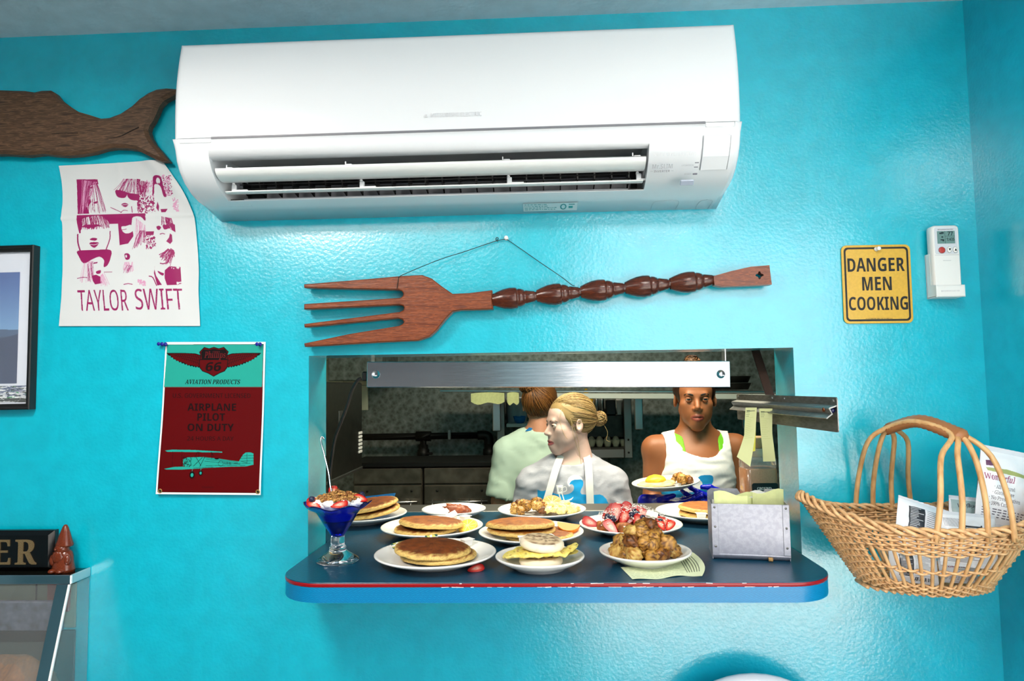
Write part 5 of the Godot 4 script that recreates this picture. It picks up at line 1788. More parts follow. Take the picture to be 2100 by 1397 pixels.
# ---- the counter case at the lower left, with a sign and a figurine on it, and a chair's top edge
func display_case() -> void:
	var t := thing("display_case", "chrome framed glass bakery case with a leaning front", "display case", Vector3(-1.3, 0.7, 0.03))
	var yt := 1.176
	var xr := -0.9915
	var xl := -1.75
	var zt := 0.062
	var y0 := 0.72
	var z0 := 0.195
	var st := mb()
	box(st, Vector3((xl + xr) / 2, yt - 0.004, zt / 2 + 0.001), Vector3(xr - xl - 0.004, 0.008, zt - 0.004), 0.001)
	part(st, "top_glass", mat("smoked_top", Color(0.06, 0.07, 0.06), 0.08), t)
	st = mb()
	box(st, Vector3((xl + xr) / 2, yt - 0.0085, zt), Vector3(xr - xl, 0.019, 0.004), 0.0012)
	part(st, "front_rail", M.chrome, t)
	st = mb()
	box(st, Vector3(xr - 0.002, yt - 0.0085, zt / 2), Vector3(0.004, 0.019, zt - 0.002), 0.0012)
	part(st, "side_rail", M.steel, t)
	# slanted corner post: a flat chrome bar and its white edge
	var d := Vector3(0, y0 - yt, z0 - zt).normalized()
	var len := Vector2(y0 - yt, z0 - zt).length()
	var lean := Basis(Vector3.RIGHT, d, Vector3.RIGHT.cross(d)).orthonormalized()
	var mid := Vector3(xr, (yt + y0) / 2, (zt + z0) / 2)
	st = mb()
	box(st, mid + Vector3(-0.016, -0.008, 0), Vector3(0.026, len - 0.02, 0.003), 0.0008, lean)
	part(st, "corner_post", M.chrome, t)
	st = mb()
	box(st, mid + Vector3(-0.0015, -0.008, 0.0005), Vector3(0.004, len - 0.02, 0.005), 0.0008, lean)
	part(st, "post_edge", M.white_paint, t)
	st = mb()
	box(st, mid + Vector3(-(xr - xl) / 2, -0.01, -0.004), Vector3(xr - xl - 0.02, len - 0.02, 0.003), 0.0, lean)
	part(st, "front_pane", M.glass, t)
	st = mb()
	prism(st, [Vector2(-0.003, yt - 0.02), Vector2(-zt + 0.006, yt - 0.02), Vector2(-z0 + 0.008, y0 + 0.01), Vector2(-0.003, y0 + 0.01)], xr - 0.004, xr - 0.001, 0.0, Transform3D(Basis(Vector3(0, 0, -1), Vector3(0, 1, 0), Vector3(1, 0, 0)), Vector3.ZERO))
	part(st, "side_pane", M.glass, t)
	st = mb()
	box(st, Vector3((xl + xr) / 2, 0.36, z0 / 2 + 0.003), Vector3(xr - xl, 0.70, z0), 0.004)
	part(st, "plinth", M.dull_steel, t)
	# what lies behind the glass
	st = mb()
	box(st, Vector3(-1.2, 1.11, 0.004), Vector3(0.36, 0.12, 0.005), 0.001)
	part(st, "back_board", mat("back_board", Color(0.42, 0.48, 0.40), 0.4), t)
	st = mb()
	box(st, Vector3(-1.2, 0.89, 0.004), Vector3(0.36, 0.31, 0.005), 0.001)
	part(st, "shade_panel", mat("shade_panel", Color(0.10, 0.13, 0.12), 0.5), t)  # added panel, its dark colour standing for the dim inside of the case
	st = mb()
	box(st, Vector3(-1.108, 1.11, 0.0068), Vector3(0.003, 0.12, 0.001))
	part(st, "board_joint", M.black, t)
	st = mb()
	box(st, Vector3(-1.056, 1.125, 0.008), Vector3(0.05, 0.08, 0.008), 0.002)
	part(st, "brown_panel", mat("terracotta_panel", Color(0.45, 0.15, 0.08), 0.35), t)
	st = mb()
	box(st, Vector3(-1.228, 1.085, 0.034), Vector3(0.40, 0.064, 0.012), 0.003, Basis(Vector3.RIGHT, 0.08))
	part(st, "steel_shelf", grain(mat("hazy_steel", Color(0.55, 0.59, 0.68), 0.4, 0.7), noise_tex(0.02, grey_ramp(0.6, 1.0), 95, 256, 5), null, Vector3(6, 6, 6)), t)
	var lo := thing("bread_loaf", "brown loaf under plastic film in the bakery case", "bread", Vector3(-1.12, 0.91, 0.08), "", true)
	st = mb(true)
	lump(st, Vector3(0.0, 0.03, -0.012), Vector3(0.105, 0.075, 0.045), 0.18, 2.0, 14, Basis(), 4)
	part(st, "crust", grain(mat("crust", Color(0.52, 0.34, 0.15), 0.6), noise_tex(0.04, grey_ramp(0.6, 1.0), 96), null, Vector3(12, 12, 12)), lo)
	st = mb(true)
	var nz := FastNoiseLite.new()
	nz.seed = 3
	nz.frequency = 30.0
	sheet(st, func(u: float, v: float) -> Vector3: return Vector3(lerpf(-0.2, 0.124, u), lerpf(-0.1, 0.135, v), lerpf(0.062, -0.005, v) + 0.006 * nz.get_noise_2d(u * 0.1, v * 0.6 + u * 0.15)), 30, 40, 0.0)
	var fm := mat("plastic_film", Color(0.45, 0.55, 0.52, 0.10), 0.1)
	fm.transparency = BaseMaterial3D.TRANSPARENCY_ALPHA
	part(st, "film", fm, lo)
	# carved letter sign
	var sg := thing("letter_sign", "black wooden board with gold letters standing on the bakery case", "sign", Vector3(-1.2, yt, 0.022), "", true)
	var bw := 0.30
	var r0 := -1.0544
	var cx: float = r0 + 1.2 - bw / 2
	st = mb()
	prism(st, V([cx - bw / 2, 0.0008, cx + bw / 2, 0.0008, cx + bw / 2 - 0.002, 0.086, cx - bw / 2, 0.086]), -0.008, 0.012, 0.009)
	part(st, "board", mat("sign_black", Color(0.018, 0.018, 0.024), 0.3), sg)
	var gold := grain(mat("gold_leaf", Color(0.66, 0.56, 0.40), 0.4, 0.6), noise_tex(0.05, grey_ramp(0.7, 1.0), 97), null, Vector3(30, 30, 30))
	for e in [["E", -1.1664, 0.040], ["R", -1.1123, 0.047]]:
		letters(e[0], font("Droid Serif", true), e[2], 0.052, Transform3D(Basis(), Vector3(e[1] + 1.2, 0.042, 0.0122)), gold, sg, "letter", 0.004)
	# gnome figurine
	var gn := thing("gnome_figurine", "small glazed brown gnome figurine with pointed hat", "figurine", Vector3(-1.0291, yt + 0.0003, 0.034), "", true)
	var glaze := grain(mat("brown_glaze", Color(0.45, 0.19, 0.09), 0.2), noise_tex(0.04, grey_ramp(0.75, 1.0), 98), null, Vector3(20, 20, 20), 1.0, false)
	st = mb(true)
	lathe(st, V([0, 0, 0.0225, 0, 0.0235, 0.006, 0.0205, 0.02, 0.019, 0.034, 0.0165, 0.042, 0.012, 0.046]), 24, Transform3D(Basis.from_scale(Vector3(1, 1, 0.8)), Vector3.ZERO))
	part(st, "robe", glaze, gn)
	st = mb(true)
	lump(st, Vector3(-0.002, 0.049, 0.004), Vector3(0.0155, 0.012, 0.013), 0.1)
	part(st, "head", glaze, gn)
	st = mb(true)
	lump(st, Vector3(-0.004, 0.034, 0.0125), Vector3(0.0125, 0.014, 0.006), 0.35, 4.0)
	part(st, "beard", glaze, gn)
	st = mb(true)
	lump(st, Vector3(-0.006, 0.05, 0.0165), Vector3(0.0035, 0.003, 0.004))
	part(st, "nose", glaze, gn)
	st = mb(true)
	lathe(st, V([0, 0.053, 0.0172, 0.054, 0.0178, 0.058, 0.0148, 0.066, 0.0105, 0.081, 0.006, 0.094, 0.0032, 0.0985, 0, 0.0995]), 24, Transform3D(Basis(Vector3.BACK, -0.02).scaled(Vector3(1, 1, 0.85)), Vector3.ZERO))
	part(st, "hat", glaze, gn)
	for s in [-1, 1]:
		st = mb(true)
		lump(st, Vector3(s * 0.016 - 0.002, 0.026, 0.008), Vector3(0.0065, 0.012, 0.007), 0.1)
		part(st, "arm", glaze, gn)
		st = mb(true)
		lump(st, Vector3(s * 0.009 - 0.004, 0.005, 0.016), Vector3(0.008, 0.005, 0.009), 0.1)
		part(st, "boot", glaze, gn)
	# white chair standing against the wall below the hatch
	var ct := Vector3(0.4052, 0.9818, 0.075)
	var ch := thing("white_chair", "rounded white chair back standing below the serving shelf", "chair", Vector3(ct.x, 0, 0.062), "", true)
	var arc := []
	for i in 25:
		var a := PI * i / 24
		arc.append(Vector2(cos(a) * 0.20, ct.y - 0.2 + sin(a) * 0.2))
	st = mb()
	prism(st, arc + V([-0.20, 0.62, 0.20, 0.62]), -0.012, 0.012, 0.008, Transform3D(), true, true)
	part(st, "backrest", M.white_plastic, ch)
	st = mb()
	box(st, Vector3(0, 0.60, 0.19), Vector3(0.42, 0.04, 0.40), 0.015)
	part(st, "seat", M.white_plastic, ch)
	for s in [Vector2(-0.18, 0.0), Vector2(0.18, 0.0), Vector2(-0.18, 0.37), Vector2(0.18, 0.37)]:
		st = mb()
		box(st, Vector3(s.x, 0.29, s.y), Vector3(0.035, 0.58, 0.035), 0.005)
		part(st, "leg", M.white_plastic, ch)

func ctri(st: SurfaceTool, p: Array, c: Array) -> void:
	for i in [0, 2, 1]:
		st.set_color(c[i])
		st.add_vertex(p[i] - O)

func vc_mat(called: String, rough: float) -> StandardMaterial3D:
	var m := mat(called, Color.WHITE, rough)
	m.vertex_color_use_as_albedo = true
	return m

# A coloured lump; shade(d, noise) gives the colour of the surface along direction d.
func clump(st: SurfaceTool, c: Vector3, r: Vector3, rough: float, freq: float, res: int, seed_: int, boxy: float, shade: Callable, bs := Basis()) -> void:
	var nz := FastNoiseLite.new()
	nz.seed = seed_
	nz.frequency = freq
	var g := []
	var h := []
	for i in res + 1:
		var row := []
		var crow := []
		for k in res * 2:
			var th := PI * i / res
			var ph := TAU * k / (res * 2)
			var d := Vector3(sin(th) * cos(ph), cos(th), sin(th) * sin(ph))
			var e := d.lerp(d / maxf(absf(d.x), maxf(absf(d.y), absf(d.z))), boxy)
			row.append(c + bs * (e * r * (1.0 + rough * nz.get_noise_3dv(d))))
			crow.append(shade.call(e, nz.get_noise_3dv(d * 2.3 + Vector3(5, 1, 2))))
		g.append(row)
		h.append(crow)
	for i in res:
		for k in res * 2:
			var k2 := (k + 1) % (res * 2)
			if i > 0:
				ctri(st, [g[i][k], g[i][k2], g[i + 1][k2]], [h[i][k], h[i][k2], h[i + 1][k2]])
			if i < res - 1:
				ctri(st, [g[i][k], g[i + 1][k2], g[i + 1][k]], [h[i][k], h[i + 1][k2], h[i + 1][k]])

func lin(r: int, g: int, b: int) -> Color:
	return Color8(r, g, b).srgb_to_linear()

func pancake(label: String, at: Vector3, r: float, th: float, bs: Basis, tone: float, seed_: int, group: String, droop := 0.004) -> void:
	var t := thing("pancake", label, "pancake", at + Vector3(0, droop * 0.75, 0), group, true)
	t.basis = bs
	var nz := FastNoiseLite.new()
	nz.seed = seed_
	nz.frequency = 1.0
	var brown := lin(134, 68, 22).lerp(lin(190, 118, 42), tone)
	var dark := lin(88, 40, 14).lerp(lin(150, 84, 28), tone)
	var cream := lin(236, 202, 120)
	var st := mb(true)
	var N := 72
	# rings: underside centre, underside rim, belly of the edge, shoulder, top rim, inner rings, centre
	var ring := [[0.0, 0.0], [0.9, 0.0], [0.985, 0.25], [1.0, 0.55], [0.985, 0.8], [0.95, 0.95], [0.9, 1.0], [0.84, 1.015], [0.77, 1.03], [0.7, 1.04], [0.62, 1.05], [0.54, 1.055], [0.45, 1.06], [0.36, 1.065], [0.27, 1.07], [0.18, 1.07], [0.09, 1.075], [0.0, 1.08]]
	var g := []
	var cl := []
	for i in ring.size():
		var row := []
		var crow := []
		for k in N:
			var a := -TAU * k / N
			var dv := Vector3(cos(a), sin(a), 0) * 1.3
			var rr: float = r * ring[i][0] * (1.0 + 0.05 * nz.get_noise_3dv(dv) + 0.015 * nz.get_noise_3dv(dv * 5.0))
			var p := Vector3(cos(a) * rr, th * ring[i][1], sin(a) * rr)
			var n := nz.get_noise_3dv(p * 40.0 + Vector3(7, 0, 0))
			var n2 := nz.get_noise_3dv(p * 170.0)
			p.y += 0.0012 * n - droop * pow(rr / r, 2.5)
			var c: Color = brown.lerp(dark, clampf(0.35 + n * 1.2 + n2 * 0.8, 0, 1))
			if i >= 2 and i <= 4:
				c = cream.lerp(brown, clampf(n2 * 1.6 - 0.35 + (0.35 if i == 4 else 0.0), 0, 0.8))
			elif i == 5:
				c = cream.lerp(brown, clampf(0.45 + n2 * 1.4, 0.05, 1))
			elif i == 6:
				c = c.lerp(cream, clampf(n2 * 1.4 + 0.1, 0, 0.8))
			elif i < 10 and i > 6:
				c = c.lerp(cream, clampf(n2 * 1.5 - 0.35 - 0.12 * (i - 7), 0, 0.5))
			elif i < 2:
				c = dark
			row.append(p)
			crow.append(c)
		g.append(row)
		cl.append(crow)
	for i in ring.size() - 1:
		for k in N:
			var j := (k + 1) % N
			if i > 0:
				ctri(st, [g[i][k], g[i][j], g[i + 1][j]], [cl[i][k], cl[i][j], cl[i + 1][j]])
			if i < ring.size() - 2:
				ctri(st, [g[i][k], g[i + 1][j], g[i + 1][k]], [cl[i][k], cl[i + 1][j], cl[i + 1][k]])
			if i == 0:
				ctri(st, [g[0][0], g[1][j], g[1][k]], [cl[0][0], cl[1][j], cl[1][k]])
	part(st, "batter", M.pancake, t)

func plate(label: String, at: Vector3, r: float, bs := Basis()) -> Node3D:
	var t: Node3D
	if not M.has("_plate"):
		t = thing("plate", label, "plate", at, "white china plates", true)
		t.set_meta("base", "plate")
		var st := mb(true)
		var R := 0.12
		lathe(st, V([0, 0.002, 0.5 * R, 0.002, 0.53 * R, 0.0, 0.57 * R, 0.0, 0.6 * R, 0.0035, 0.72 * R, 0.007, 0.86 * R, 0.0125, 0.985 * R, 0.0188, 1.0 * R, 0.0205, 1.0 * R, 0.022, 0.985 * R, 0.023, 0.95 * R, 0.0222, 0.86 * R, 0.0175, 0.74 * R, 0.0115, 0.64 * R, 0.0085, 0.5 * R, 0.0078, 0, 0.0075]), 64)
		part(st, "dish", M.china, t)
		M["_plate"] = t
	else:
		t = copy(M["_plate"], at, Basis(), label)
	t.transform = Transform3D(bs.scaled_local(Vector3(r / 0.12, 1.0 if r > 0.1 else 1.1, r / 0.12)), at)
	return t

# small tub of butter or syrup: tapered cup and peel-off lid
func tub(label: String, at: Vector3, turn: float, printed := false, upside := false, bs0 := Basis()) -> void:
	var t := thing("butter_tub", label, "butter tub", at, "little butter tubs on the plates", true)
	t.basis = bs0 * Basis(Vector3.UP, turn)
	var st := mb()
	var a := 0.0085
	var b := 0.0105
	var h := 0.013
	var p := []
	for y in [0.0, h]:
		var e := a if (y == 0.0) != upside else b
		for c in [Vector2(-1, -0.85), Vector2(1, -0.85), Vector2(1, 0.85), Vector2(-1, 0.85)]:
			p.append(Vector3(c.x * e, y, c.y * e))
	for i in 4:
		var j := (i + 1) % 4
		tri_out(st, p[i], p[j], p[j + 4], Vector3(0, h / 2, 0))
		tri_out(st, p[i], p[j + 4], p[i + 4], Vector3(0, h / 2, 0))
	tri_out(st, p[0], p[1], p[2], Vector3(0, h / 2, 0))
	tri_out(st, p[0], p[2], p[3], Vector3(0, h / 2, 0))
	tri_out(st, p[4], p[5], p[6], Vector3(0, h / 2, 0))
	tri_out(st, p[4], p[6], p[7], Vector3(0, h / 2, 0))
	part(st, "cup", M.white_paint, t)
	st = mb()
	box(st, Vector3(0.0006, (h + 0.0005) if not upside else -0.0002, 0), Vector3(0.027, 0.0012, 0.0235), 0.0005)
	part(st, "lid", M.lid_print if printed else M.white_paint, t)

func potato(label: String, at: Vector3, size: float, group: String, pale: float) -> void:
	# one of eight chunk shapes, turned at random
	var k := rng.randi_range(0, 7)
	var key := "_potato%d" % k
	if not M.has(key):
		var st := mb(true)
		clump(st, Vector3.ZERO, Vector3(1.0, 0.78 + 0.05 * (k % 3), 0.85 - 0.04 * (k % 4)), 0.34, 2.2, 12, 100 + k, 0.42, func(e: Vector3, n: float) -> Color:
			var c := lin(190, 132, 52).lerp(lin(92, 52, 22), clampf(n * 2.6 + 0.25, 0, 1))
			if k % 4 == 0:
				c = lin(226, 194, 112).lerp(lin(170, 104, 40), clampf(n * 2.4 + 0.2, 0, 1))
			elif k % 4 == 1:
				c = lin(206, 158, 76).lerp(lin(90, 48, 20), clampf(n * 2.6 + 0.25, 0, 1))
			elif k % 4 == 2:
				c = lin(142, 88, 36).lerp(lin(66, 36, 16), clampf(n * 2.6 + 0.4, 0, 1))
			return c)
		M[key] = mesh_of(st)
	var o := part_mesh(M[key], "roast_potato", M.potato)
	tag(o, label, "potato", group)
	o.transform = Transform3D(Basis.from_euler(Vector3(rng.randf() * 6, rng.randf() * 6, rng.randf() * 6)).scaled_local(Vector3.ONE * size), at)

func strawberry(label: String, at: Vector3, size: float, bs: Basis, group := "cut strawberries among the blueberries") -> void:
	if not M.has("_straw"):
		var nz := FastNoiseLite.new()
		nz.frequency = 3.0
		var st := mb(true)
		# half a berry: rounded back, flat pale cut face at z = 0
		var outline := []
		for i in 21:
			var a := PI * i / 20
			var y := cos(a)
			outline.append(Vector2(0.62 * pow(sin(a), 0.75) * (0.72 + 0.28 * y) * 1.15, y))
		for i in 20:
			for k in 10:
				var q := []
				for e in [[i, k], [i, k + 1], [i + 1, k + 1], [i + 1, k]]:
					var b: float = PI * e[1] / 10.0
					var o: Vector2 = outline[e[0]]
					q.append(Vector3(cos(b) * o.x, o.y, -sin(b) * o.x * 0.8))
				var red := lin(120, 8, 12).lerp(lin(172, 22, 22), 0.5 + 0.5 * nz.get_noise_2d(i, k * 2))
				tri_c(st, q[0], q[2], q[1], red)
				tri_c(st, q[0], q[3], q[2], red)
		var rings := [[1.0, lin(160, 16, 18)], [0.84, lin(184, 30, 28)], [0.62, lin(206, 74, 60)], [0.36, lin(232, 150, 128)], [0.16, lin(240, 196, 176)], [0.0, lin(214, 110, 92)]]
		for r in rings.size() - 1:
			for i in 20:
				for s in [-1.0, 1.0]:
					var p := []
					for e in [[i, r], [i + 1, r], [i + 1, r + 1], [i, r + 1]]:
						var o: Vector2 = outline[e[0]] * rings[e[1]][0]
						p.append(Vector3(s * o.x, o.y, 0.0))
					var c0: Color = rings[r][1]
					var c1: Color = rings[r + 1][1]
					if s > 0:
						ctri(st, [p[0], p[2], p[1]], [c0, c1, c0])
						ctri(st, [p[0], p[3], p[2]], [c0, c1, c1])
					else:
						ctri(st, [p[0], p[1], p[2]], [c0, c0, c1])
						ctri(st, [p[0], p[2], p[3]], [c0, c1, c1])
		M["_straw"] = mesh_of(st)
	var o := part_mesh(M["_straw"], "strawberry_half", M.berry)
	tag(o, label, "strawberry", group)
	o.transform = Transform3D(bs.scaled_local(Vector3.ONE * size), at)

func tri_c(st: SurfaceTool, a: Vector3, b: Vector3, c: Vector3, col: Color) -> void:
	ctri(st, [a, b, c], [col, col, col])

func blueberry(label: String, at: Vector3, size: float, group := "blueberries among the strawberries") -> void:
	if not M.has("_blue"):
		var st := mb(true)
		lathe(st, V([0, -1.0, 0.4, -0.9, 0.78, -0.62, 0.97, -0.2, 1.0, 0.1, 0.9, 0.48, 0.66, 0.78, 0.42, 0.9, 0.36, 1.02, 0.26, 0.98, 0.2, 0.8, 0, 0.76]), 18)
		M["_blue"] = mesh_of(st)
	var o := part_mesh(M["_blue"], "blueberry", M.blueberry)
	tag(o, label, "blueberry", group)
	o.transform = Transform3D(Basis.from_euler(Vector3(rng.randf_range(-1, 1), rng.randf() * 6, rng.randf_range(-1, 1))).scaled_local(Vector3.ONE * size), at)

func citrus(label: String, at: Vector3, r: float, bs: Basis, lemon := false) -> void:
	# a round slice with rind, pith and flesh segments
	var t := thing("citrus_slice", label, "citrus slice", at, "", true)
	t.basis = bs
	var rind := mat("lemon_rind" if lemon else "orange_rind", Color(0.93, 0.72, 0.10) if lemon else Color(0.93, 0.52, 0.05), 0.4)
	var st := mb(true)
	lathe(st, V([r * 0.94, -0.0025, r, -0.0018, r, 0.0018, r * 0.94, 0.0026]), 36)
	part(st, "rind", rind, t)
	st = mb(true)
	lathe(st, V([0, -0.0025, r * 0.95, -0.0025, r * 0.95, 0.0024, 0, 0.0024]), 36)
	part(st, "pith", mat("pith", Color(0.95, 0.86, 0.60), 0.6), t)
	var fl := mat("lemon_flesh" if lemon else "orange_flesh", Color(0.95, 0.78, 0.2) if lemon else Color(0.92, 0.52, 0.05), 0.5)
	for k in 9:
		st = mb()
		var a0 := TAU * (k + 0.07) / 9
		var a1 := TAU * (k + 0.93) / 9
		var pts := [Vector2.from_angle((a0 + a1) / 2) * r * 0.12]
		for i in 5:
			pts.append(Vector2.from_angle(lerpf(a0, a1, i / 4.0)) * r * 0.88)
		prism(st, pts, -0.0031, 0.0031, 0.0006, Transform3D(Basis(Vector3.RIGHT, -PI / 2), Vector3.ZERO), true)
		part(st, "segment", fl, t)

func citrus_wedge(label: String, at: Vector3, r: float, bs: Basis) -> void:
	var t := thing("orange_wedge", label, "orange wedge", at, "", true)
	t.basis = bs
	var st := mb(true)
	var N := 12
	for i in N:
		for k in 10:
			var q := []
			for e in [[i, k], [i + 1, k], [i + 1, k + 1], [i, k + 1]]:
				var a: float = PI * e[0] / float(N)
				var b: float = PI * 0.42 * (e[1] / 10.0)
				q.append(Vector3(cos(a), sin(a) * -sin(b + 0.1), sin(a) * cos(b + 0.1)) * r)
			quad(st, q[0], q[3], q[2], q[1])
	part(st, "rind", M.orange_rind, t)
	for b in [0.1, PI * 0.42 + 0.1]:
		st = mb()
		for i in N:
			var a0 := PI * i / N
			var a1 := PI * (i + 1) / N
			var p0 := Vector3(cos(a0), sin(a0) * -sin(b), sin(a0) * cos(b)) * r
			var p1 := Vector3(cos(a1), sin(a1) * -sin(b), sin(a1) * cos(b)) * r
			tri_out(st, Vector3.ZERO, p0, p1, Vector3(0, -sin(PI * 0.21), cos(PI * 0.21)) * r * 0.4)
		part(st, "flesh", M.orange_flesh, t)

func dishes() -> void:
	grain(vc_mat("pancake", 0.62), noise_tex(0.06, [[0.0, Color(0.72, 0.66, 0.6)], [0.45, Color(0.95, 0.94, 0.92)], [1.0, Color.WHITE]], 131, 256, 5), null, Vector3(16, 16, 16), 1.0, false)
	grain(vc_mat("potato", 0.42), noise_tex(0.05, [[0.0, Color(0.55, 0.46, 0.38)], [0.5, Color(0.95, 0.92, 0.88)], [1.0, Color.WHITE]], 132, 256, 5), null, Vector3(1.1, 1.1, 1.1), 1.0, false)
	vc_mat("berry", 0.22)
	vc_mat("egg", 0.4)
	vc_mat("bread", 0.7)
	mat("blueberry", Color(0.10, 0.12, 0.24), 0.35)
	var im := blank(64, 64, Color(0.93, 0.93, 0.90))
	im.fill_rect(Rect2i(6, 10, 52, 44), Color(0.80, 0.80, 0.45))
	im.fill_rect(Rect2i(10, 26, 44, 10), Color(0.20, 0.28, 0.14))
	fill_poly(im, V([8, 10, 26, 10, 46, 54, 28, 54]), Color(0.15, 0.35, 0.32))
	grain(picture(im, "lid_print", 0.3), null, null, Vector3(42, 42, 42), 1.0, false)
	M.lid_print.albedo_texture = ImageTexture.create_from_image(im)
	mat("orange_rind", Color(0.93, 0.52, 0.05), 0.4)
	mat("orange_flesh", Color(0.92, 0.52, 0.05), 0.5)
	var Y := 1.2003
	rng.seed = 77
	# 1: two dark pancakes
	var p := Vector3(-0.225, Y, 0.066)
	plate("large white plate with two dark brown pancakes and a printed butter tub", p, 0.1235)
	pancake("lower dark brown pancake under another beside the fallen strawberry", p + Vector3(0.006, 0.0105, -0.002), 0.077, 0.011, Basis.from_euler(Vector3(0, 1.0, -0.02)), 0.05, 1, "stacked pancakes")
	pancake("dark brown pancake on top of its stack nearest the sundae's foot", p + Vector3(-0.007, 0.0235, 0.002), 0.078, 0.012, Basis.from_euler(Vector3(0.03, 0.3, -0.05)), 0.0, 2, "stacked pancakes", 0.007)
	tub("butter tub with a printed lid leaning beside the darkest pancakes", p + Vector3(-0.083, 0.0165, -0.035), 0.4, true, false, Basis.from_euler(Vector3(0.25, 0, 0.1)))
	tub("butter tub with a printed lid behind the darkest pancakes", p + Vector3(-0.022, 0.0195, -0.086), 0.2, true, false, Basis.from_euler(Vector3(0.5, 0, 0)))
	tub("plain white butter tub behind the darkest pancakes", p + Vector3(0.055, 0.0175, -0.075), 0.7)
	# 2: egg muffin sandwich
	p = Vector3(-0.0126, Y, 0.106)
	plate("small white plate with an egg muffin sandwich", p, 0.0875)
	muffin("toasted bottom half of the egg muffin sandwich", p + Vector3(0.002, 0.0085, 0.006), 0.043, 0.016, Basis(), 5)
	omelette(p + Vector3(0.0, 0.027, 0.004))
	muffin("toasted top half of the egg muffin sandwich", p + Vector3(0.004, 0.040, 0.0), 0.044, 0.017, Basis.from_euler(Vector3(0.12, 0.4, -0.05)), 6)
	# 3: heap of potatoes
	p = Vector3(0.1986, Y, 0.066)
	plate("small deep white plate heaped with roast potatoes", p, 0.0915)
	var lp := "browned roast potato chunk in the big heap by the torn receipt"
	for lay in [[15, 0.054, 0.022, 0.017], [11, 0.041, 0.040, 0.0165], [7, 0.026, 0.057, 0.016], [3, 0.011, 0.073, 0.015]]:
		for i in lay[0]:
			var a: float = TAU * i / lay[0] + rng.randf() * 0.4
			var r: float = lay[1] * rng.randf_range(0.72, 1.08)
			potato(lp, p + Vector3(cos(a) * r * 1.12, lay[2] + rng.randf_range(-0.003, 0.004), sin(a) * r * 0.85), rng.randf_range(0.8, 1.1) * lay[3], "roast potatoes heaped by the receipt", 0.3)
	for i in 6:
		potato(lp, p + Vector3(rng.randf_range(-0.02, 0.03), 0.026, rng.randf_range(-0.02, 0.02)), 0.017, "roast potatoes heaped by the receipt", 0.3)
	# 4: golden pancakes with lemon
	p = Vector3(-0.276, Y, -0.203)
	plate("large white plate with brown-gold pancakes and a lemon slice", p, 0.1235)
	pancake("lower pancake on the plate with the lemon slice", p + Vector3(-0.014, 0.0105, 0.006), 0.077, 0.011, Basis.from_euler(Vector3(0.0, 2.0, 0.0)), 0.25, 3, "stacked pancakes")
	pancake("brown-gold pancake on top beside the lemon slice", p + Vector3(-0.001, 0.0245, 0.01), 0.079, 0.012, Basis.from_euler(Vector3(0.05, 1.3, -0.07)), 0.42, 4, "stacked pancakes", 0.006)
	citrus("yellow lemon slice lying beside a brown-gold pancake", p + Vector3(0.088, 0.0215, 0.012), 0.024, Basis.from_euler(Vector3(0.45, 0.3, 0.25)), true)
	tub("crumpled white butter tub behind the brown-gold pancakes", p + Vector3(0.04, 0.021, -0.082), 0.5, false, false, Basis.from_euler(Vector3(0.5, 0, 0.2)))
	tub("white butter tub standing behind the lemon slice", p + Vector3(0.073, 0.0185, -0.062), 0.9)
	# 5: golden pancakes with orange wedge
	p = Vector3(-0.034, Y, -0.135)
	plate("large white plate with golden pancakes and an orange wedge", p, 0.1215)
	pancake("lower brown pancake sticking out under the golden one", p + Vector3(0.018, 0.0105, 0.01), 0.079, 0.011, Basis.from_euler(Vector3(0, 0.2, 0)), 0.3, 7, "stacked pancakes")
	pancake("pale golden middle pancake beside the orange wedge", p + Vector3(-0.022, 0.0215, 0.008), 0.079, 0.010, Basis.from_euler(Vector3(0.0, 0.9, -0.02)), 0.8, 8, "stacked pancakes")
	pancake("smooth golden pancake on top beside the orange wedge", p + Vector3(-0.024, 0.033, 0.002), 0.080, 0.011, Basis.from_euler(Vector3(0.05, 2.3, -0.06)), 0.75, 9, "stacked pancakes", 0.008)
	tub("white butter tub leaning on the front of the golden pancakes", p + Vector3(-0.015, 0.0155, 0.09), 0.05)
	tub("white butter tub with its lid bent up before the golden pancakes", p + Vector3(0.038, 0.0155, 0.088), 0.3, false, false, Basis.from_euler(Vector3(0, 0, 0.12)))
	citrus_wedge("orange wedge lying beside the golden pancakes", p + Vector3(0.088, 0.036, -0.012), 0.027, Basis.from_euler(Vector3(0.35, -0.25, -0.1)))
	# 6: fruit and french toast
	fruit_plate(Vector3(0.2052, Y, -0.217))
	# 7: scrambled eggs, potatoes, orange
	p = Vector3(-0.010, Y, -0.421)
	plate("large white plate with potatoes, scrambled eggs and an orange slice", p, 0.1205)
	var lq := "crisp dark roast potato beside the scrambled eggs"
	for i in 26:
		var q := Vector3(rng.randf_range(-0.078, 0.018), 0, rng.randf_range(-0.03, 0.055))
		var hh := maxf(0.0, 1.0 - pow((q.x + 0.03) / 0.06, 2.0) - pow((q.z - 0.01) / 0.06, 2.0))
		potato(lq, p + q + Vector3(0, 0.0195 + hh * 0.024 * rng.randf_range(0.4, 1.1), 0), rng.randf_range(0.0105, 0.0145), "roast potatoes beside the eggs", 0.0)
	scramble("fluffy scrambled eggs next to the dark potatoes", p + Vector3(0.048, 0.0165, 0.012), 0.048, 17)
	citrus("orange slice leaning behind the scrambled eggs", p + Vector3(0.028, 0.033, -0.022), 0.0275, Basis.from_euler(Vector3(0.62, 0, 0.05)))
	# 8: bacon remains
	p = Vector3(-0.2512, Y, -0.418)
	plate("small white plate with a crisp piece of bacon", p, 0.088)
	var bc := thing("bacon_piece", "crisp reddish brown bacon piece on the small plate", "bacon", p + Vector3(0.012, 0.010, 0.014), "", true)
	var st := mb(true)
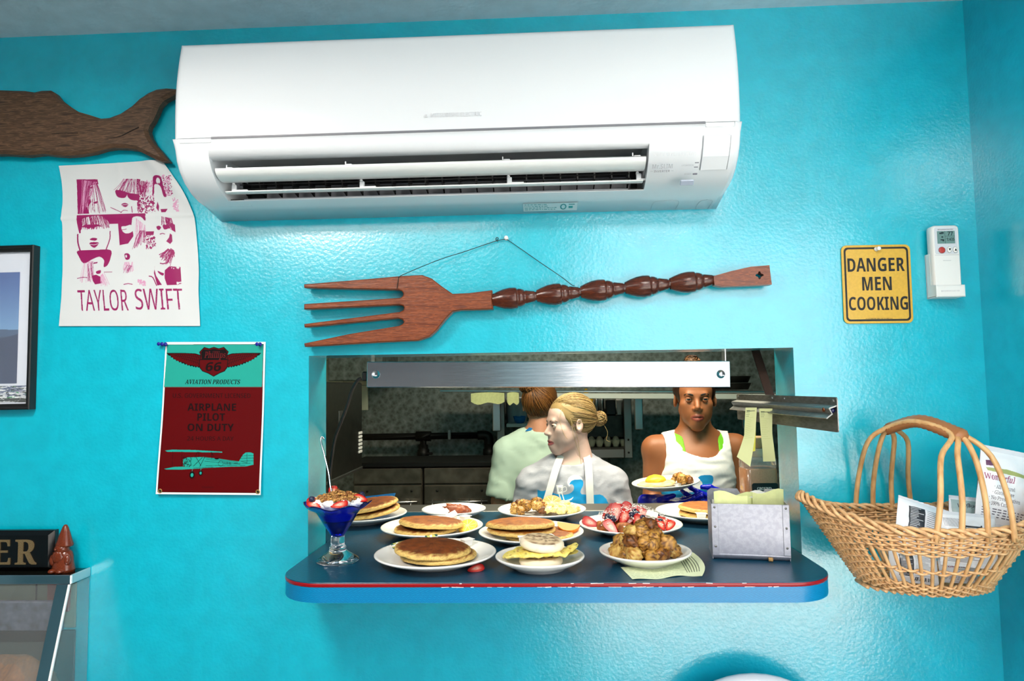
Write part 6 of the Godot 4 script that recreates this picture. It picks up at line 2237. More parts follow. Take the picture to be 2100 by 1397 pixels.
	clump(st, Vector3(0, 0.012, 0), Vector3(0.036, 0.013, 0.018), 0.5, 2.2, 14, 61, 0.2, func(_e: Vector3, n: float) -> Color: return lin(128, 56, 28).lerp(lin(186, 104, 62), clampf(n * 1.6 + 0.4, 0, 1)), Basis.from_euler(Vector3(0.3, 0.3, -0.25)))
	part(st, "meat", M.potato, bc)
	tub("crumpled white butter tub next to the bacon", p + Vector3(-0.02, 0.012, 0.043), 0.5, false, false, Basis.from_euler(Vector3(0.4, 0, 0.15)))
	# 9: pancakes behind the sundae
	p = Vector3(-0.492, Y, -0.372)
	plate("white plate with two browned pancakes behind the sundae glass", p, 0.118)
	pancake("lower browned pancake on the plate behind the sundae", p + Vector3(0.018, 0.0215, 0.0), 0.083, 0.012, Basis.from_euler(Vector3(0.05, 0.0, 0.11)), 0.2, 12, "stacked pancakes")
	pancake("tilted browned pancake on top behind the sundae", p + Vector3(0.014, 0.037, 0.002), 0.083, 0.012, Basis.from_euler(Vector3(0.05, 0.0, 0.13)), 0.12, 13, "stacked pancakes", 0.003)
	# 10: pancakes behind the metal box
	p = Vector3(0.4137, Y, -0.378)
	plate("white plate with pale golden pancakes behind the aluminium box", p, 0.1205)
	pancake("lower pale pancake behind the aluminium box", p + Vector3(0.016, 0.0105, 0.008), 0.078, 0.012, Basis.from_euler(Vector3(0, 0.5, 0)), 0.8, 14, "stacked pancakes", 0.002)
	pancake("pale golden pancake on top behind the aluminium box", p + Vector3(0.016, 0.0235, 0.006), 0.078, 0.012, Basis.from_euler(Vector3(0.02, 1.8, 0.0)), 0.85, 15, "stacked pancakes", 0.004)
	tub("white butter tub before the pale pancakes by the box", p + Vector3(-0.022, 0.0165, 0.088), 0.0)
	counter_bits()

func muffin(label: String, at: Vector3, r: float, h: float, bs: Basis, seed_: int) -> void:
	var t := thing("muffin_half", label, "muffin", at, "", true)
	t.basis = bs
	var st := mb(true)
	var nz := FastNoiseLite.new()
	nz.seed = seed_
	nz.frequency = 1.0
	var prof := [Vector2(0, 0), Vector2(0.8, 0.0), Vector2(0.96, 0.12), Vector2(1.0, 0.4), Vector2(0.98, 0.7), Vector2(0.86, 0.94), Vector2(0.78, 0.975), Vector2(0.7, 1.0), Vector2(0.6, 1.02), Vector2(0.5, 1.035), Vector2(0.4, 1.045), Vector2(0.3, 1.05), Vector2(0.2, 1.055), Vector2(0.1, 1.06), Vector2(0, 1.06)]
	for i in prof.size() - 1:
		for k in 40:
			var q := []
			var c := []
			for e in [[i, k], [i, k + 1], [i + 1, k + 1], [i + 1, k]]:
				var a: float = -TAU * (e[1] % 40) / 40.0
				var w: Vector2 = prof[e[0]]
				var v := Vector3(cos(a) * w.x, w.y, sin(a) * w.x)
				var n := nz.get_noise_3dv(v * 3.2)
				q.append(Vector3(v.x * r * (1 + 0.03 * n), v.y * h, v.z * r * (1 + 0.03 * n)))
				var col := lin(236, 222, 196)
				if e[0] >= 6 or e[0] == 0:
					col = lin(226, 200, 160).lerp(lin(96, 52, 26), clampf(n * 2.0 + 0.25, 0, 1))
				c.append(col.lerp(lin(150, 90, 50), clampf(n * 1.5 - 0.45, 0, 0.8)))
			if i > 0:
				ctri(st, [q[0], q[1], q[2]], [c[0], c[1], c[2]])
			else:
				ctri(st, [Vector3(0, 0, 0), q[2], q[3]], [c[0], c[2], c[3]])
			if i > 0 and i < prof.size() - 2:
				ctri(st, [q[0], q[2], q[3]], [c[0], c[2], c[3]])
			elif i == prof.size() - 2:
				pass
	part(st, "crumb", M.bread, t)

func omelette(at: Vector3) -> void:
	var t := thing("omelette", "folded yellow omelette with ham bits sticking out of the muffin sandwich", "omelette", at, "", true)
	var nz := FastNoiseLite.new()
	nz.seed = 19
	nz.frequency = 30.0
	var st := mb(true)
	var top := []
	var cols := []
	var NU := 44
	var NV := 14
	for s in [1.0, -1.0]:
		var g := []
		var gc := []
		for i in NU + 1:
			var row := []
			var cr := []
			for j in NV + 1:
				var u := float(i) / NU
				var v := float(j) / NV
				var w := pow(maxf(0.0, sin(PI * clampf(u, 0.0, 1.0))), 0.4)
				var x := lerpf(-0.074, 0.076, u)
				var z := (v - 0.5) * 0.088 * w + 0.006 * nz.get_noise_2d(x, 1.0)
				var e := pow(maxf(0.0, 1.0 - pow(absf(2 * v - 1), 3.0)), 0.6) * w
				var y: float = 0.006 + s * 0.006 * e + 0.004 * nz.get_noise_2d(x * 1.6, z * 1.6 + 2.0) - 0.010 * pow(absf(x) / 0.075, 2.0) * (1.0 if x < 0 else 0.2)
				if x > 0.05:
					y += (x - 0.05) * 0.6
				if s < 0:
					y = minf(y, 0.006)
				row.append(Vector3(x, y, z))
				var n := nz.get_noise_3d(x * 3.0, s, z * 3.0)
				var c := lin(240, 226, 140).lerp(lin(226, 200, 78), clampf(n + 0.5, 0, 1))
				if nz.get_noise_3d(x * 5.0 + 9.0, s * 3.0, z * 5.0) > 0.42:
					c = lin(150, 62, 48)
				elif n < -0.42:
					c = lin(150, 140, 60)
				cr.append(c)
			g.append(row)
			gc.append(cr)
		for i in NU:
			for j in NV:
				var a := [g[i][j], g[i + 1][j], g[i + 1][j + 1], g[i][j + 1]]
				var b := [gc[i][j], gc[i + 1][j], gc[i + 1][j + 1], gc[i][j + 1]]
				if s > 0:
					ctri(st, [a[0], a[2], a[1]], [b[0], b[2], b[1]])
					ctri(st, [a[0], a[3], a[2]], [b[0], b[3], b[2]])
				else:
					ctri(st, [a[0], a[1], a[2]], [b[0], b[1], b[2]])
					ctri(st, [a[0], a[2], a[3]], [b[0], b[2], b[3]])
	part(st, "egg", M.egg, t)

func scramble(label: String, at: Vector3, r: float, seed_: int) -> void:
	var t := thing("scrambled_eggs", label, "scrambled eggs", at, "", true)
	rng.seed = seed_
	var st := mb(true)
	for i in 60:
		var a := rng.randf() * TAU
		var d := sqrt(rng.randf()) * r
		var s := rng.randf_range(0.006, 0.0105)
		clump(st, Vector3(cos(a) * d, 0.006 + 0.016 * (1.0 - d / r) * rng.randf_range(0.5, 1.2), sin(a) * d * 0.8), Vector3(s * 1.4, s * 0.7, s), 0.9, 2.6, 8, seed_ + i, 0.0, func(_e: Vector3, n: float) -> Color: return lin(244, 224, 120).lerp(lin(250, 242, 196), clampf(n + 0.5, 0, 1)), Basis.from_euler(Vector3(rng.randf(), rng.randf() * 6, rng.randf())))
	part(st, "curds", M.egg, t)

func fruit_plate(p: Vector3) -> void:
	plate("large white plate with berries and french toast under powdered sugar", p, 0.1235)
	rng.seed = 91
	for i in 7:
		var q: Vector3 = [Vector3(-0.066, 0.019, 0.022), Vector3(-0.022, 0.020, 0.050), Vector3(0.02, 0.020, 0.02), Vector3(-0.03, 0.024, 0.0), Vector3(0.045, 0.02, 0.0), Vector3(0.0, 0.022, -0.03), Vector3(0.03, 0.02, 0.045)][i]
		var t := thing("french_toast_cube", "browned french toast chunk under the berries", "french toast", p + q, "french toast chunks under the berries", true)
		var st := mb(true)
		clump(st, Vector3.ZERO, Vector3(0.017, 0.012, 0.015), 0.15, 1.6, 9, 200 + i, 0.7, func(_e: Vector3, n: float) -> Color: return lin(168, 96, 36).lerp(lin(92, 46, 20), clampf(n * 1.5 + 0.35, 0, 1)), Basis(Vector3.UP, rng.randf() * 6))
		part(st, "toast", M.bread, t)
	# strawberries: [x, z, height, turn about the view, tilt, size]
	var ls := "red strawberry half with pale centre lying on the berry plate"
	for e in [[-0.097, 0.012, 0.026, -1.2, -0.3, 0.021], [-0.052, 0.058, 0.024, -0.7, -0.5, 0.022], [-0.043, -0.01, 0.047, 0.3, -0.3, 0.021], [-0.034, 0.012, 0.05, 0.15, -0.5, 0.024], [-0.013, 0.0, 0.052, 0.5, -0.35, 0.023], [0.0, 0.024, 0.042, 0.65, -0.5, 0.024], [-0.018, 0.034, 0.043, 0.45, -0.6, 0.022], [0.029, -0.006, 0.046, -1.2, -0.5, 0.023], [0.075, 0.022, 0.030, -1.4, -0.8, 0.023], [0.066, 0.046, 0.026, -0.3, -0.9, 0.017], [0.087, 0.042, 0.024, 0.6, -0.9, 0.018], [0.012, 0.05, 0.034, 0.25, -0.6, 0.022], [-0.05, -0.035, 0.040, 0.8, -0.2, 0.020], [-0.005, -0.045, 0.040, -0.4, -0.3, 0.022], [-0.001, 0.075, 0.022, 1.2, -0.7, 0.018]]:
		strawberry(ls, p + Vector3(e[0], e[2], e[1]), e[5], Basis.from_euler(Vector3(e[4], 0.0, -e[3])))
	var lb := "round dark blueberry scattered on the berry plate"
	for i in 34:
		var q := Vector2(rng.randf_range(-0.06, 0.085), rng.randf_range(-0.06, 0.05))
		if i < 12:
			q = Vector2(rng.randf_range(0.05, 0.088), rng.randf_range(-0.045, 0.005))
		elif i < 16:
			q = Vector2(rng.randf_range(-0.064, -0.038), rng.randf_range(0.01, 0.032))
		elif i < 19:
			q = Vector2(rng.randf_range(0.005, 0.03), rng.randf_range(0.05, 0.07))
		var h := 0.021 + 0.032 * maxf(0.0, 1.0 - pow(q.x / 0.09, 2.0) - pow(q.y / 0.075, 2.0))
		blueberry(lb, p + Vector3(q.x, h, q.y), rng.randf_range(0.0066, 0.0085))
	# sugar: uncountable white grains and flecks
	var st := mb()
	for i in 900:
		var q := Vector2(rng.randf_range(-0.075, 0.085), rng.randf_range(-0.075, 0.06))
		var h := 0.026 + 0.036 * maxf(0.0, 1.0 - pow(q.x / 0.095, 2.0) - pow(q.y / 0.08, 2.0)) + rng.randf_range(-0.004, 0.006)
		if q.length() > 0.1 or (q.y > 0.03 and rng.randf() < 0.6):
			continue
		var s := rng.randf_range(0.0005, 0.0019)
		box(st, p + Vector3(q.x, h, q.y), Vector3(s * 1.6, s * 0.7, s * 1.3), 0.0, Basis(Vector3.UP, rng.randf() * 3))
	var sg := part(st, "powdered_sugar", M.white_paint)
	tag(sg, "white powdered sugar dusted over the berries", "sugar")
	sg.set_meta("kind", "stuff")
	tub("white butter tub at the front of the berry plate", p + Vector3(-0.012, 0.0155, 0.087), 0.1)
	tub("printed sugar or butter packet tub lying on the berries", p + Vector3(0.045, 0.038, 0.034), -0.35, true, false, Basis.from_euler(Vector3(0.45, 0, -0.1)))

func counter_bits() -> void:
	strawberry("single strawberry slice fallen on the blue serving shelf", Vector3(-0.1366, 1.2, 0.1291) + Vector3(0, 0.0055, 0), 0.017, Basis.from_euler(Vector3(-1.0, 0.2, -1.3)), "")
	# torn receipt under the potato plate
	var t := thing("torn_receipt", "curled pale receipt strip lying before the potato plate", "receipt", Vector3(0.2236, 1.2, 0.1259))
	var im := blank(256, 80, Color(0.86, 0.89, 0.74))
	rng.seed = 6
	for r in 7:
		var x := 10
		while x < 180:
			var w := rng.randi_range(6, 26)
			im.fill_rect(Rect2i(x, 8 + r * 10, w, 2), Color(0.70, 0.74, 0.58))
			x += w + 5
	for r in 6:
		im.fill_rect(Rect2i(196 + r * 7, 12, 3, 50), Color(0.45, 0.48, 0.38))
	var far := [Vector3(0.1448, 1.2, 0.1074), Vector3(0.1991, 1.2, 0.1044), Vector3(0.2509, 1.2, 0.0795), Vector3(0.3011, 1.2, 0.0058)]
	var near := [Vector3(0.1568, 1.2, 0.1897), Vector3(0.2045, 1.2, 0.1853), Vector3(0.2525, 1.2, 0.1665), Vector3(0.2868, 1.2, 0.1732)]
	var end := [Vector3(0.3011, 1.2, 0.0058), Vector3(0.3189, 1.2, 0.095), Vector3(0.2868, 1.2, 0.1732)]
	var fs := spline(far, 5)
	var ns := spline(near, 5)
	var st := mb(true)
	sheet(st, func(u: float, v: float) -> Vector3:
		var i := mini(int(u * (fs.size() - 1)), fs.size() - 2)
		var k := u * (fs.size() - 1) - i
		var a: Vector3 = fs[i].lerp(fs[i + 1], k)
		var b: Vector3 = ns[i].lerp(ns[i + 1], k)
		var p: Vector3 = b.lerp(a, v)
		p += (end[1] - end[0].lerp(end[2], 0.5)) * smoothstep(0.75, 1.0, u) * sin(PI * v) * 0.6
		return p + Vector3(0, 0.0012 + 0.006 * smoothstep(0.5, 1.0, u) * smoothstep(0.2, 1.0, v) + 0.001 * sin(u * 14.0), 0), 24, 8, 0.0003)
	part(st, "paper", picture(im, "receipt_print", 0.7), t)
	# crumbs
	st = mb()
	for i in 80:
		var q := Vector3(rng.randf_range(-0.45, 0.5), 1.2004, rng.randf_range(-0.3, 0.19))
		var s := rng.randf_range(0.0005, 0.0012)
		box(st, q, Vector3(s * 1.5, s, s * 1.2), 0.0, Basis(Vector3.UP, rng.randf() * 3))
	var c := part(st, "crumbs", mat("crumb", Color(0.85, 0.80, 0.68), 0.8))
	tag(c, "pale crumbs scattered over the blue serving shelf", "crumbs")
	c.set_meta("kind", "stuff")

# ---- the sundae in its blue glass
func sundae() -> void:
	var at := Vector3(-0.4324, 1.2002, 0.048)
	var t := thing("sundae_glass", "footed sundae glass with ruffled cobalt blue bowl and clear stem", "glass", at, "", true)
	var clear := mat("clear_glass", Color(0.97, 0.985, 1.0, 0.0), 0.02)
	clear.transparency = BaseMaterial3D.TRANSPARENCY_ALPHA
	clear.refraction_enabled = true
	clear.refraction_scale = 0.05
	var blue := mat("cobalt_glass", Color(0.16, 0.24, 0.90, 0.05), 0.03)
	blue.transparency = BaseMaterial3D.TRANSPARENCY_ALPHA
	blue.refraction_enabled = true
	blue.refraction_scale = 0.05
	var st := mb(true)
	lathe(st, spline(V([0, 0.0006, 0.03, 0.0, 0.041, 0.0, 0.0435, 0.003, 0.042, 0.0055, 0.031, 0.0125, 0.019, 0.021, 0.0165, 0.026, 0.0175, 0.029, 0.0150, 0.032, 0.0140, 0.036, 0.0140, 0.050, 0.0120, 0.0515, 0, 0.0515]), 3), 40)
	part(st, "stem_and_foot", clear, t)
	# ruffled bowl: outer and inner skin
	var R := func(h: float, a: float, inner: float) -> Vector3:
		var k := h
		var r := lerpf(0.0125, 0.053, pow(k, 0.92)) - inner
		var y := 0.052 + k * 0.066
		var fl := smoothstep(0.72, 1.0, k)
		r += fl * (0.0145 + 0.004 * cos(a * 6.0 + 0.5))
		y += fl * (0.0045 + 0.0045 * cos(a * 6.0 + 0.5)) - fl * 0.004
		return Vector3(cos(a) * maxf(r, 0.001), y + (inner * 0.8 if k < 0.5 else 0.0), sin(a) * maxf(r, 0.001))
	st = mb(true)
	var N := 72
	var H := 22
	for s in [0, 1]:
		for i in H:
			for k in N:
				var q := []
				for e in [[i, k], [i, k + 1], [i + 1, k + 1], [i + 1, k]]:
					q.append(R.call(float(e[0]) / H, -TAU * (e[1] % N) / N, 0.0024 if s else 0.0))
				if s:
					quad(st, q[0], q[3], q[2], q[1])
				else:
					quad(st, q[0], q[1], q[2], q[3])
	for k in N:
		var a0 := -TAU * k / N
		var a1 := -TAU * ((k + 1) % N) / N
		quad(st, R.call(1.0, a0, 0.0), R.call(1.0, a1, 0.0), R.call(1.0, a1, 0.0024), R.call(1.0, a0, 0.0024))
		tri(st, R.call(0.0, a0, 0.0), Vector3(0, 0.052, 0), R.call(0.0, a1, 0.0))
		tri(st, R.call(0.0, a0, 0.0024), R.call(0.0, a1, 0.0024), Vector3(0, R.call(0.0, 0.0, 0.0024).y, 0))
	part(st, "bowl", blue, t)
	# contents: dark fruit below, yoghurt above
	var yo := thing("yoghurt", "white yoghurt filling the blue sundae glass", "yoghurt", at, "", true)
	st = mb(true)
	lathe(st, V([0, 0.082, 0.026, 0.082, 0.046, 0.112, 0.0505, 0.118, 0.05, 0.122, 0.04, 0.126, 0, 0.129]), 36)
	part(st, "yoghurt_body", M.white_paint, yo)
	st = mb(true)
	for i in 9:
		var a := TAU * i / 9 + 0.3
		lump(st, Vector3(cos(a) * 0.044, 0.123, sin(a) * 0.044), Vector3(0.013, 0.008, 0.011), 0.4, 2.0, 8, Basis(), i)
	part(st, "yoghurt_swirl", M.white_paint, yo)
	var co := thing("berry_compote", "dark fruit layer at the bottom of the blue sundae glass", "fruit", at, "", true)
	st = mb(true)
	lathe(st, V([0, 0.0575, 0.0105, 0.0575, 0.0245, 0.0805, 0, 0.0815]), 28)
	part(st, "fruit_layer", mat("compote", Color(0.10, 0.02, 0.06), 0.3), co)
	rng.seed = 12
	var i := 0
	for e in [[-0.046, 0.124, 0.030, 0.3], [0.018, 0.124, 0.050, -1.3], [0.05, 0.130, 0.012, 1.2], [-0.02, 0.138, -0.03, 0.2], [-0.036, 0.123, 0.042, 1.0]]:
		strawberry("strawberry half tucked into the sundae's topping", at + Vector3(e[0], e[1], e[2]), 0.0175, Basis.from_euler(Vector3(-0.9, 0, e[3])), "strawberry halves on the sundae")
	for e in [[-0.043, 0.133, 0.036], [0.052, 0.132, -0.002], [0.045, 0.133, -0.02]]:
		blueberry("blueberry sitting on the sundae's rim", at + Vector3(e[0], e[1], e[2]), 0.0062, "blueberries on the sundae")
	# granola: clusters too many and small to count
	st = mb(true)
	for k in 300:
		var a := rng.randf() * TAU
		var d := sqrt(rng.randf()) * 0.042
		var s := rng.randf_range(0.0022, 0.0048)
		clump(st, Vector3(cos(a) * d * 1.1 + 0.002, 0.129 + 0.017 * (1.0 - d / 0.045) * rng.randf_range(0.3, 1.0), sin(a) * d), Vector3(s, s * 0.8, s), 0.7, 2.5, 5, k, 0.3, func(_e: Vector3, n: float) -> Color: return (lin(206, 156, 84) if k % 3 else lin(150, 96, 44)).lerp(lin(92, 52, 22), clampf(n * 1.8 + 0.3, 0, 1)))
	var gr := part(st, "granola", M.bread)
	gr.position = at
	tag(gr, "golden granola clusters heaped on the sundae", "granola")
	gr.set_meta("kind", "stuff")
	# long spoon
	var sp := thing("long_spoon", "long steel sundae spoon standing in the granola", "spoon", at)
	st = mb(true)
	tube(st, spline([at + Vector3(-0.005, 0.10, -0.012), Vector3(-0.4556, 1.3441, 0.02), Vector3(-0.4641, 1.3768, 0.01), Vector3(-0.4771, 1.4155, 0), Vector3(-0.4863, 1.4435, -0.005), Vector3(-0.4845, 1.4529, -0.006), Vector3(-0.4802, 1.4476, -0.006)], 6), 0.0022, 8, true, 0.6)
	part(st, "handle", M.chrome, sp)

func slab(called: String, label: String, cat: String, c: Vector3, s: Vector3, material: Material, bev := 0.004) -> Node3D:
	var t := thing(called, label, cat, c - Vector3(0, s.y / 2, 0))
	var st := mb()
	box(st, c, s, bev)
	part(st, "body", material, t)
	return t

func kitchen_things() -> void:
	var st: SurfaceTool
	# pale tiles at the upper left of the kitchen's back wall
	for i in 3:
		for j in 5:
			st = mb()
			box(st, Vector3(-1.43 + i * 0.152, 1.50 + j * 0.152, -2.596), Vector3(0.149, 0.149, 0.012), 0.003)
			var w := get_node("wall_kitchen")
			part(st, "tile", M.cream_tile, w)
	# dark steel oven hung at the left of the hatch
	var t := thing("wall_oven", "dark steel wall oven with white vent slits beside the hatch", "oven", Vector3(-1.02, 1.2, -1.15))
	st = mb()
	box(st, Vector3(-1.02, 1.395, -1.08), Vector3(0.45, 0.375, 0.84), 0.006)
	part(st, "casing", grain(mat("oven_dark", Color(0.20, 0.205, 0.18), 0.35, 0.5), noise_tex(0.03, grey_ramp(0.6, 1.0), 111), null, Vector3(3, 3, 3)), t)
	st = mb()
	box(st, Vector3(-0.7945, 1.213, -1.08), Vector3(0.006, 0.012, 0.84), 0.002)
	part(st, "lower_edge", M.dull_steel, t)
	for k in 6:
		st = mb()
		box(st, Vector3(-0.794, 1.285 + k * 0.016, -1.468), Vector3(0.004, 0.011, 0.05), 0.001)
		part(st, "vent_slit", M.white_paint, t)
	st = mb()
	box(st, Vector3(-0.7945, 1.445, -1.18), Vector3(0.004, 0.05, 0.05), 0.001)
	part(st, "rating_plate", M.dull_steel, t)
	slab("grey_cabinet", "grey steel cabinet above the dark wall oven", "cabinet", Vector3(-1.02, 2.0, -2.395), Vector3(0.30, 0.8, 0.4), M.galvanised)
	# gas pipe with valves
	t = thing("gas_pipe", "black iron gas pipe with valves along the metal wall", "pipe", Vector3(-0.69, 1.277, -2.45))
	st = mb(true)
	tube(st, [Vector3(-1.4, 1.2745, -2.45), Vector3(-0.36, 1.279, -2.45)], 0.019, 12)
	part(st, "main_pipe", M.pipe_black, t)
	st = mb(true)
	tube(st, spline([Vector3(-0.38, 1.279, -2.45), Vector3(-0.335, 1.279, -2.45), Vector3(-0.318, 1.262, -2.45), Vector3(-0.316, 1.22, -2.45)], 4), 0.027, 12)
	part(st, "elbow", M.pipe_black, t)
	for x in [-0.694, -0.316]:
		st = mb(true)
		tube(st, [Vector3(x, 1.27, -2.45), Vector3(x, 1.09, -2.45)], 0.018, 12)
		part(st, "drop_pipe", M.pipe_black, t)
		st = mb(true)
		tube(st, [Vector3(x, 1.23, -2.45), Vector3(x, 1.205, -2.45), Vector3(x, 1.2, -2.45), Vector3(x, 1.16, -2.45), Vector3(x, 1.155, -2.45), Vector3(x, 1.13, -2.45)], [0.028, 0.028, 0.035, 0.035, 0.028, 0.028], 10)
		var v := part(st, "valve", M.pipe_black, t)
		st = mb()
		box(st, Vector3(x + 0.035, 1.18, -2.43), Vector3(0.045, 0.014, 0.012), 0.003)
		part(st, "valve_lever", M.pipe_black, v)
	st = mb(true)
	tube(st, [Vector3(-0.735, 1.277, -2.45), Vector3(-0.65, 1.277, -2.45)], 0.029, 12)
	part(st, "tee", M.pipe_black, t)
	st = mb()
	box(st, Vector3(-0.54, 1.285, -2.43), Vector3(0.018, 0.06, 0.008), 0.002)
	part(st, "pipe_clip", M.dull_steel, t)
	# refrigerated drawers: two units side by side
	var brown := grain(mat("warm_steel", Color(0.46, 0.43, 0.38), 0.36, 0.6), noise_tex(0.02, grey_ramp(0.65, 1.0), 113, 256, 5), null, Vector3(2, 2, 2))
	for e in [["steel drawer unit next to the dark wall oven", -0.775, 0.345], ["steel drawer unit below the pipe's elbow", -0.4285, 0.338]]:
		t = thing("drawer_unit", e[0], "drawer unit", Vector3(e[1], 0, -2.1), "steel drawer units")
		st = mb()
		box(st, Vector3(e[1], 0.585, -2.15), Vector3(e[2], 1.15, 0.48), 0.004)
		part(st, "carcass", brown, t)
		st = mb()
		box(st, Vector3(e[1], 1.122, -1.905), Vector3(e[2] - 0.006, 0.078, 0.02), 0.005)
		part(st, "upper_front", brown, t)
		st = mb()
		box(st, Vector3(e[1], 0.96, -1.905), Vector3(e[2] - 0.006, 0.236, 0.022), 0.005)
		var dr := part(st, "door", M.dull_steel if false else brown, t)
		st = mb(true)
		tube(st, [Vector3(e[1] - e[2] / 2 + 0.02, 1.0, -1.87), Vector3(e[1] + e[2] / 2 - 0.02, 1.0, -1.87)], 0.007, 8)
		for x in [-0.12, -0.06, 0.0, 0.06, 0.12]:
			tube(st, [Vector3(e[1] + x, 1.012, -1.868), Vector3(e[1] + x, 0.94, -1.868)], 0.004, 6)
		part(st, "rail", M.steel, dr)
		for x in [-0.1, 0.12]:
			st = mb(true)
			lathe(st, V([0, 0, 0.006, 0, 0.004, 0.004, 0, 0.005]), 10, Transform3D(Basis(Vector3.RIGHT, PI / 2), Vector3(e[1] + x, 1.05, -1.894)))
			part(st, "bolt", M.pipe_black, dr)
	slab("black_ledge", "black ledge running above the steel drawer units", "ledge", Vector3(-0.61, 1.178, -2.05), Vector3(0.72, 0.024, 0.32), M.pipe_black)
	t = thing("stock_pot", "tall shiny steel stock pot beside the drawer units", "pot", Vector3(-0.183, 0, -2.0))
	st = mb(true)
	lathe(st, V([0, 0.72, 0.062, 0.72, 0.066, 0.73, 0.066, 1.075, 0.07, 1.08, 0.07, 1.088, 0.05, 1.1, 0.02, 1.112, 0, 1.115]), 32, Transform3D(Basis(), Vector3(-0.183, 0, -2.0)))
	part(st, "pot_body", M.steel, t)
	st = mb()
	box(st, Vector3(-0.183, 0.36, -2.0), Vector3(0.13, 0.715, 0.13), 0.006)
	part(st, "stand", M.dark_metal, t)
	# long shelf under the hood, with papers clipped to it
	t = thing("kitchen_shelf", "long pale steel shelf across the kitchen behind the cooks", "shelf", Vector3(0.42, 1.5, -2.15))
	st = mb()
	box(st, Vector3(0.33, 1.523, -2.165), Vector3(1.72, 0.010, 0.33), 0.003, Basis(Vector3.BACK, -0.018))
	part(st, "board", M.steel, t)
	st = mb()
	box(st, Vector3(0.60, 1.495, -2.0), Vector3(1.18, 0.028, 0.012), 0.003, Basis(Vector3.BACK, -0.018))
	part(st, "front_lip", mat("pale_steel", Color(0.80, 0.81, 0.78), 0.45, 0.3), t)
	for x in [-0.26, 0.52, 1.1]:
		st = mb()
		box(st, Vector3(x, 1.41, -2.315), Vector3(0.045, 0.20, 0.02), 0.004)
		part(st, "bracket", M.steel, t)
	for e in [["pale yellow order paper clipped to the kitchen shelf", Vector3(-0.2825, 1.5099, -1.99), 0.17, 0.07], ["small torn order paper beside the brown-haired cook", Vector3(-0.1535, 1.5082, -1.985), 0.06, 0.075]]:
		var q := thing("clipped_paper", e[0], "paper", e[1], "papers clipped to the kitchen shelf")
		st = mb(true)
		var c: Vector3 = e[1]
		sheet(st, func(u: float, v: float) -> Vector3: return c + Vector3((u - 0.5) * e[2], (v - 0.7) * e[3] * (0.6 + 0.5 * u * (1.0 - u) * 2.0) * (1.0 if v > 0.01 else 1.0 + 0.2 * sin(u * 9.0)), 0.006 * sin(u * 5.0) * (1.0 - v)), 10, 4, 0.0004)
		part(st, "sheet", M.ticket_paper, q)
	# steel-framed cupboard on the back wall
	t = thing("steel_cupboard", "open steel-framed wall cupboard behind the blonde cook", "cupboard", Vector3(0.12, 1.15, -2.5))
	var x0 := -0.262
	var x1 := 0.487
	var y0 := 1.152
	var y1 := 1.52
	for x in [x0 + 0.022, x1 - 0.022]:
		st = mb()
		box(st, Vector3(x, (y0 + y1) / 2, -2.36), Vector3(0.044, y1 - y0, 0.02), 0.003)
		part(st, "post", M.dull_steel, t)
		st = mb()
		box(st, Vector3(x, (y0 + y1) / 2, -2.48), Vector3(0.012, y1 - y0, 0.22), 0.002)
		part(st, "side", M.dark_metal, t)
		for y in [y0 + 0.03, y0 + 0.1]:
			st = mb(true)
			lathe(st, V([0, 0, 0.006, 0, 0.004, 0.003, 0, 0.004]), 10, Transform3D(Basis(Vector3.RIGHT, PI / 2), Vector3(x, y, -2.35)))
			part(st, "bolt", M.pipe_black, t)
	st = mb()
	box(st, Vector3((x0 + x1) / 2, y0 + 0.025, -2.362), Vector3(x1 - x0 - 0.09, 0.05, 0.018), 0.004)
	part(st, "lower_rail", M.dull_steel, t)
	st = mb()
	box(st, Vector3((x0 + x1) / 2, y0 + 0.054, -2.475), Vector3(x1 - x0 - 0.05, 0.008, 0.235), 0.002)
	part(st, "bottom_board", M.dark_metal, t)
	st = mb()
	box(st, Vector3(-0.11, 1.338, -2.47), Vector3(0.20, 0.02, 0.22), 0.003)
	part(st, "white_shelf", M.white_paint, t)
	# what stands in it
	t = thing("food_tub", "tall white lidded food tub in the cupboard behind the cooks", "tub", Vector3(-0.155, 1.3485, -2.48), "", true)
	st = mb(true)
	lathe(st, V([0, 0, 0.056, 0, 0.062, 0.11, 0.062, 0.112]), 28)
	part(st, "tub", M.white_plastic, t)
	st = mb(true)
	lathe(st, V([0.062, 0.112, 0.066, 0.112, 0.066, 0.14, 0.06, 0.146, 0, 0.146]), 28)
	part(st, "lid", M.white_plastic, t)
	t = thing("blue_bowl", "small bright blue bowl on the white shelf", "bowl", Vector3(-0.135, 1.3485, -2.392), "", true)
	st = mb(true)
	lathe(st, V([0, 0, 0.022, 0, 0.03, 0.012, 0.038, 0.04, 0.036, 0.04, 0.028, 0.014, 0.0, 0.006]), 24)
	part(st, "bowl_body", mat("bowl_blue", Color(0.03, 0.45, 0.75), 0.3), t)
	t = thing("yellow_bottle", "yellow squeeze bottle in the cupboard", "bottle", Vector3(0.245, 1.385, -2.48), "", true)
	st = mb(true)
	lathe(st, V([0, 0, 0.038, 0, 0.04, 0.01, 0.04, 0.10, 0.03, 0.115, 0.012, 0.13, 0.008, 0.15, 0, 0.152]), 20)
	part(st, "bottle_body", mat("mustard_yellow", Color(0.86, 0.66, 0.02), 0.35), t)
	slab("cupboard_step", "dark steel step carrying the bottles in the cupboard", "step", Vector3(0.32, 1.322, -2.50), Vector3(0.26, 0.125, 0.15), M.dark_metal)
	for k in 2:
		t = thing("steel_canister", "shiny steel canister in the cupboard between the yellow bottle and black box", "canister", Vector3(0.302 + k * 0.03, 1.385, -2.455), "steel canisters in the cupboard", true)
		st = mb(true)
		lathe(st, V([0, 0, 0.014, 0, 0.014, 0.11, 0.01, 0.118, 0, 0.118]), 16)
		part(st, "canister_body", M.steel, t)
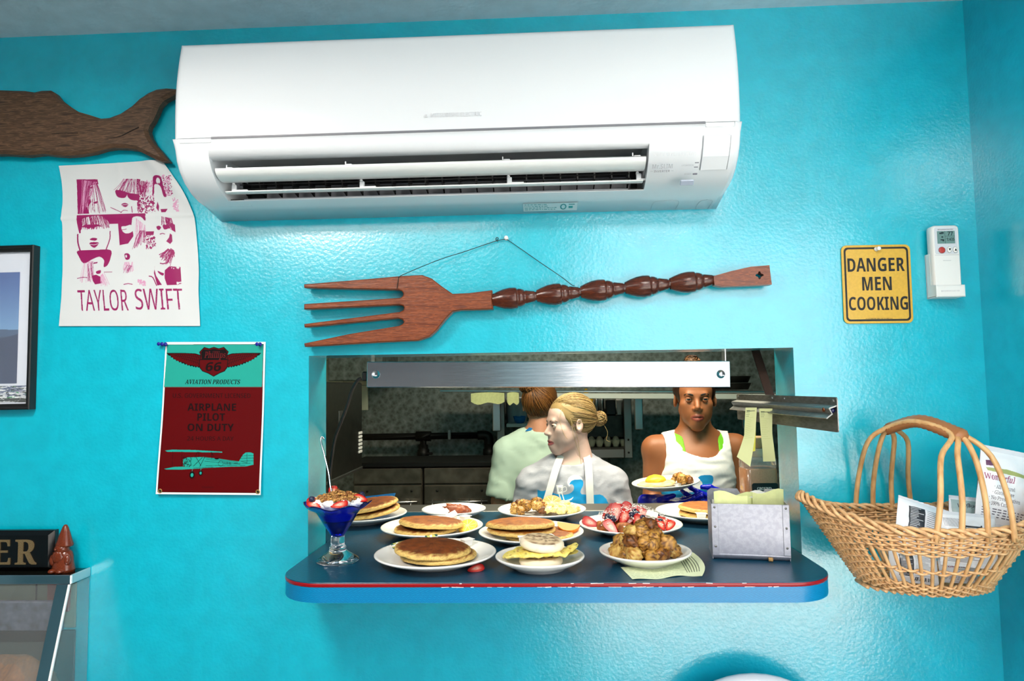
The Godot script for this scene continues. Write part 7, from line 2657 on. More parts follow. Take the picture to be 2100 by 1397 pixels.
	slab("black_box", "black plastic box in the cupboard", "box", Vector3(0.382, 1.4275, -2.47), Vector3(0.055, 0.085, 0.06), M.dark_plastic)
	t = thing("white_scoop", "white plastic scoop hanging in the cupboard", "scoop", Vector3(0.43, 1.3855, -2.44), "", true)
	st = mb()
	prism(st, V([-0.012, 0.0, 0.008, 0.0, 0.012, 0.07, 0.022, 0.085, 0.016, 0.11, -0.02, 0.11, -0.016, 0.07]), -0.004, 0.004, 0.002, Transform3D(), true)
	part(st, "blade", M.white_paint, t)
	t = thing("egg_tray", "grey card tray of eggs low in the cupboard", "egg tray", Vector3(0.365, 1.2115, -2.40), "", true)
	st = mb(true)
	for i in 5:
		lathe(st, V([0, 0.0, 0.016, 0.0, 0.026, 0.04, 0.024, 0.04, 0.012, 0.006, 0, 0.006]), 12, Transform3D(Basis(), Vector3(-0.1 + i * 0.045, 0, 0)))
	part(st, "tray_cups", mat("card_grey", Color(0.55, 0.56, 0.48), 0.9), t)
	for i in 4:
		st = mb(true)
		lump(st, Vector3(-0.1 + i * 0.045, 0.035, 0), Vector3(0.018, 0.024, 0.018))
		part(st, "egg", mat("egg_shell", Color(0.62, 0.58, 0.50), 0.6), t)
	# pans on the shelf at the right
	for k in 2:
		t = thing("stacked_pan", "dark steel pan stacked on the kitchen shelf behind the ticket rail", "pan", Vector3(0.98, 1.5215 + k * 0.036, -2.2), "pans on the kitchen shelf", true)
		st = mb(true)
		lathe(st, V([0, 0, 0.10, 0, 0.115, 0.033, 0.118, 0.034, 0.11, 0.035, 0.098, 0.004, 0, 0.004]), 28)
		part(st, "pan_body", M.dark_metal, t)
	# cinnamon jar at the hatch's right end
	t = thing("spice_jar", "big clear jar of ground cinnamon with a black label", "jar", Vector3(0.5575, 1.2003, -0.36), "", true)
	st = mb()
	prism(st, round_rect(0.084, 0.068, 0.016), 0.135, 0.165, 0.006, Transform3D(Basis(Vector3.RIGHT, -PI / 2), Vector3.ZERO), false, true)
	var jar := mat("jar_plastic", Color(0.95, 0.93, 0.9, 0.15), 0.06)
	jar.transparency = BaseMaterial3D.TRANSPARENCY_ALPHA
	part(st, "jar_shoulder", jar, t)
	st = mb()
	prism(st, round_rect(0.084, 0.068, 0.014), 0.0, 0.135, 0.003, Transform3D(Basis(Vector3.RIGHT, -PI / 2), Vector3.ZERO), true, true)
	var cin := grain(mat("cinnamon", Color(0.68, 0.48, 0.34), 0.35), noise_tex(0.05, grey_ramp(0.85, 1.0), 121), null, Vector3(14, 14, 14))
	cin.clearcoat_enabled = true
	cin.clearcoat = 0.8
	cin.clearcoat_roughness = 0.05
	part(st, "filled_jar", cin, t)
	st = mb(true)
	lathe(st, V([0.028, 0.165, 0.029, 0.17, 0.029, 0.186, 0.027, 0.188, 0, 0.188]), 28)
	part(st, "neck", mat("jar_neck", Color(0.62, 0.58, 0.50), 0.3), t)
	st = mb(true)
	lathe(st, V([0, 0.188, 0.032, 0.188, 0.032, 0.212, 0.030, 0.215, 0, 0.215]), 28)
	part(st, "cork_lid", grain(mat("cork_lid", Color(0.74, 0.60, 0.42), 0.8), noise_tex(0.08, grey_ramp(0.7, 1.0), 122), null, Vector3(20, 20, 20)), t)
	st = mb()
	prism(st, round_rect(0.066, 0.042, 0.006), 0.0352, 0.0358, 0.0, Transform3D(Basis(), Vector3(0.006, 0.078, 0)))
	var lb := part(st, "label_panel", M.black, t)
	letters("GROUND", font("Droid Serif"), 0.036, 0.0075, Transform3D(Basis(), Vector3(0.004, 0.085, 0.0362)), M.white_paint, lb, "lettering", 0.0006)
	letters("CINNAMON", font("Droid Serif"), 0.046, 0.0075, Transform3D(Basis(), Vector3(0.004, 0.074, 0.0362)), M.white_paint, lb, "lettering", 0.0006)
	t = thing("steel_scoop", "bright steel scoop handle beside the cinnamon jar", "scoop", Vector3(0.614, 1.2003, -0.33), "", true)
	st = mb(true)
	tube(st, spline([Vector3(0, 0.0, 0), Vector3(0.006, 0.05, 0.0), Vector3(0.004, 0.10, 0), Vector3(-0.004, 0.15, 0), Vector3(-0.008, 0.17, 0)], 4), [0.008, 0.010, 0.011, 0.012, 0.012, 0.012, 0.011, 0.011, 0.010, 0.010, 0.009, 0.009, 0.008, 0.008, 0.007, 0.006, 0.005], 10, true, 0.5)
	part(st, "handle", M.chrome, t)
	# blue folder behind the tilted pancakes
	t = thing("blue_card", "bright blue folded card behind the tilted pancakes", "card", Vector3(-0.50, 1.2005, -0.515), "", true)
	st = mb()
	prism(st, V([-0.05, 0.0, 0.05, 0.0, 0.062, 0.052, -0.05, 0.04]), -0.002, 0.002, 0.0005, Transform3D(Basis(Vector3.RIGHT, -0.35), Vector3.ZERO))
	part(st, "card_sheet", mat("card_blue", Color(0.05, 0.42, 0.68), 0.4), t)

# ---- people: distance fields meshed as surface nets
# a primitive is [kind, op, k, a, b, ra, rb, basis]: kind 0 tapered capsule, 1 ellipsoid (centre a, radii b, turned by basis), 2 half-space (a point, b outward normal); op 0 joins, 1 cuts away, 2 keeps only the inside; k softens
func cap(a: Vector3, b: Vector3, ra: float, rb: float, k := 0.01, op := 0) -> Array:
	return [0, op, k, a, b, ra, rb, Basis()]

func ell(c: Vector3, r: Vector3, k := 0.01, op := 0, bs := Basis()) -> Array:
	return [1, op, k, c, r, 0.0, 0.0, bs.inverse()]

func half(p: Vector3, n: Vector3, op := 1) -> Array:
	return [2, op, 0.004, p, -n, 0.0, 0.0, Basis()]   # cuts away the side that n points to

func dist(q: Array, p: Vector3) -> float:
	if q[0] == 0:
		var a: Vector3 = q[3]
		var ab: Vector3 = q[4] - a
		var t := clampf((p - a).dot(ab) / maxf(ab.length_squared(), 1e-9), 0.0, 1.0)
		return (p - a - ab * t).length() - lerpf(q[5], q[6], t)
	if q[0] == 1:
		var l: Vector3 = q[7] * (p - q[3])
		var r: Vector3 = q[4]
		var k0 := (l / r).length()
		var k1 := (l / (r * r)).length()
		return k0 * (k0 - 1.0) / maxf(k1, 1e-6) if k0 > 0.001 else -minf(r.x, minf(r.y, r.z))
	return (p - q[3]).dot(q[4])

func field(P: Array, p: Vector3) -> float:
	var d := 1e3
	for q in P:
		var e := dist(q, p)
		var k: float = q[2]
		if q[1] == 0:
			var h := maxf(k - absf(d - e), 0.0) / k
			d = minf(d, e) - h * h * k * 0.25
		else:
			if q[1] == 1:
				e = -e
			var h := maxf(k - absf(d - e), 0.0) / k
			d = maxf(d, e) + h * h * k * 0.25
	return d

func nets(st: SurfaceTool, P: Array, lo: Vector3, hi: Vector3, h: float, X: Transform3D, col: Callable, wob: Variant = null, uvf: Variant = null) -> void:
	var B := 4
	var nb := Vector3i(((hi - lo) / (h * B)).ceil())
	var n := nb * B + Vector3i.ONE
	var val := PackedFloat32Array()
	val.resize(n.x * n.y * n.z)
	val.fill(1e3)
	var sx := 1
	var sy := n.x
	var sz := n.x * n.y
	var live := []
	var rad := B * h * 0.87
	for bz in nb.z:
		for by in nb.y:
			for bx in nb.x:
				var c := lo + Vector3(bx + 0.5, by + 0.5, bz + 0.5) * B * h
				var ds := []
				var dm := 1e3
				for q in P:
					var e := dist(q, c)
					ds.append(e)
					if q[1] == 0:
						dm = minf(dm, e)
				if dm > rad * 1.6 + 0.03:
					continue
				var near := []
				for i in P.size():
					var q: Array = P[i]
					if q[1] == 0:
						if ds[i] <= dm + 2.5 * rad + q[2]:
							near.append(q)
					elif q[1] == 1:
						if ds[i] <= rad * 1.8 + q[2]:
							near.append(q)
					else:
						near.append(q)
				if absf(field(near, c)) > rad * 1.7 + 0.012:
					continue
				live.append(Vector3i(bx, by, bz) * B)
				for z in B + 1:
					for y in B + 1:
						for x in B + 1:
							var g := Vector3i(bx * B + x, by * B + y, bz * B + z)
							var at := g.x + g.y * sy + g.z * sz
							if val[at] > 1e2:
								var p := lo + Vector3(g) * h
								var v := field(near, p)
								if wob != null and absf(v) < 0.03:
									v += wob.call(p)
								val[at] = v
	var vid := {}
	var pos := PackedVector3Array()
	var off := [0, sx, sy, sx + sy, sz, sx + sz, sy + sz, sx + sy + sz]
	var edges := [[0, 1], [2, 3], [4, 5], [6, 7], [0, 2], [1, 3], [4, 6], [5, 7], [0, 4], [1, 5], [2, 6], [3, 7]]
	for b in live:
		for z in B:
			for y in B:
				for x in B:
					var g: Vector3i = b + Vector3i(x, y, z)
					var at := g.x + g.y * sy + g.z * sz
					var neg := 0
					for o in off:
						if val[at + o] < 0.0:
							neg += 1
					if neg == 0 or neg == 8:
						continue
					var s := Vector3.ZERO
					var m := 0
					for e in edges:
						var va := val[at + off[e[0]]]
						var vb := val[at + off[e[1]]]
						if (va < 0.0) != (vb < 0.0):
							var t := va / (va - vb)
							var pa := Vector3(e[0] & 1, (e[0] >> 1) & 1, (e[0] >> 2) & 1)
							var pb := Vector3(e[1] & 1, (e[1] >> 1) & 1, (e[1] >> 2) & 1)
							s += pa.lerp(pb, t)
							m += 1
					vid[at] = pos.size()
					pos.append(lo + (Vector3(g) + s / m) * h)
	var wp := []
	var cols := []
	var uvs := []
	for p in pos:
		wp.append(X * p)
		cols.append(col.call(p))
		if uvf != null:
			uvs.append(uvf.call(p))
	var emit := func(i: int) -> void:
		st.set_color(cols[i])
		if uvf != null:
			st.set_uv(uvs[i])
		st.add_vertex(wp[i] - O)
	for at in vid:
		for ax in [[sx, sy, sz], [sy, sz, sx], [sz, sx, sy]]:
			# edge from node (at) along ax[0]; the four cells round it
			if (val[at] < 0.0) == (val[at + ax[0]] < 0.0):
				continue
			var a: Variant = vid.get(at)
			var b: Variant = vid.get(at - ax[1])
			var c: Variant = vid.get(at - ax[1] - ax[2])
			var d: Variant = vid.get(at - ax[2])
			if b == null or c == null or d == null:
				continue
			var q: Array = [a, b, c, d] if val[at] < 0.0 else [a, d, c, b]
			for i in [q[0], q[2], q[1], q[0], q[3], q[2]]:
				emit.call(i)

# f: w width, lips fullness, nose wing half width, neck radius
func head_prims(f: Dictionary) -> Array:
	var w: float = f.w
	var l: float = f.lips
	var nw: float = f.nose
	var P := [
		ell(Vector3(0, 0.035, -0.016), Vector3(0.074 * w, 0.084, 0.094), 0.02),
		ell(Vector3(0, -0.032, 0.030), Vector3(0.047 * w, 0.070, 0.058), 0.03),
		ell(Vector3(0, 0.036, 0.040), Vector3(0.060 * w, 0.05, 0.042), 0.02),
		ell(Vector3(0, -0.095, 0.066), Vector3(0.019, 0.016, 0.017), 0.022),
		cap(Vector3(0, 0.006, 0.083), Vector3(0, -0.025, 0.102), 0.0075, 0.0098, 0.012),
		cap(Vector3(-0.032 * w, 0.022, 0.0785), Vector3(0.032 * w, 0.022, 0.0785), 0.0080, 0.0080, 0.015),
		cap(Vector3(0, -0.052, 0.076), Vector3(0, -0.076, 0.078), 0.017, 0.017, 0.02),
		cap(Vector3(0, -0.06, -0.022), Vector3(0, -0.19, -0.045), f.neck - 0.002, f.neck + 0.003, 0.03),
	]
	for s in [-1.0, 1.0]:
		P.append(cap(Vector3(s * 0.045 * w, -0.040, 0.0), Vector3(s * 0.009, -0.094, 0.058), 0.0165, 0.016, 0.022))
		P.append(ell(Vector3(s * 0.041 * w, -0.014, 0.056), Vector3(0.019, 0.015, 0.018), 0.022))
		P.append(ell(Vector3(s * 0.033 * w, -0.046, 0.044), Vector3(0.023, 0.032, 0.027), 0.03))
		P.append(ell(Vector3(s * (nw - 0.006), -0.0305, 0.0915), Vector3(0.0068, 0.0062, 0.0085), 0.006))
		P.append(ell(Vector3(s * 0.0320 * w, 0.003, 0.0885), Vector3(0.0165, 0.0105, 0.0125), 0.008, 1))
		# ear: rim and bowl
		P.append(ell(Vector3(s * 0.077 * w, 0.0, -0.012), Vector3(0.008, 0.029, 0.018), 0.004, 0, Basis(Vector3.UP, s * 0.35) * Basis(Vector3.RIGHT, -0.2)))
		P.append(ell(Vector3(s * 0.0845 * w, 0.004, -0.008), Vector3(0.007, 0.018, 0.010), 0.003, 1, Basis(Vector3.RIGHT, -0.2)))
		# lips: two halves above and below the mouth line
		P.append(cap(Vector3(s * 0.0205, -0.0625, 0.0845), Vector3(s * 0.004, -0.0575, 0.0950), 0.0026 * l, 0.0046 * l, 0.004))
		P.append(cap(Vector3(s * 0.0185, -0.0665, 0.0845), Vector3(s * 0.002, -0.0708, 0.0935), 0.0030 * l, 0.0056 * l, 0.004))
	for s in [-1.0, 1.0]:
		P.append(cap(Vector3(s * 0.026, -0.0650, 0.082), Vector3(0.0, -0.0636, 0.1010), 0.0012, 0.0013, 0.002, 1))
		P.append(ell(Vector3(s * 0.0062, -0.0375, 0.0975), Vector3(0.0036, 0.0030, 0.005), 0.002, 1))
	return P

func face(t: Node3D, body: SurfaceTool, X: Transform3D, skin: Color, lip: Color, brow: Color, iris: Color, f: Dictionary, cell := 0.0036) -> void:
	var w: float = f.w
	var lips: float = f.lips
	var nz := FastNoiseLite.new()
	nz.frequency = 60.0
	nets(body, head_prims(f), Vector3(-0.11, -0.15, -0.13), Vector3(0.11, 0.14, 0.13), cell, X, func(p: Vector3) -> Color:
		var c := skin * (1.0 + 0.05 * nz.get_noise_3dv(p))
		var e := pow(p.x / 0.0250, 2.0) + pow((p.y + 0.0642) / (0.0072 + 0.0045 * lips), 2.0)
		if p.z > 0.07 and e < 1.1:
			c = (lip * (0.72 if p.y > -0.064 else 1.0)).lerp(c, smoothstep(0.8, 1.1, e))
		return c)
	for s in [-1.0, 1.0]:
		var c := Vector3(s * 0.0315 * w, 0.0035, 0.0755)
		var st := mb(true)
		var keep := O
		O = Vector3.ZERO
		clump(st, Vector3.ZERO, Vector3.ONE * 0.0112 * X.basis.get_scale().x, 0.0, 1.0, 20, 0, 0.0, func(d: Vector3, _n: float) -> Color:
			var a := acos(clampf(d.normalized().z, -1, 1))
			return lin(14, 10, 9) if a < 0.26 else (iris if a < 0.56 else lin(206, 200, 192)))
		O = keep
		var o := part(st, "eye", M.eye, t)
		o.transform = Transform3D(X.basis.orthonormalized(), X * c - O)
		# lids: skin over the ball except for an almond opening, with a dark lash edge above
		for up in [1.0, -1.0]:
			var edge := []
			var rows := []
			for i in 17:
				var az := lerpf(-1.08, 1.08, i / 16.0)
				var op: float = (0.34 if up > 0 else 0.24) * f.get("open", 1.0) * pow(maxf(0.0, cos(az / 1.08 * PI / 2)), 0.8) + 0.02 * s * az
				var row := []
				for j in 7:
					var e: float = op + (1.35 - op) * j / 6.0
					var r := 0.0119 + 0.0012 * sin(PI * minf(1.0, j / 3.0)) * (1.0 if up > 0 else 0.6) + 0.0012 * (j / 6.0)
					row.append(X * (c + Vector3(sin(az) * cos(e), sin(e) * up, cos(az) * cos(e)) * r))
				rows.append(row)
				edge.append(row[0])
			for i in 16:
				for j in 6:
					var q := [rows[i][j], rows[i + 1][j], rows[i + 1][j + 1], rows[i][j + 1]]
					var k := skin * (0.94 if up > 0 else 0.97)
					if up > 0:
						tri_c(body, q[0], q[1], q[2], k)
						tri_c(body, q[0], q[2], q[3], k)
					else:
						tri_c(body, q[0], q[2], q[1], k)
						tri_c(body, q[0], q[3], q[2], k)
			if up > 0:
				st = mb(true)
				tube(st, edge, 0.0009, 5)
				part(st, "lashes", M[("brow_%s" % t.name)], t)
		st = mb(true)
		var pts := [X * Vector3(s * 0.0135 * w, 0.0210, 0.0885), X * Vector3(s * 0.026 * w, 0.0240, 0.0865), X * Vector3(s * 0.038 * w, 0.0250, 0.0805), X * Vector3(s * 0.0490 * w, 0.0205, 0.069)]
		var br := []
		for k in [0.4, 0.75, 0.95, 1.0, 1.0, 0.97, 0.94, 0.88, 0.8, 0.7, 0.58, 0.44, 0.25]:
			br.append(k * f.brow)
		tube(st, spline(pts, 4), br, 7, true, 0.8)
		part(st, "eyebrow", M[("brow_%s" % t.name)], t)

# strands combed over the cranium from start directions to the knot direction
func strands(st: SurfaceTool, X: Transform3D, n: int, from: Callable, to: Vector3, r: Vector3, c0: Color, c1: Color, lift := 0.004, thick := 0.0016) -> void:
	var c := Vector3(0, 0.035, -0.016)
	for i in n:
		var d0: Vector3 = from.call(i).normalized()
		var d1 := (to + Vector3(rng.randf_range(-0.12, 0.12), rng.randf_range(-0.12, 0.12), rng.randf_range(-0.05, 0.05))).normalized()
		var pts := []
		var wv := rng.randf_range(-0.05, 0.05)
		var up := rng.randf_range(0.0, lift)
		var col := c0.lerp(c1, rng.randf())
		for k in 11:
			var u := k / 10.0
			var d := d0.slerp(d1, u)
			d = (d + d0.cross(d1).normalized() * wv * sin(PI * u)).normalized()
			pts.append(X * (c + d / (d / r).length() + d * (up * sin(PI * minf(u * 1.2, 1.0)))))
		st.set_color(col)
		tube(st, pts, [0.0004, thick * 0.8, thick, thick, thick, thick, thick, thick, thick, thick * 0.9, thick * 0.6], 5)

func knot(st: SurfaceTool, X: Transform3D, c: Vector3, r: float, n: int, c0: Color, c1: Color) -> void:
	st.set_color(c0.lerp(c1, 0.4))
	lump(st, X * c, Vector3.ONE * r * 0.8, 0.2, 2.0, 8)
	for i in n:
		var ax := Vector3(rng.randf_range(-1, 1), rng.randf_range(-1, 1), rng.randf_range(-1, 1)).normalized()
		var s := ax.cross(Vector3(0.3, 1, 0.2)).normalized()
		var t2 := ax.cross(s)
		var rr := r * rng.randf_range(0.78, 1.05)
		var a0 := rng.randf() * TAU
		var pts := []
		for k in 9:
			var a := a0 + k * 0.32
			pts.append(X * (c + (s * cos(a) + t2 * sin(a)) * rr * 0.94 + ax * rr * 0.3))
		st.set_color(c0.lerp(c1, rng.randf()))
		tube(st, pts, 0.0014, 5)

# a hand: palm and five bent fingers; local +y to the fingertips, +z the back of the hand, thumb towards +x * side
func hand_prims(side: float, curl: float, spread := 1.0) -> Array:
	var P := []
	var base := [Vector3(0.030, 0.082, 0.0), Vector3(0.010, 0.088, 0.002), Vector3(-0.010, 0.084, 0.0), Vector3(-0.029, 0.074, -0.003)]
	var lens := [[0.042, 0.026, 0.020], [0.047, 0.029, 0.021], [0.043, 0.027, 0.020], [0.034, 0.020, 0.018]]
	for f in 4:
		var b: Vector3 = base[f] * Vector3(side, 1, 1)
		P.append(cap(Vector3(b.x * 0.55, 0.01, 0), b, 0.0155, 0.0115, 0.012))
		var dir := Vector3(side * (1.5 - f) * 0.09 * spread, 1, 0).normalized()
		var a := 0.0
		var p := b
		for s in 3:
			a += curl * [0.75, 1.0, 0.7][s] * (1.0 + 0.06 * f)
			var q: Vector3 = p + (dir * cos(a) + Vector3(0, 0, -1) * sin(a)) * lens[f][s]
			P.append(cap(p, q, 0.0098 - 0.0010 * s, 0.0090 - 0.0011 * s, 0.004))
			p = q
	var th := [Vector3(side * 0.022, 0.016, -0.004), Vector3(side * 0.046, 0.040, -0.014), Vector3(side * 0.052, 0.070, -0.022 - 0.01 * curl), Vector3(side * 0.046, 0.094, -0.028 - 0.016 * curl)]
	for i in 3:
		P.append(cap(th[i], th[i + 1], 0.0135 - 0.0018 * i, 0.0115 - 0.0016 * i, 0.006))
	P.append(cap(Vector3(0, 0.03, 0), Vector3(0, -0.04, 0.0), 0.024, 0.026, 0.02))
	return P

func torso_prims(J: Dictionary, g: float) -> Array:
	# J: neck, sl, sr (shoulder joints), chest, waist, hip; g grows everything (cloth over the body)
	var P := [
		ell(J.chest, J.chest_r + Vector3.ONE * g, 0.05), ell(J.waist, J.waist_r + Vector3.ONE * g, 0.06), ell(J.hip, J.hip_r + Vector3.ONE * g, 0.06),
		cap(J.neck + Vector3(-0.02, -0.01, 0), J.sl, 0.052 + g, 0.050 + g, 0.05), cap(J.neck + Vector3(0.02, -0.01, 0), J.sr, 0.052 + g, 0.050 + g, 0.05),
	]
	return P

func legs(t: Node3D, x: float, z: float, hip_y: float, color: Color) -> void:
	# trousers down to shoes; unseen behind the shelf, but they carry the figure
	var P := []
	for s in [-1.0, 1.0]:
		P.append(cap(Vector3(x + s * 0.085, hip_y, z), Vector3(x + s * 0.095, hip_y * 0.53, z + 0.015), 0.088, 0.062, 0.03))
		P.append(cap(Vector3(x + s * 0.095, hip_y * 0.53, z + 0.015), Vector3(x + s * 0.1, 0.09, z - 0.01), 0.062, 0.048, 0.02))
	P.append(ell(Vector3(x, hip_y + 0.03, z), Vector3(0.165, 0.12, 0.115), 0.05))
	var st := mb(true)
	nets(st, P, Vector3(x - 0.24, 0.02, z - 0.17), Vector3(x + 0.24, hip_y + 0.18, z + 0.17), 0.016, Transform3D(), func(_p: Vector3) -> Color: return Color(1, 1, 1))
	part(st, "trousers", mat("trousers_%s" % t.name, color, 0.85), t)
	for s in [-1.0, 1.0]:
		st = mb(true)
		nets(st, [cap(Vector3(x + s * 0.1, 0.04, z - 0.05), Vector3(x + s * 0.115, 0.034, z + 0.12), 0.038, 0.033, 0.01), cap(Vector3(x + s * 0.1, 0.045, z - 0.02), Vector3(x + s * 0.1, 0.1, z - 0.015), 0.04, 0.042, 0.02), half(Vector3(0, 0.002, 0), Vector3(0, -1, 0))], Vector3(x + s * 0.1 - 0.08, -0.02, z - 0.12), Vector3(x + s * 0.1 + 0.08, 0.16, z + 0.2), 0.012, Transform3D(), func(_p: Vector3) -> Color: return Color(1, 1, 1))
		part(st, "shoe", M.black, t)

func folds(seed_: int, amp: float, f: Vector3) -> Callable:
	var nz := FastNoiseLite.new()
	nz.seed = seed_
	nz.frequency = 1.0
	nz.fractal_octaves = 2
	return func(p: Vector3) -> float: return amp * (absf(nz.get_noise_3dv(p * f)) - 0.22)

func wave_print(im: Image, at: Vector2, s: float) -> void:
	# surf logo: white curl, blue wave, and a cup riding it; drawn in units of the blonde cook's shirt
	var blue := Color(0.05, 0.60, 0.86)
	var q := func(a: Array) -> Array:
		var o := []
		for i in range(0, a.size(), 2):
			o.append(at + (Vector2(a[i], a[i + 1]) - Vector2(770, 1150)) * s)
		return o
	fill_poly(im, spline_loop(q.call([752, 1110, 768, 1066, 815, 1048, 866, 1064, 882, 1096, 840, 1090, 790, 1110, 768, 1140]), 4), Color(0.95, 0.96, 0.97))
	fill_poly(im, spline(q.call([500, 1178, 540, 1186, 590, 1172, 640, 1198, 720, 1206, 770, 1196, 800, 1170, 806, 1140, 790, 1120, 770, 1122, 790, 1092, 840, 1084, 880, 1092, 884, 1130, 862, 1170, 866, 1200, 910, 1206, 960, 1212, 1050, 1224, 1052, 1320, 500, 1320]), 3), blue)
	fill_poly(im, q.call([658, 1130, 716, 1128, 708, 1198, 668, 1198]), Color(0.96, 0.96, 0.96))
	stroke(im, spline(q.call([712, 1146, 738, 1142, 742, 1172, 710, 1186]), 4), 6.0 * s, Color(0.96, 0.96, 0.96))
	print_text(im, "B", font("Droid Serif"), Transform2D(Vector2(24 * s, 0), Vector2(0, 30 * s), q.call([676, 1150])[0]), Color(0.3, 0.35, 0.4))
	for x in [680, 706]:
		stroke(im, q.call([x, 1198, x + 14, 1246]), 9.0 * s, Color(0.96, 0.96, 0.96))
	fill_poly(im, spline(q.call([660, 1240, 720, 1250, 770, 1240, 800, 1222, 780, 1248, 730, 1262, 690, 1258]), 3), Color(0.96, 0.96, 0.96))

func people() -> void:
	vc_mat("skin", 0.5)
	vc_mat("hair", 0.42)
	vc_mat("eye", 0.08)
	blonde_cook()
	tank_cook()
	back_cook()

func blonde_cook() -> void:
	var t := thing("person", "blonde cook in a grey T-shirt and white apron, head turned aside", "person", Vector3(0.13, 0, -1.17))
	mat("brow_person", Color(0.45, 0.32, 0.18), 0.8)
	var skin := lin(226, 190, 178)
	var X := Transform3D(Basis(Vector3.UP, deg_to_rad(-70)) * Basis(Vector3.RIGHT, 0.06), Vector3(0.0976, 1.4077, -1.15)).scaled_local(Vector3.ONE * 0.94)
	var body := mb(true)
	face(t, body, X, skin, lin(176, 92, 96), lin(120, 84, 60), lin(60, 66, 74), {"w": 1.0, "lips": 0.9, "nose": 0.0145, "neck": 0.049, "brow": 0.0022, "open": 0.8})
	var J := {"neck": Vector3(0.1053, 1.2484, -1.19), "sl": Vector3(-0.0478, 1.1824, -1.18), "sr": Vector3(0.254, 1.1799, -1.18), "chest": Vector3(0.102, 1.1311, -1.17), "chest_r": Vector3(0.150, 0.165, 0.105), "waist": Vector3(0.13, 1.03, -1.17), "waist_r": Vector3(0.135, 0.16, 0.095), "hip": Vector3(0.13, 0.86, -1.17), "hip_r": Vector3(0.16, 0.11, 0.11)}
	var nk := [cap(X * Vector3(0, -0.07, -0.022), J.neck, 0.047, 0.053, 0.03)]
	var el := [Vector3(-0.0986, 1.0062, -1.16), Vector3(0.3026, 1.0041, -1.16)]
	var wr := [Vector3(-0.0177, 0.9445, -0.97), Vector3(0.241, 0.9437, -0.97)]
	var arms := []
	for i in 2:
		arms.append(cap([J.sl, J.sr][i], el[i], 0.044, 0.036, 0.03))
		arms.append(cap(el[i], wr[i], 0.036, 0.024, 0.02))
	var one := func(_p: Vector3) -> Color: return skin
	nets(body, nk + torso_prims(J, -0.004) + arms, Vector3(-0.16, 0.76, -1.34), Vector3(0.42, 1.46, -0.9), 0.011, Transform3D(), one)
	for i in 2:
		var s := 1.0 if i == 0 else -1.0
		var hx := Transform3D(Basis(Vector3(s, 0, 0) * s, Vector3(0, -0.3, 0.95).normalized(), Vector3(0, 0.95, 0.3).normalized()), wr[i])
		nets(body, hand_prims(s, 0.35), Vector3(-0.075, -0.11, -0.09), Vector3(0.075, 0.2, 0.05), 0.0045, hx, one)
	part(body, "body", M.skin, t)
	# T-shirt
	var W := 512
	var im := blank(W, W, Color(0.70, 0.71, 0.76))
	rng.seed = 2
	for i in 2600:
		var p := Vector2(rng.randf() * W, rng.randf() * W)
		stroke(im, [p, p + Vector2(rng.randf_range(3, 12), rng.randf_range(-1, 1))], 1.0, Color(0.66, 0.67, 0.72) if rng.randf() < 0.5 else Color(0.75, 0.76, 0.80))
	# the picture spans 0.5 m; the logo's centre lies on the chest
	var oc: Vector3 = Vector3(0.09, 1.1826, -1.07)
	wave_print(im, Vector2(W / 2.0, W / 2.0), 0.447)
	var shirt := []
	for i in 2:
		shirt.append(cap([J.sl, J.sr][i], [J.sl, J.sr][i].lerp(el[i], 0.78), 0.057, 0.056, 0.03))
	var P := torso_prims(J, 0.010) + shirt
	P.append(ell(J.neck + Vector3(0, 0.05, 0.035), Vector3(0.068, 0.062, 0.075), 0.004, 1))
	for i in 2:
		var d: Vector3 = (el[i] - [J.sl, J.sr][i]).normalized()
		var at: Vector3 = [J.sl, J.sr][i].lerp(el[i], 0.70)
		P.append([1, 1, 0.003, at + d * 0.12, Vector3(0.085, 0.12, 0.085), 0.0, 0.0, Basis(d.cross(Vector3.BACK).normalized(), d, d.cross(Vector3.BACK).normalized().cross(d)).orthonormalized().inverse()])
	P.append(half(Vector3(0, 0.80, 0), Vector3(0, -1, 0)))
	var st := mb(true)
	nets(st, P, Vector3(-0.18, 0.78, -1.36), Vector3(0.44, 1.46, -0.92), 0.0075, Transform3D(), func(_p: Vector3) -> Color: return Color(1, 1, 1), folds(4, 0.010, Vector3(9, 14, 9)), func(p: Vector3) -> Vector2:
		if p.z < -1.15:
			return Vector2(0.02 + p.y * 0.1, 0.02 + p.z * 0.01)
		return Vector2(0.5 + (p.x - oc.x) / 0.5, 0.5 - (p.y - oc.y) / 0.5))
	part(st, "t_shirt", picture(im, "grey_jersey", 0.9), t)
	# apron straps and bib
	var straps := [[Vector3(0.1505, 1.3216, -1.2), Vector3(0.1586, 1.2912, -1.13), Vector3(0.1614, 1.2523, -1.075), Vector3(0.162, 1.1845, -1.053), Vector3(0.1632, 1.1017, -1.046)], [Vector3(0.0788, 1.313, -1.2), Vector3(0.0614, 1.2904, -1.13), Vector3(0.0413, 1.2498, -1.075), Vector3(0.0201, 1.1857, -1.053), Vector3(-0.0025, 1.1168, -1.046)]]
	for s in straps:
		st = mb(true)
		var pts := spline(s, 6)
		var wd := Vector3(0.0135, 0, 0)
		var a := []
		var b := []
		for p in pts:
			a.append(p - wd + Vector3(0, 0, 0.002))
			b.append(p + wd + Vector3(0, 0, 0.002))
		sheet(st, func(u: float, v: float) -> Vector3:
			var k := v * (pts.size() - 1)
			var i := mini(int(k), pts.size() - 2)
			return b[i].lerp(b[i + 1], k - i).lerp(a[i].lerp(a[i + 1], k - i), u), 3, 24, 0.002)
		part(st, "apron_strap", M.white_paint, t)
	st = mb(true)
	sheet(st, func(u: float, v: float) -> Vector3: return Vector3(lerpf(0.02, 0.235, u), lerpf(0.62, 1.115, v), -1.038 - 0.035 * pow(absf(u - 0.5) * 2.0, 2.0)), 8, 10, 0.002)
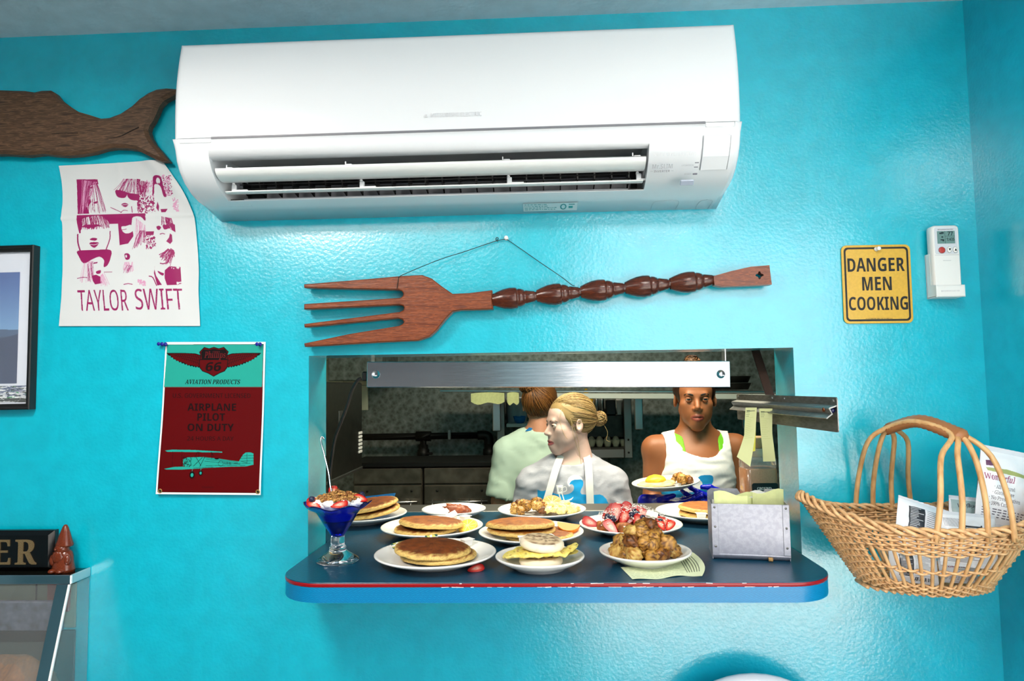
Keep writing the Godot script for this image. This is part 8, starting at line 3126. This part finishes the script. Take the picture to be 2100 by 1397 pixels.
	part(st, "apron_bib", M.white_paint, t)
	# hair: cap, combed strands, bun, loose wisps
	rng.seed = 15
	var c0 := lin(196, 166, 112)
	var c1 := lin(104, 78, 46)
	var cm := c0.lerp(c1, 0.45)
	st = mb(true)
	nets(st, [ell(Vector3(0, 0.035, -0.016), Vector3(0.080, 0.090, 0.100), 0.02), ell(Vector3(0, -0.02, 0.075), Vector3(0.09, 0.082, 0.078), 0.008, 1), ell(Vector3(0.07, -0.02, -0.006), Vector3(0.03, 0.036, 0.026), 0.004, 1), ell(Vector3(-0.07, -0.02, -0.006), Vector3(0.03, 0.036, 0.026), 0.004, 1), half(Vector3(0, -0.075, 0), Vector3(0, -1, -0.3))], Vector3(-0.1, -0.12, -0.13), Vector3(0.1, 0.14, 0.1), 0.005, X, func(_p: Vector3) -> Color: return cm)
	var bun := Vector3(0.0, 0.012, -0.134)
	strands(st, X, 720, func(i: int) -> Vector3:
		var a := rng.randf_range(-1.0, 1.0)
		if i % 5 == 0:
			return Vector3(a, rng.randf_range(-0.95, -0.5), rng.randf_range(-0.8, -0.2))
		if i % 3 == 0:
			return Vector3(signf(a) * rng.randf_range(0.75, 1.0), rng.randf_range(-0.75, 0.25), rng.randf_range(-0.2, 0.42))
		return Vector3(a, 0.52 + 0.45 * rng.randf() * (1.0 - absf(a) * 0.7), 0.80 - 0.55 * absf(a)), Vector3(0, -0.2, -1), Vector3(0.0805, 0.0905, 0.1005), c0, c1, 0.004, 0.0009)
	knot(st, X, bun, 0.031, 190, c0, c1)
	st.set_color(c0)
	for e in [[[0.058, 0.068, 0.052], [0.066, 0.03, 0.066], [0.063, -0.02, 0.055], [0.066, -0.05, 0.04]], [[0.072, 0.02, 0.02], [0.08, -0.03, 0.02], [0.074, -0.07, 0.008], [0.07, -0.12, -0.005], [0.064, -0.16, -0.012]], [[0.074, 0.03, 0.024], [0.083, -0.02, 0.012], [0.078, -0.06, 0.0], [0.066, -0.13, -0.008]], [[0.004, -0.006, -0.145], [0.012, -0.045, -0.16], [0.012, -0.075, -0.152], [0.01, -0.085, -0.17]], [[0.05, 0.085, 0.05], [0.068, 0.07, 0.03], [0.08, 0.05, 0.0], [0.075, 0.045, -0.06]]]:
		var pts := []
		for p in e:
			pts.append(X * Vector3(p[0], p[1], p[2]))
		tube(st, spline(pts, 5), 0.0007, 5)
	part(st, "hair", M.hair, t)
	st = mb(true)
	var tie := []
	for k in 17:
		var a := TAU * k / 16
		tie.append(X * Vector3(0.017 * cos(a), 0.014 + 0.017 * sin(a), -0.108))
	tube(st, tie, 0.003, 6)
	part(st, "hair_tie", M.mid_grey, t)
	legs(t, 0.13, -1.17, 0.78, Color(0.10, 0.12, 0.18))

func tank_cook() -> void:
	var t := thing("person", "dark-haired cook in a white tank top and blue gloves holding a plate", "person", Vector3(0.565, 0, -1.17))
	mat("brow_person_001", Color(0.05, 0.035, 0.03), 0.8)
	var skin := lin(150, 92, 58)
	var X := Transform3D(Basis(Vector3.UP, deg_to_rad(-7)) * Basis(Vector3.RIGHT, 0.02), Vector3(0.5729, 1.4955, -1.15)).scaled_local(Vector3.ONE * 0.975)
	var body := mb(true)
	face(t, body, X, skin, lin(146, 70, 58), lin(30, 18, 14), lin(38, 22, 14), {"w": 0.96, "lips": 1.35, "nose": 0.0185, "neck": 0.056, "brow": 0.0040, "open": 0.95})
	var J := {"neck": Vector3(0.582, 1.3363, -1.19), "sl": Vector3(0.424, 1.3093, -1.18), "sr": Vector3(0.7267, 1.3107, -1.19), "chest": Vector3(0.5695, 1.211, -1.16), "chest_r": Vector3(0.138, 0.155, 0.105), "waist": Vector3(0.57, 1.10, -1.17), "waist_r": Vector3(0.118, 0.17, 0.09), "hip": Vector3(0.57, 0.9, -1.17), "hip_r": Vector3(0.15, 0.11, 0.11)}
	var nk := [cap(X * Vector3(0, -0.07, -0.024), J.neck, 0.056, 0.062, 0.03)]
	var el := [Vector3(0.4021, 1.1032, -1.16), Vector3(0.7371, 1.0992, -1.17)]
	var wr := [Vector3(0.3789, 1.151, -0.93), Vector3(0.6238, 1.1328, -0.93)]
	var arms := []
	for i in 2:
		arms.append(cap([J.sl, J.sr][i], el[i], 0.046, 0.036, 0.025))
		arms.append(cap(el[i], wr[i], 0.035, 0.024, 0.015))
	# collarbones
	for s in [-1.0, 1.0]:
		arms.append(cap(J.neck + Vector3(s * 0.018, -0.028, 0.066), J.neck + Vector3(s * 0.12, -0.012, 0.028), 0.008, 0.008, 0.015))
	var one := func(_p: Vector3) -> Color: return skin
	nets(body, nk + torso_prims(J, 0.0) + arms, Vector3(0.28, 0.8, -1.36), Vector3(0.86, 1.52, -0.88), 0.0095, Transform3D(), one)
	part(body, "body", M.skin, t)
	# blue gloves with five bent fingers each
	var glove := mat("blue_glove", Color(0.07, 0.10, 0.72), 0.25)
	var hx := [Transform3D(), Transform3D(Basis(Vector3(0.25, 0.93, 0.25).normalized(), Vector3(-0.93, 0.15, 0.33).normalized(), Vector3(0.25, -0.2, 0.95)).orthonormalized(), wr[1])]
	var fd := Vector3(0.80, 0.05, 0.6).normalized()
	hx[0] = Transform3D(Basis(fd.cross(Vector3(0, -1, 0)).normalized(), fd, Vector3(0, -1, 0)).orthonormalized(), wr[0])
	for i in 2:
		var st := mb(true)
		nets(st, hand_prims(-1.0 if i == 0 else 1.0, 0.22 if i == 0 else 0.55), Vector3(-0.085, -0.11, -0.10), Vector3(0.085, 0.2, 0.06), 0.004, hx[i], func(_p: Vector3) -> Color: return Color(1, 1, 1), folds(30 + i, 0.002, Vector3(60, 30, 60)))
		part(st, "glove", glove, t)
	# tank top: scooped neck and deep arm holes
	var W := 512
	var im := blank(W, W, Color(0.93, 0.93, 0.93))
	var oc: Vector3 = Vector3(0.5473, 1.2066, -1.06)
	# wave logo at the chest's side, larger words below
	wave_print(im, Vector2(W / 2.0 + 2, W / 2.0 + 14), 0.52)
	print_text(im, "ready for", font("Droid Serif"), Transform2D(Vector2(150, -6), Vector2(0, 34), Vector2(200, 338)), Color(0.10, 0.18, 0.28))
	var arm_cut := []
	for s in [-1.0, 1.0]:
		var sj: Vector3 = J.sl if s < 0 else J.sr
		arm_cut.append(ell(sj + Vector3(s * 0.030, -0.035, 0.0), Vector3(0.062, 0.125, 0.15), 0.004, 1, Basis(Vector3.BACK, s * 0.22)))
	var P := torso_prims(J, 0.008)
	P.append(ell(J.neck + Vector3(0, 0.035, 0.06), Vector3(0.089, 0.100, 0.12), 0.004, 1))
	P.append(ell(J.neck + Vector3(0, 0.06, -0.05), Vector3(0.089, 0.09, 0.1), 0.004, 1))
	P += arm_cut
	P.append(half(Vector3(0, 0.86, 0), Vector3(0, -1, 0)))
	var st := mb(true)
	nets(st, P, Vector3(0.36, 0.84, -1.36), Vector3(0.80, 1.52, -0.96), 0.0062, Transform3D(), func(_p: Vector3) -> Color: return Color(1, 1, 1), folds(8, 0.007, Vector3(6, 20, 6)), func(p: Vector3) -> Vector2:
		if p.z < -1.15:
			return Vector2(0.02, 0.02)
		return Vector2(0.5 + (p.x - oc.x) / 0.5, 0.5 - (p.y - oc.y) / 0.5))
	part(st, "tank_top", picture(im, "white_jersey", 0.85), t)
	# lime green top showing beside the neck under the white one
	P = torso_prims(J, 0.004)
	P.append(ell(J.neck + Vector3(0, 0.0, 0.06), Vector3(0.064, 0.155, 0.14), 0.004, 1))
	P.append(ell(J.neck + Vector3(0, 0.06, -0.05), Vector3(0.068, 0.09, 0.1), 0.004, 1))
	P += arm_cut
	P.append(half(Vector3(0, J.neck.y - 0.13, 0), Vector3(0, -1, 0)))
	st = mb(true)
	nets(st, P, Vector3(0.40, J.neck.y - 0.16, -1.34), Vector3(0.76, J.neck.y + 0.1, -0.98), 0.0065, Transform3D(), func(_p: Vector3) -> Color: return Color(1, 1, 1))
	part(st, "green_top", mat("lime_cloth", Color(0.45, 0.80, 0.10), 0.7), t)
	# hair pulled up into a knot on top
	rng.seed = 25
	var c0 := lin(44, 28, 20)
	var c1 := lin(96, 62, 36)
	st = mb(true)
	nets(st, [ell(Vector3(0, 0.037, -0.02), Vector3(0.080, 0.090, 0.100), 0.02), ell(Vector3(0, -0.035, 0.070), Vector3(0.066, 0.100, 0.085), 0.008, 1), ell(Vector3(0.074, -0.03, -0.006), Vector3(0.03, 0.045, 0.03), 0.004, 1), ell(Vector3(-0.074, -0.03, -0.006), Vector3(0.03, 0.045, 0.03), 0.004, 1), half(Vector3(0, -0.06, 0), Vector3(0, -1, -0.1))], Vector3(-0.1, -0.12, -0.13), Vector3(0.1, 0.14, 0.1), 0.005, X, func(_p: Vector3) -> Color: return c0)
	strands(st, X, 420, func(_i: int) -> Vector3:
		var a := rng.randf() * TAU
		return Vector3(cos(a), -0.1 + 0.5 * maxf(0.0, sin(a)) - 0.25 * maxf(0.0, -sin(a)), sin(a) * 0.9), Vector3(0, 1, -0.25), Vector3(0.0805, 0.0905, 0.1005), c0, c1, 0.004, 0.001)
	knot(st, X, Vector3(-0.003, 0.142, -0.045), 0.034, 70, c0, c1.lerp(lin(150, 104, 60), 0.5))
	part(st, "hair", M.hair, t)
	st = mb(true)
	lump(st, X * Vector3(0.078, -0.022, -0.004), Vector3.ONE * 0.0028)
	part(st, "earring", M.chrome, t)
	legs(t, 0.57, -1.17, 0.83, Color(0.06, 0.06, 0.07))
	held_plate()

func held_plate() -> void:
	var p := Vector3(0.4048, 1.2093, -0.86)
	var bs := Basis.from_euler(Vector3(0.03, 0.0, 0.07))
	plate("white plate with fried egg and potatoes held in a blue glove", p, 0.112, bs)
	var e := thing("fried_egg", "runny yellow egg on flat bread on the held plate", "egg", p + bs * Vector3(-0.032, 0.0135, 0.01), "", true)
	e.basis = bs
	var st := mb(true)
	clump(st, Vector3(0, 0.006, 0), Vector3(0.064, 0.009, 0.05), 0.12, 2.0, 14, 301, 0.1, func(_e: Vector3, n: float) -> Color: return lin(240, 216, 160).lerp(lin(176, 112, 50), clampf(n * 1.4 + 0.1, 0, 1)))
	part(st, "flat_bread", M.bread, e)
	st = mb(true)
	clump(st, Vector3(-0.002, 0.017, 0.0), Vector3(0.034, 0.0175, 0.03), 0.1, 1.5, 14, 302, 0.0, func(_e: Vector3, n: float) -> Color: return lin(250, 214, 66).lerp(lin(240, 186, 30), clampf(n + 0.4, 0, 1)))
	part(st, "yolk", M.egg, e)
	rng.seed = 66
	for i in 17:
		potato("soft golden potato piece on the held plate", p + bs * Vector3(rng.randf_range(0.026, 0.085), rng.randf_range(0.020, 0.034), rng.randf_range(-0.035, 0.035)), rng.randf_range(0.009, 0.014), "potatoes on the held plate", 0.8)

func back_cook() -> void:
	var t := thing("person", "brown-haired cook in a mint T-shirt seen from behind", "person", Vector3(-0.02, 0, -1.66))
	mat("brow_person_002", Color(0.2, 0.12, 0.07), 0.8)
	var skin := lin(196, 140, 112)
	var X := Transform3D(Basis(Vector3.UP, deg_to_rad(172)), Vector3(-0.0148, 1.4672, -1.64)).scaled_local(Vector3.ONE * 0.96)
	var body := mb(true)
	face(t, body, X, skin, lin(160, 90, 84), lin(60, 36, 22), lin(60, 40, 26), {"w": 1.0, "lips": 1.0, "nose": 0.016, "neck": 0.05, "brow": 0.003}, 0.006)
	var J := {"neck": Vector3(-0.0171, 1.3338, -1.63), "sl": Vector3(-0.168, 1.2612, -1.63), "sr": Vector3(0.1361, 1.2552, -1.66), "chest": Vector3(-0.0245, 1.1735, -1.66), "chest_r": Vector3(0.165, 0.18, 0.115), "waist": Vector3(-0.02, 1.06, -1.68), "waist_r": Vector3(0.145, 0.18, 0.10), "hip": Vector3(-0.02, 0.87, -1.68), "hip_r": Vector3(0.165, 0.12, 0.115)}
	var el := [Vector3(-0.2013, 1.0394, -1.62), Vector3(0.1622, 1.0301, -1.66)]
	var wr := [Vector3(-0.20, 1.0, -1.78), Vector3(0.12, 1.0, -1.8)]
	var arms := []
	for i in 2:
		arms.append(cap([J.sl, J.sr][i], el[i], 0.046, 0.040, 0.03))
		arms.append(cap(el[i], wr[i], 0.039, 0.026, 0.02))
	var one := func(_p: Vector3) -> Color: return skin
	nets(body, [cap(X * Vector3(0, -0.07, -0.022), J.neck, 0.05, 0.058, 0.03)] + torso_prims(J, -0.004) + arms, Vector3(-0.34, 0.76, -1.9), Vector3(0.3, 1.5, -1.48), 0.013, Transform3D(), one)
	for i in 2:
		var s := -1.0 if i == 0 else 1.0
		nets(body, hand_prims(s, 0.3), Vector3(-0.075, -0.11, -0.09), Vector3(0.075, 0.2, 0.05), 0.006, Transform3D(Basis(Vector3(-1, 0, 0), Vector3(0, -0.5, -0.87), Vector3(0, 0.87, -0.5)).orthonormalized(), wr[i]), one)
	part(body, "body", M.skin, t)
	var shirt := []
	for i in 2:
		shirt.append(cap([J.sl, J.sr][i], [J.sl, J.sr][i].lerp(el[i], 0.86), 0.060, 0.070, 0.03))
	var P := torso_prims(J, 0.012) + shirt
	P.append(ell(J.neck + Vector3(0, 0.058, 0.0), Vector3(0.075, 0.05, 0.085), 0.004, 1))
	for i in 2:
		var d: Vector3 = (el[i] - [J.sl, J.sr][i]).normalized()
		var at: Vector3 = [J.sl, J.sr][i].lerp(el[i], 0.80)
		P.append([1, 1, 0.003, at + d * 0.12, Vector3(0.095, 0.12, 0.095), 0.0, 0.0, Basis(d.cross(Vector3.BACK).normalized(), d, d.cross(Vector3.BACK).normalized().cross(d)).orthonormalized().inverse()])
	P.append(half(Vector3(0, 0.82, 0), Vector3(0, -1, 0)))
	var st := mb(true)
	nets(st, P, Vector3(-0.36, 0.8, -1.88), Vector3(0.32, 1.5, -1.46), 0.011, Transform3D(), func(_p: Vector3) -> Color: return Color(1, 1, 1), folds(12, 0.010, Vector3(7, 13, 7)))
	part(st, "t_shirt", mat("mint_jersey", Color(0.74, 0.84, 0.78), 0.9), t)
	st = mb()
	prism(st, V([-0.022, -0.007, 0.022, -0.007, 0.012, 0.006, -0.004, 0.009]), 0.0, 0.002, 0.0, Transform3D(Basis(), Vector3(-0.0618, 1.3639, -1.578)))
	part(st, "neck_tape", mat("tape_blue", Color(0.05, 0.45, 0.72), 0.8), t)
	rng.seed = 35
	var c0 := lin(150, 98, 48)
	var c1 := lin(58, 34, 18)
	st = mb(true)
	nets(st, [ell(Vector3(0, 0.035, -0.018), Vector3(0.084, 0.094, 0.102), 0.02), ell(Vector3(0, -0.03, 0.075), Vector3(0.09, 0.085, 0.08), 0.008, 1), half(Vector3(0, -0.085, 0), Vector3(0, -1, 0))], Vector3(-0.11, -0.12, -0.13), Vector3(0.11, 0.15, 0.1), 0.006, X, func(_p: Vector3) -> Color: return c0.lerp(c1, 0.7))
	strands(st, X, 560, func(_i: int) -> Vector3:
		var a := rng.randf() * TAU
		return Vector3(cos(a), -1.25 + 1.1 * rng.randf(), -0.75 + 0.6 * sin(a)), Vector3(0.25, 0.62, -0.75), Vector3(0.0855, 0.0955, 0.1035), c0, c1, 0.007, 0.0013)
	knot(st, X, Vector3(0.035, 0.092, -0.088), 0.036, 90, c0, c1)
	knot(st, X, Vector3(0.068, 0.085, -0.06), 0.022, 40, c0, c1)
	part(st, "hair", M.hair, t)
	legs(t, -0.02, -1.68, 0.8, Color(0.12, 0.13, 0.16))
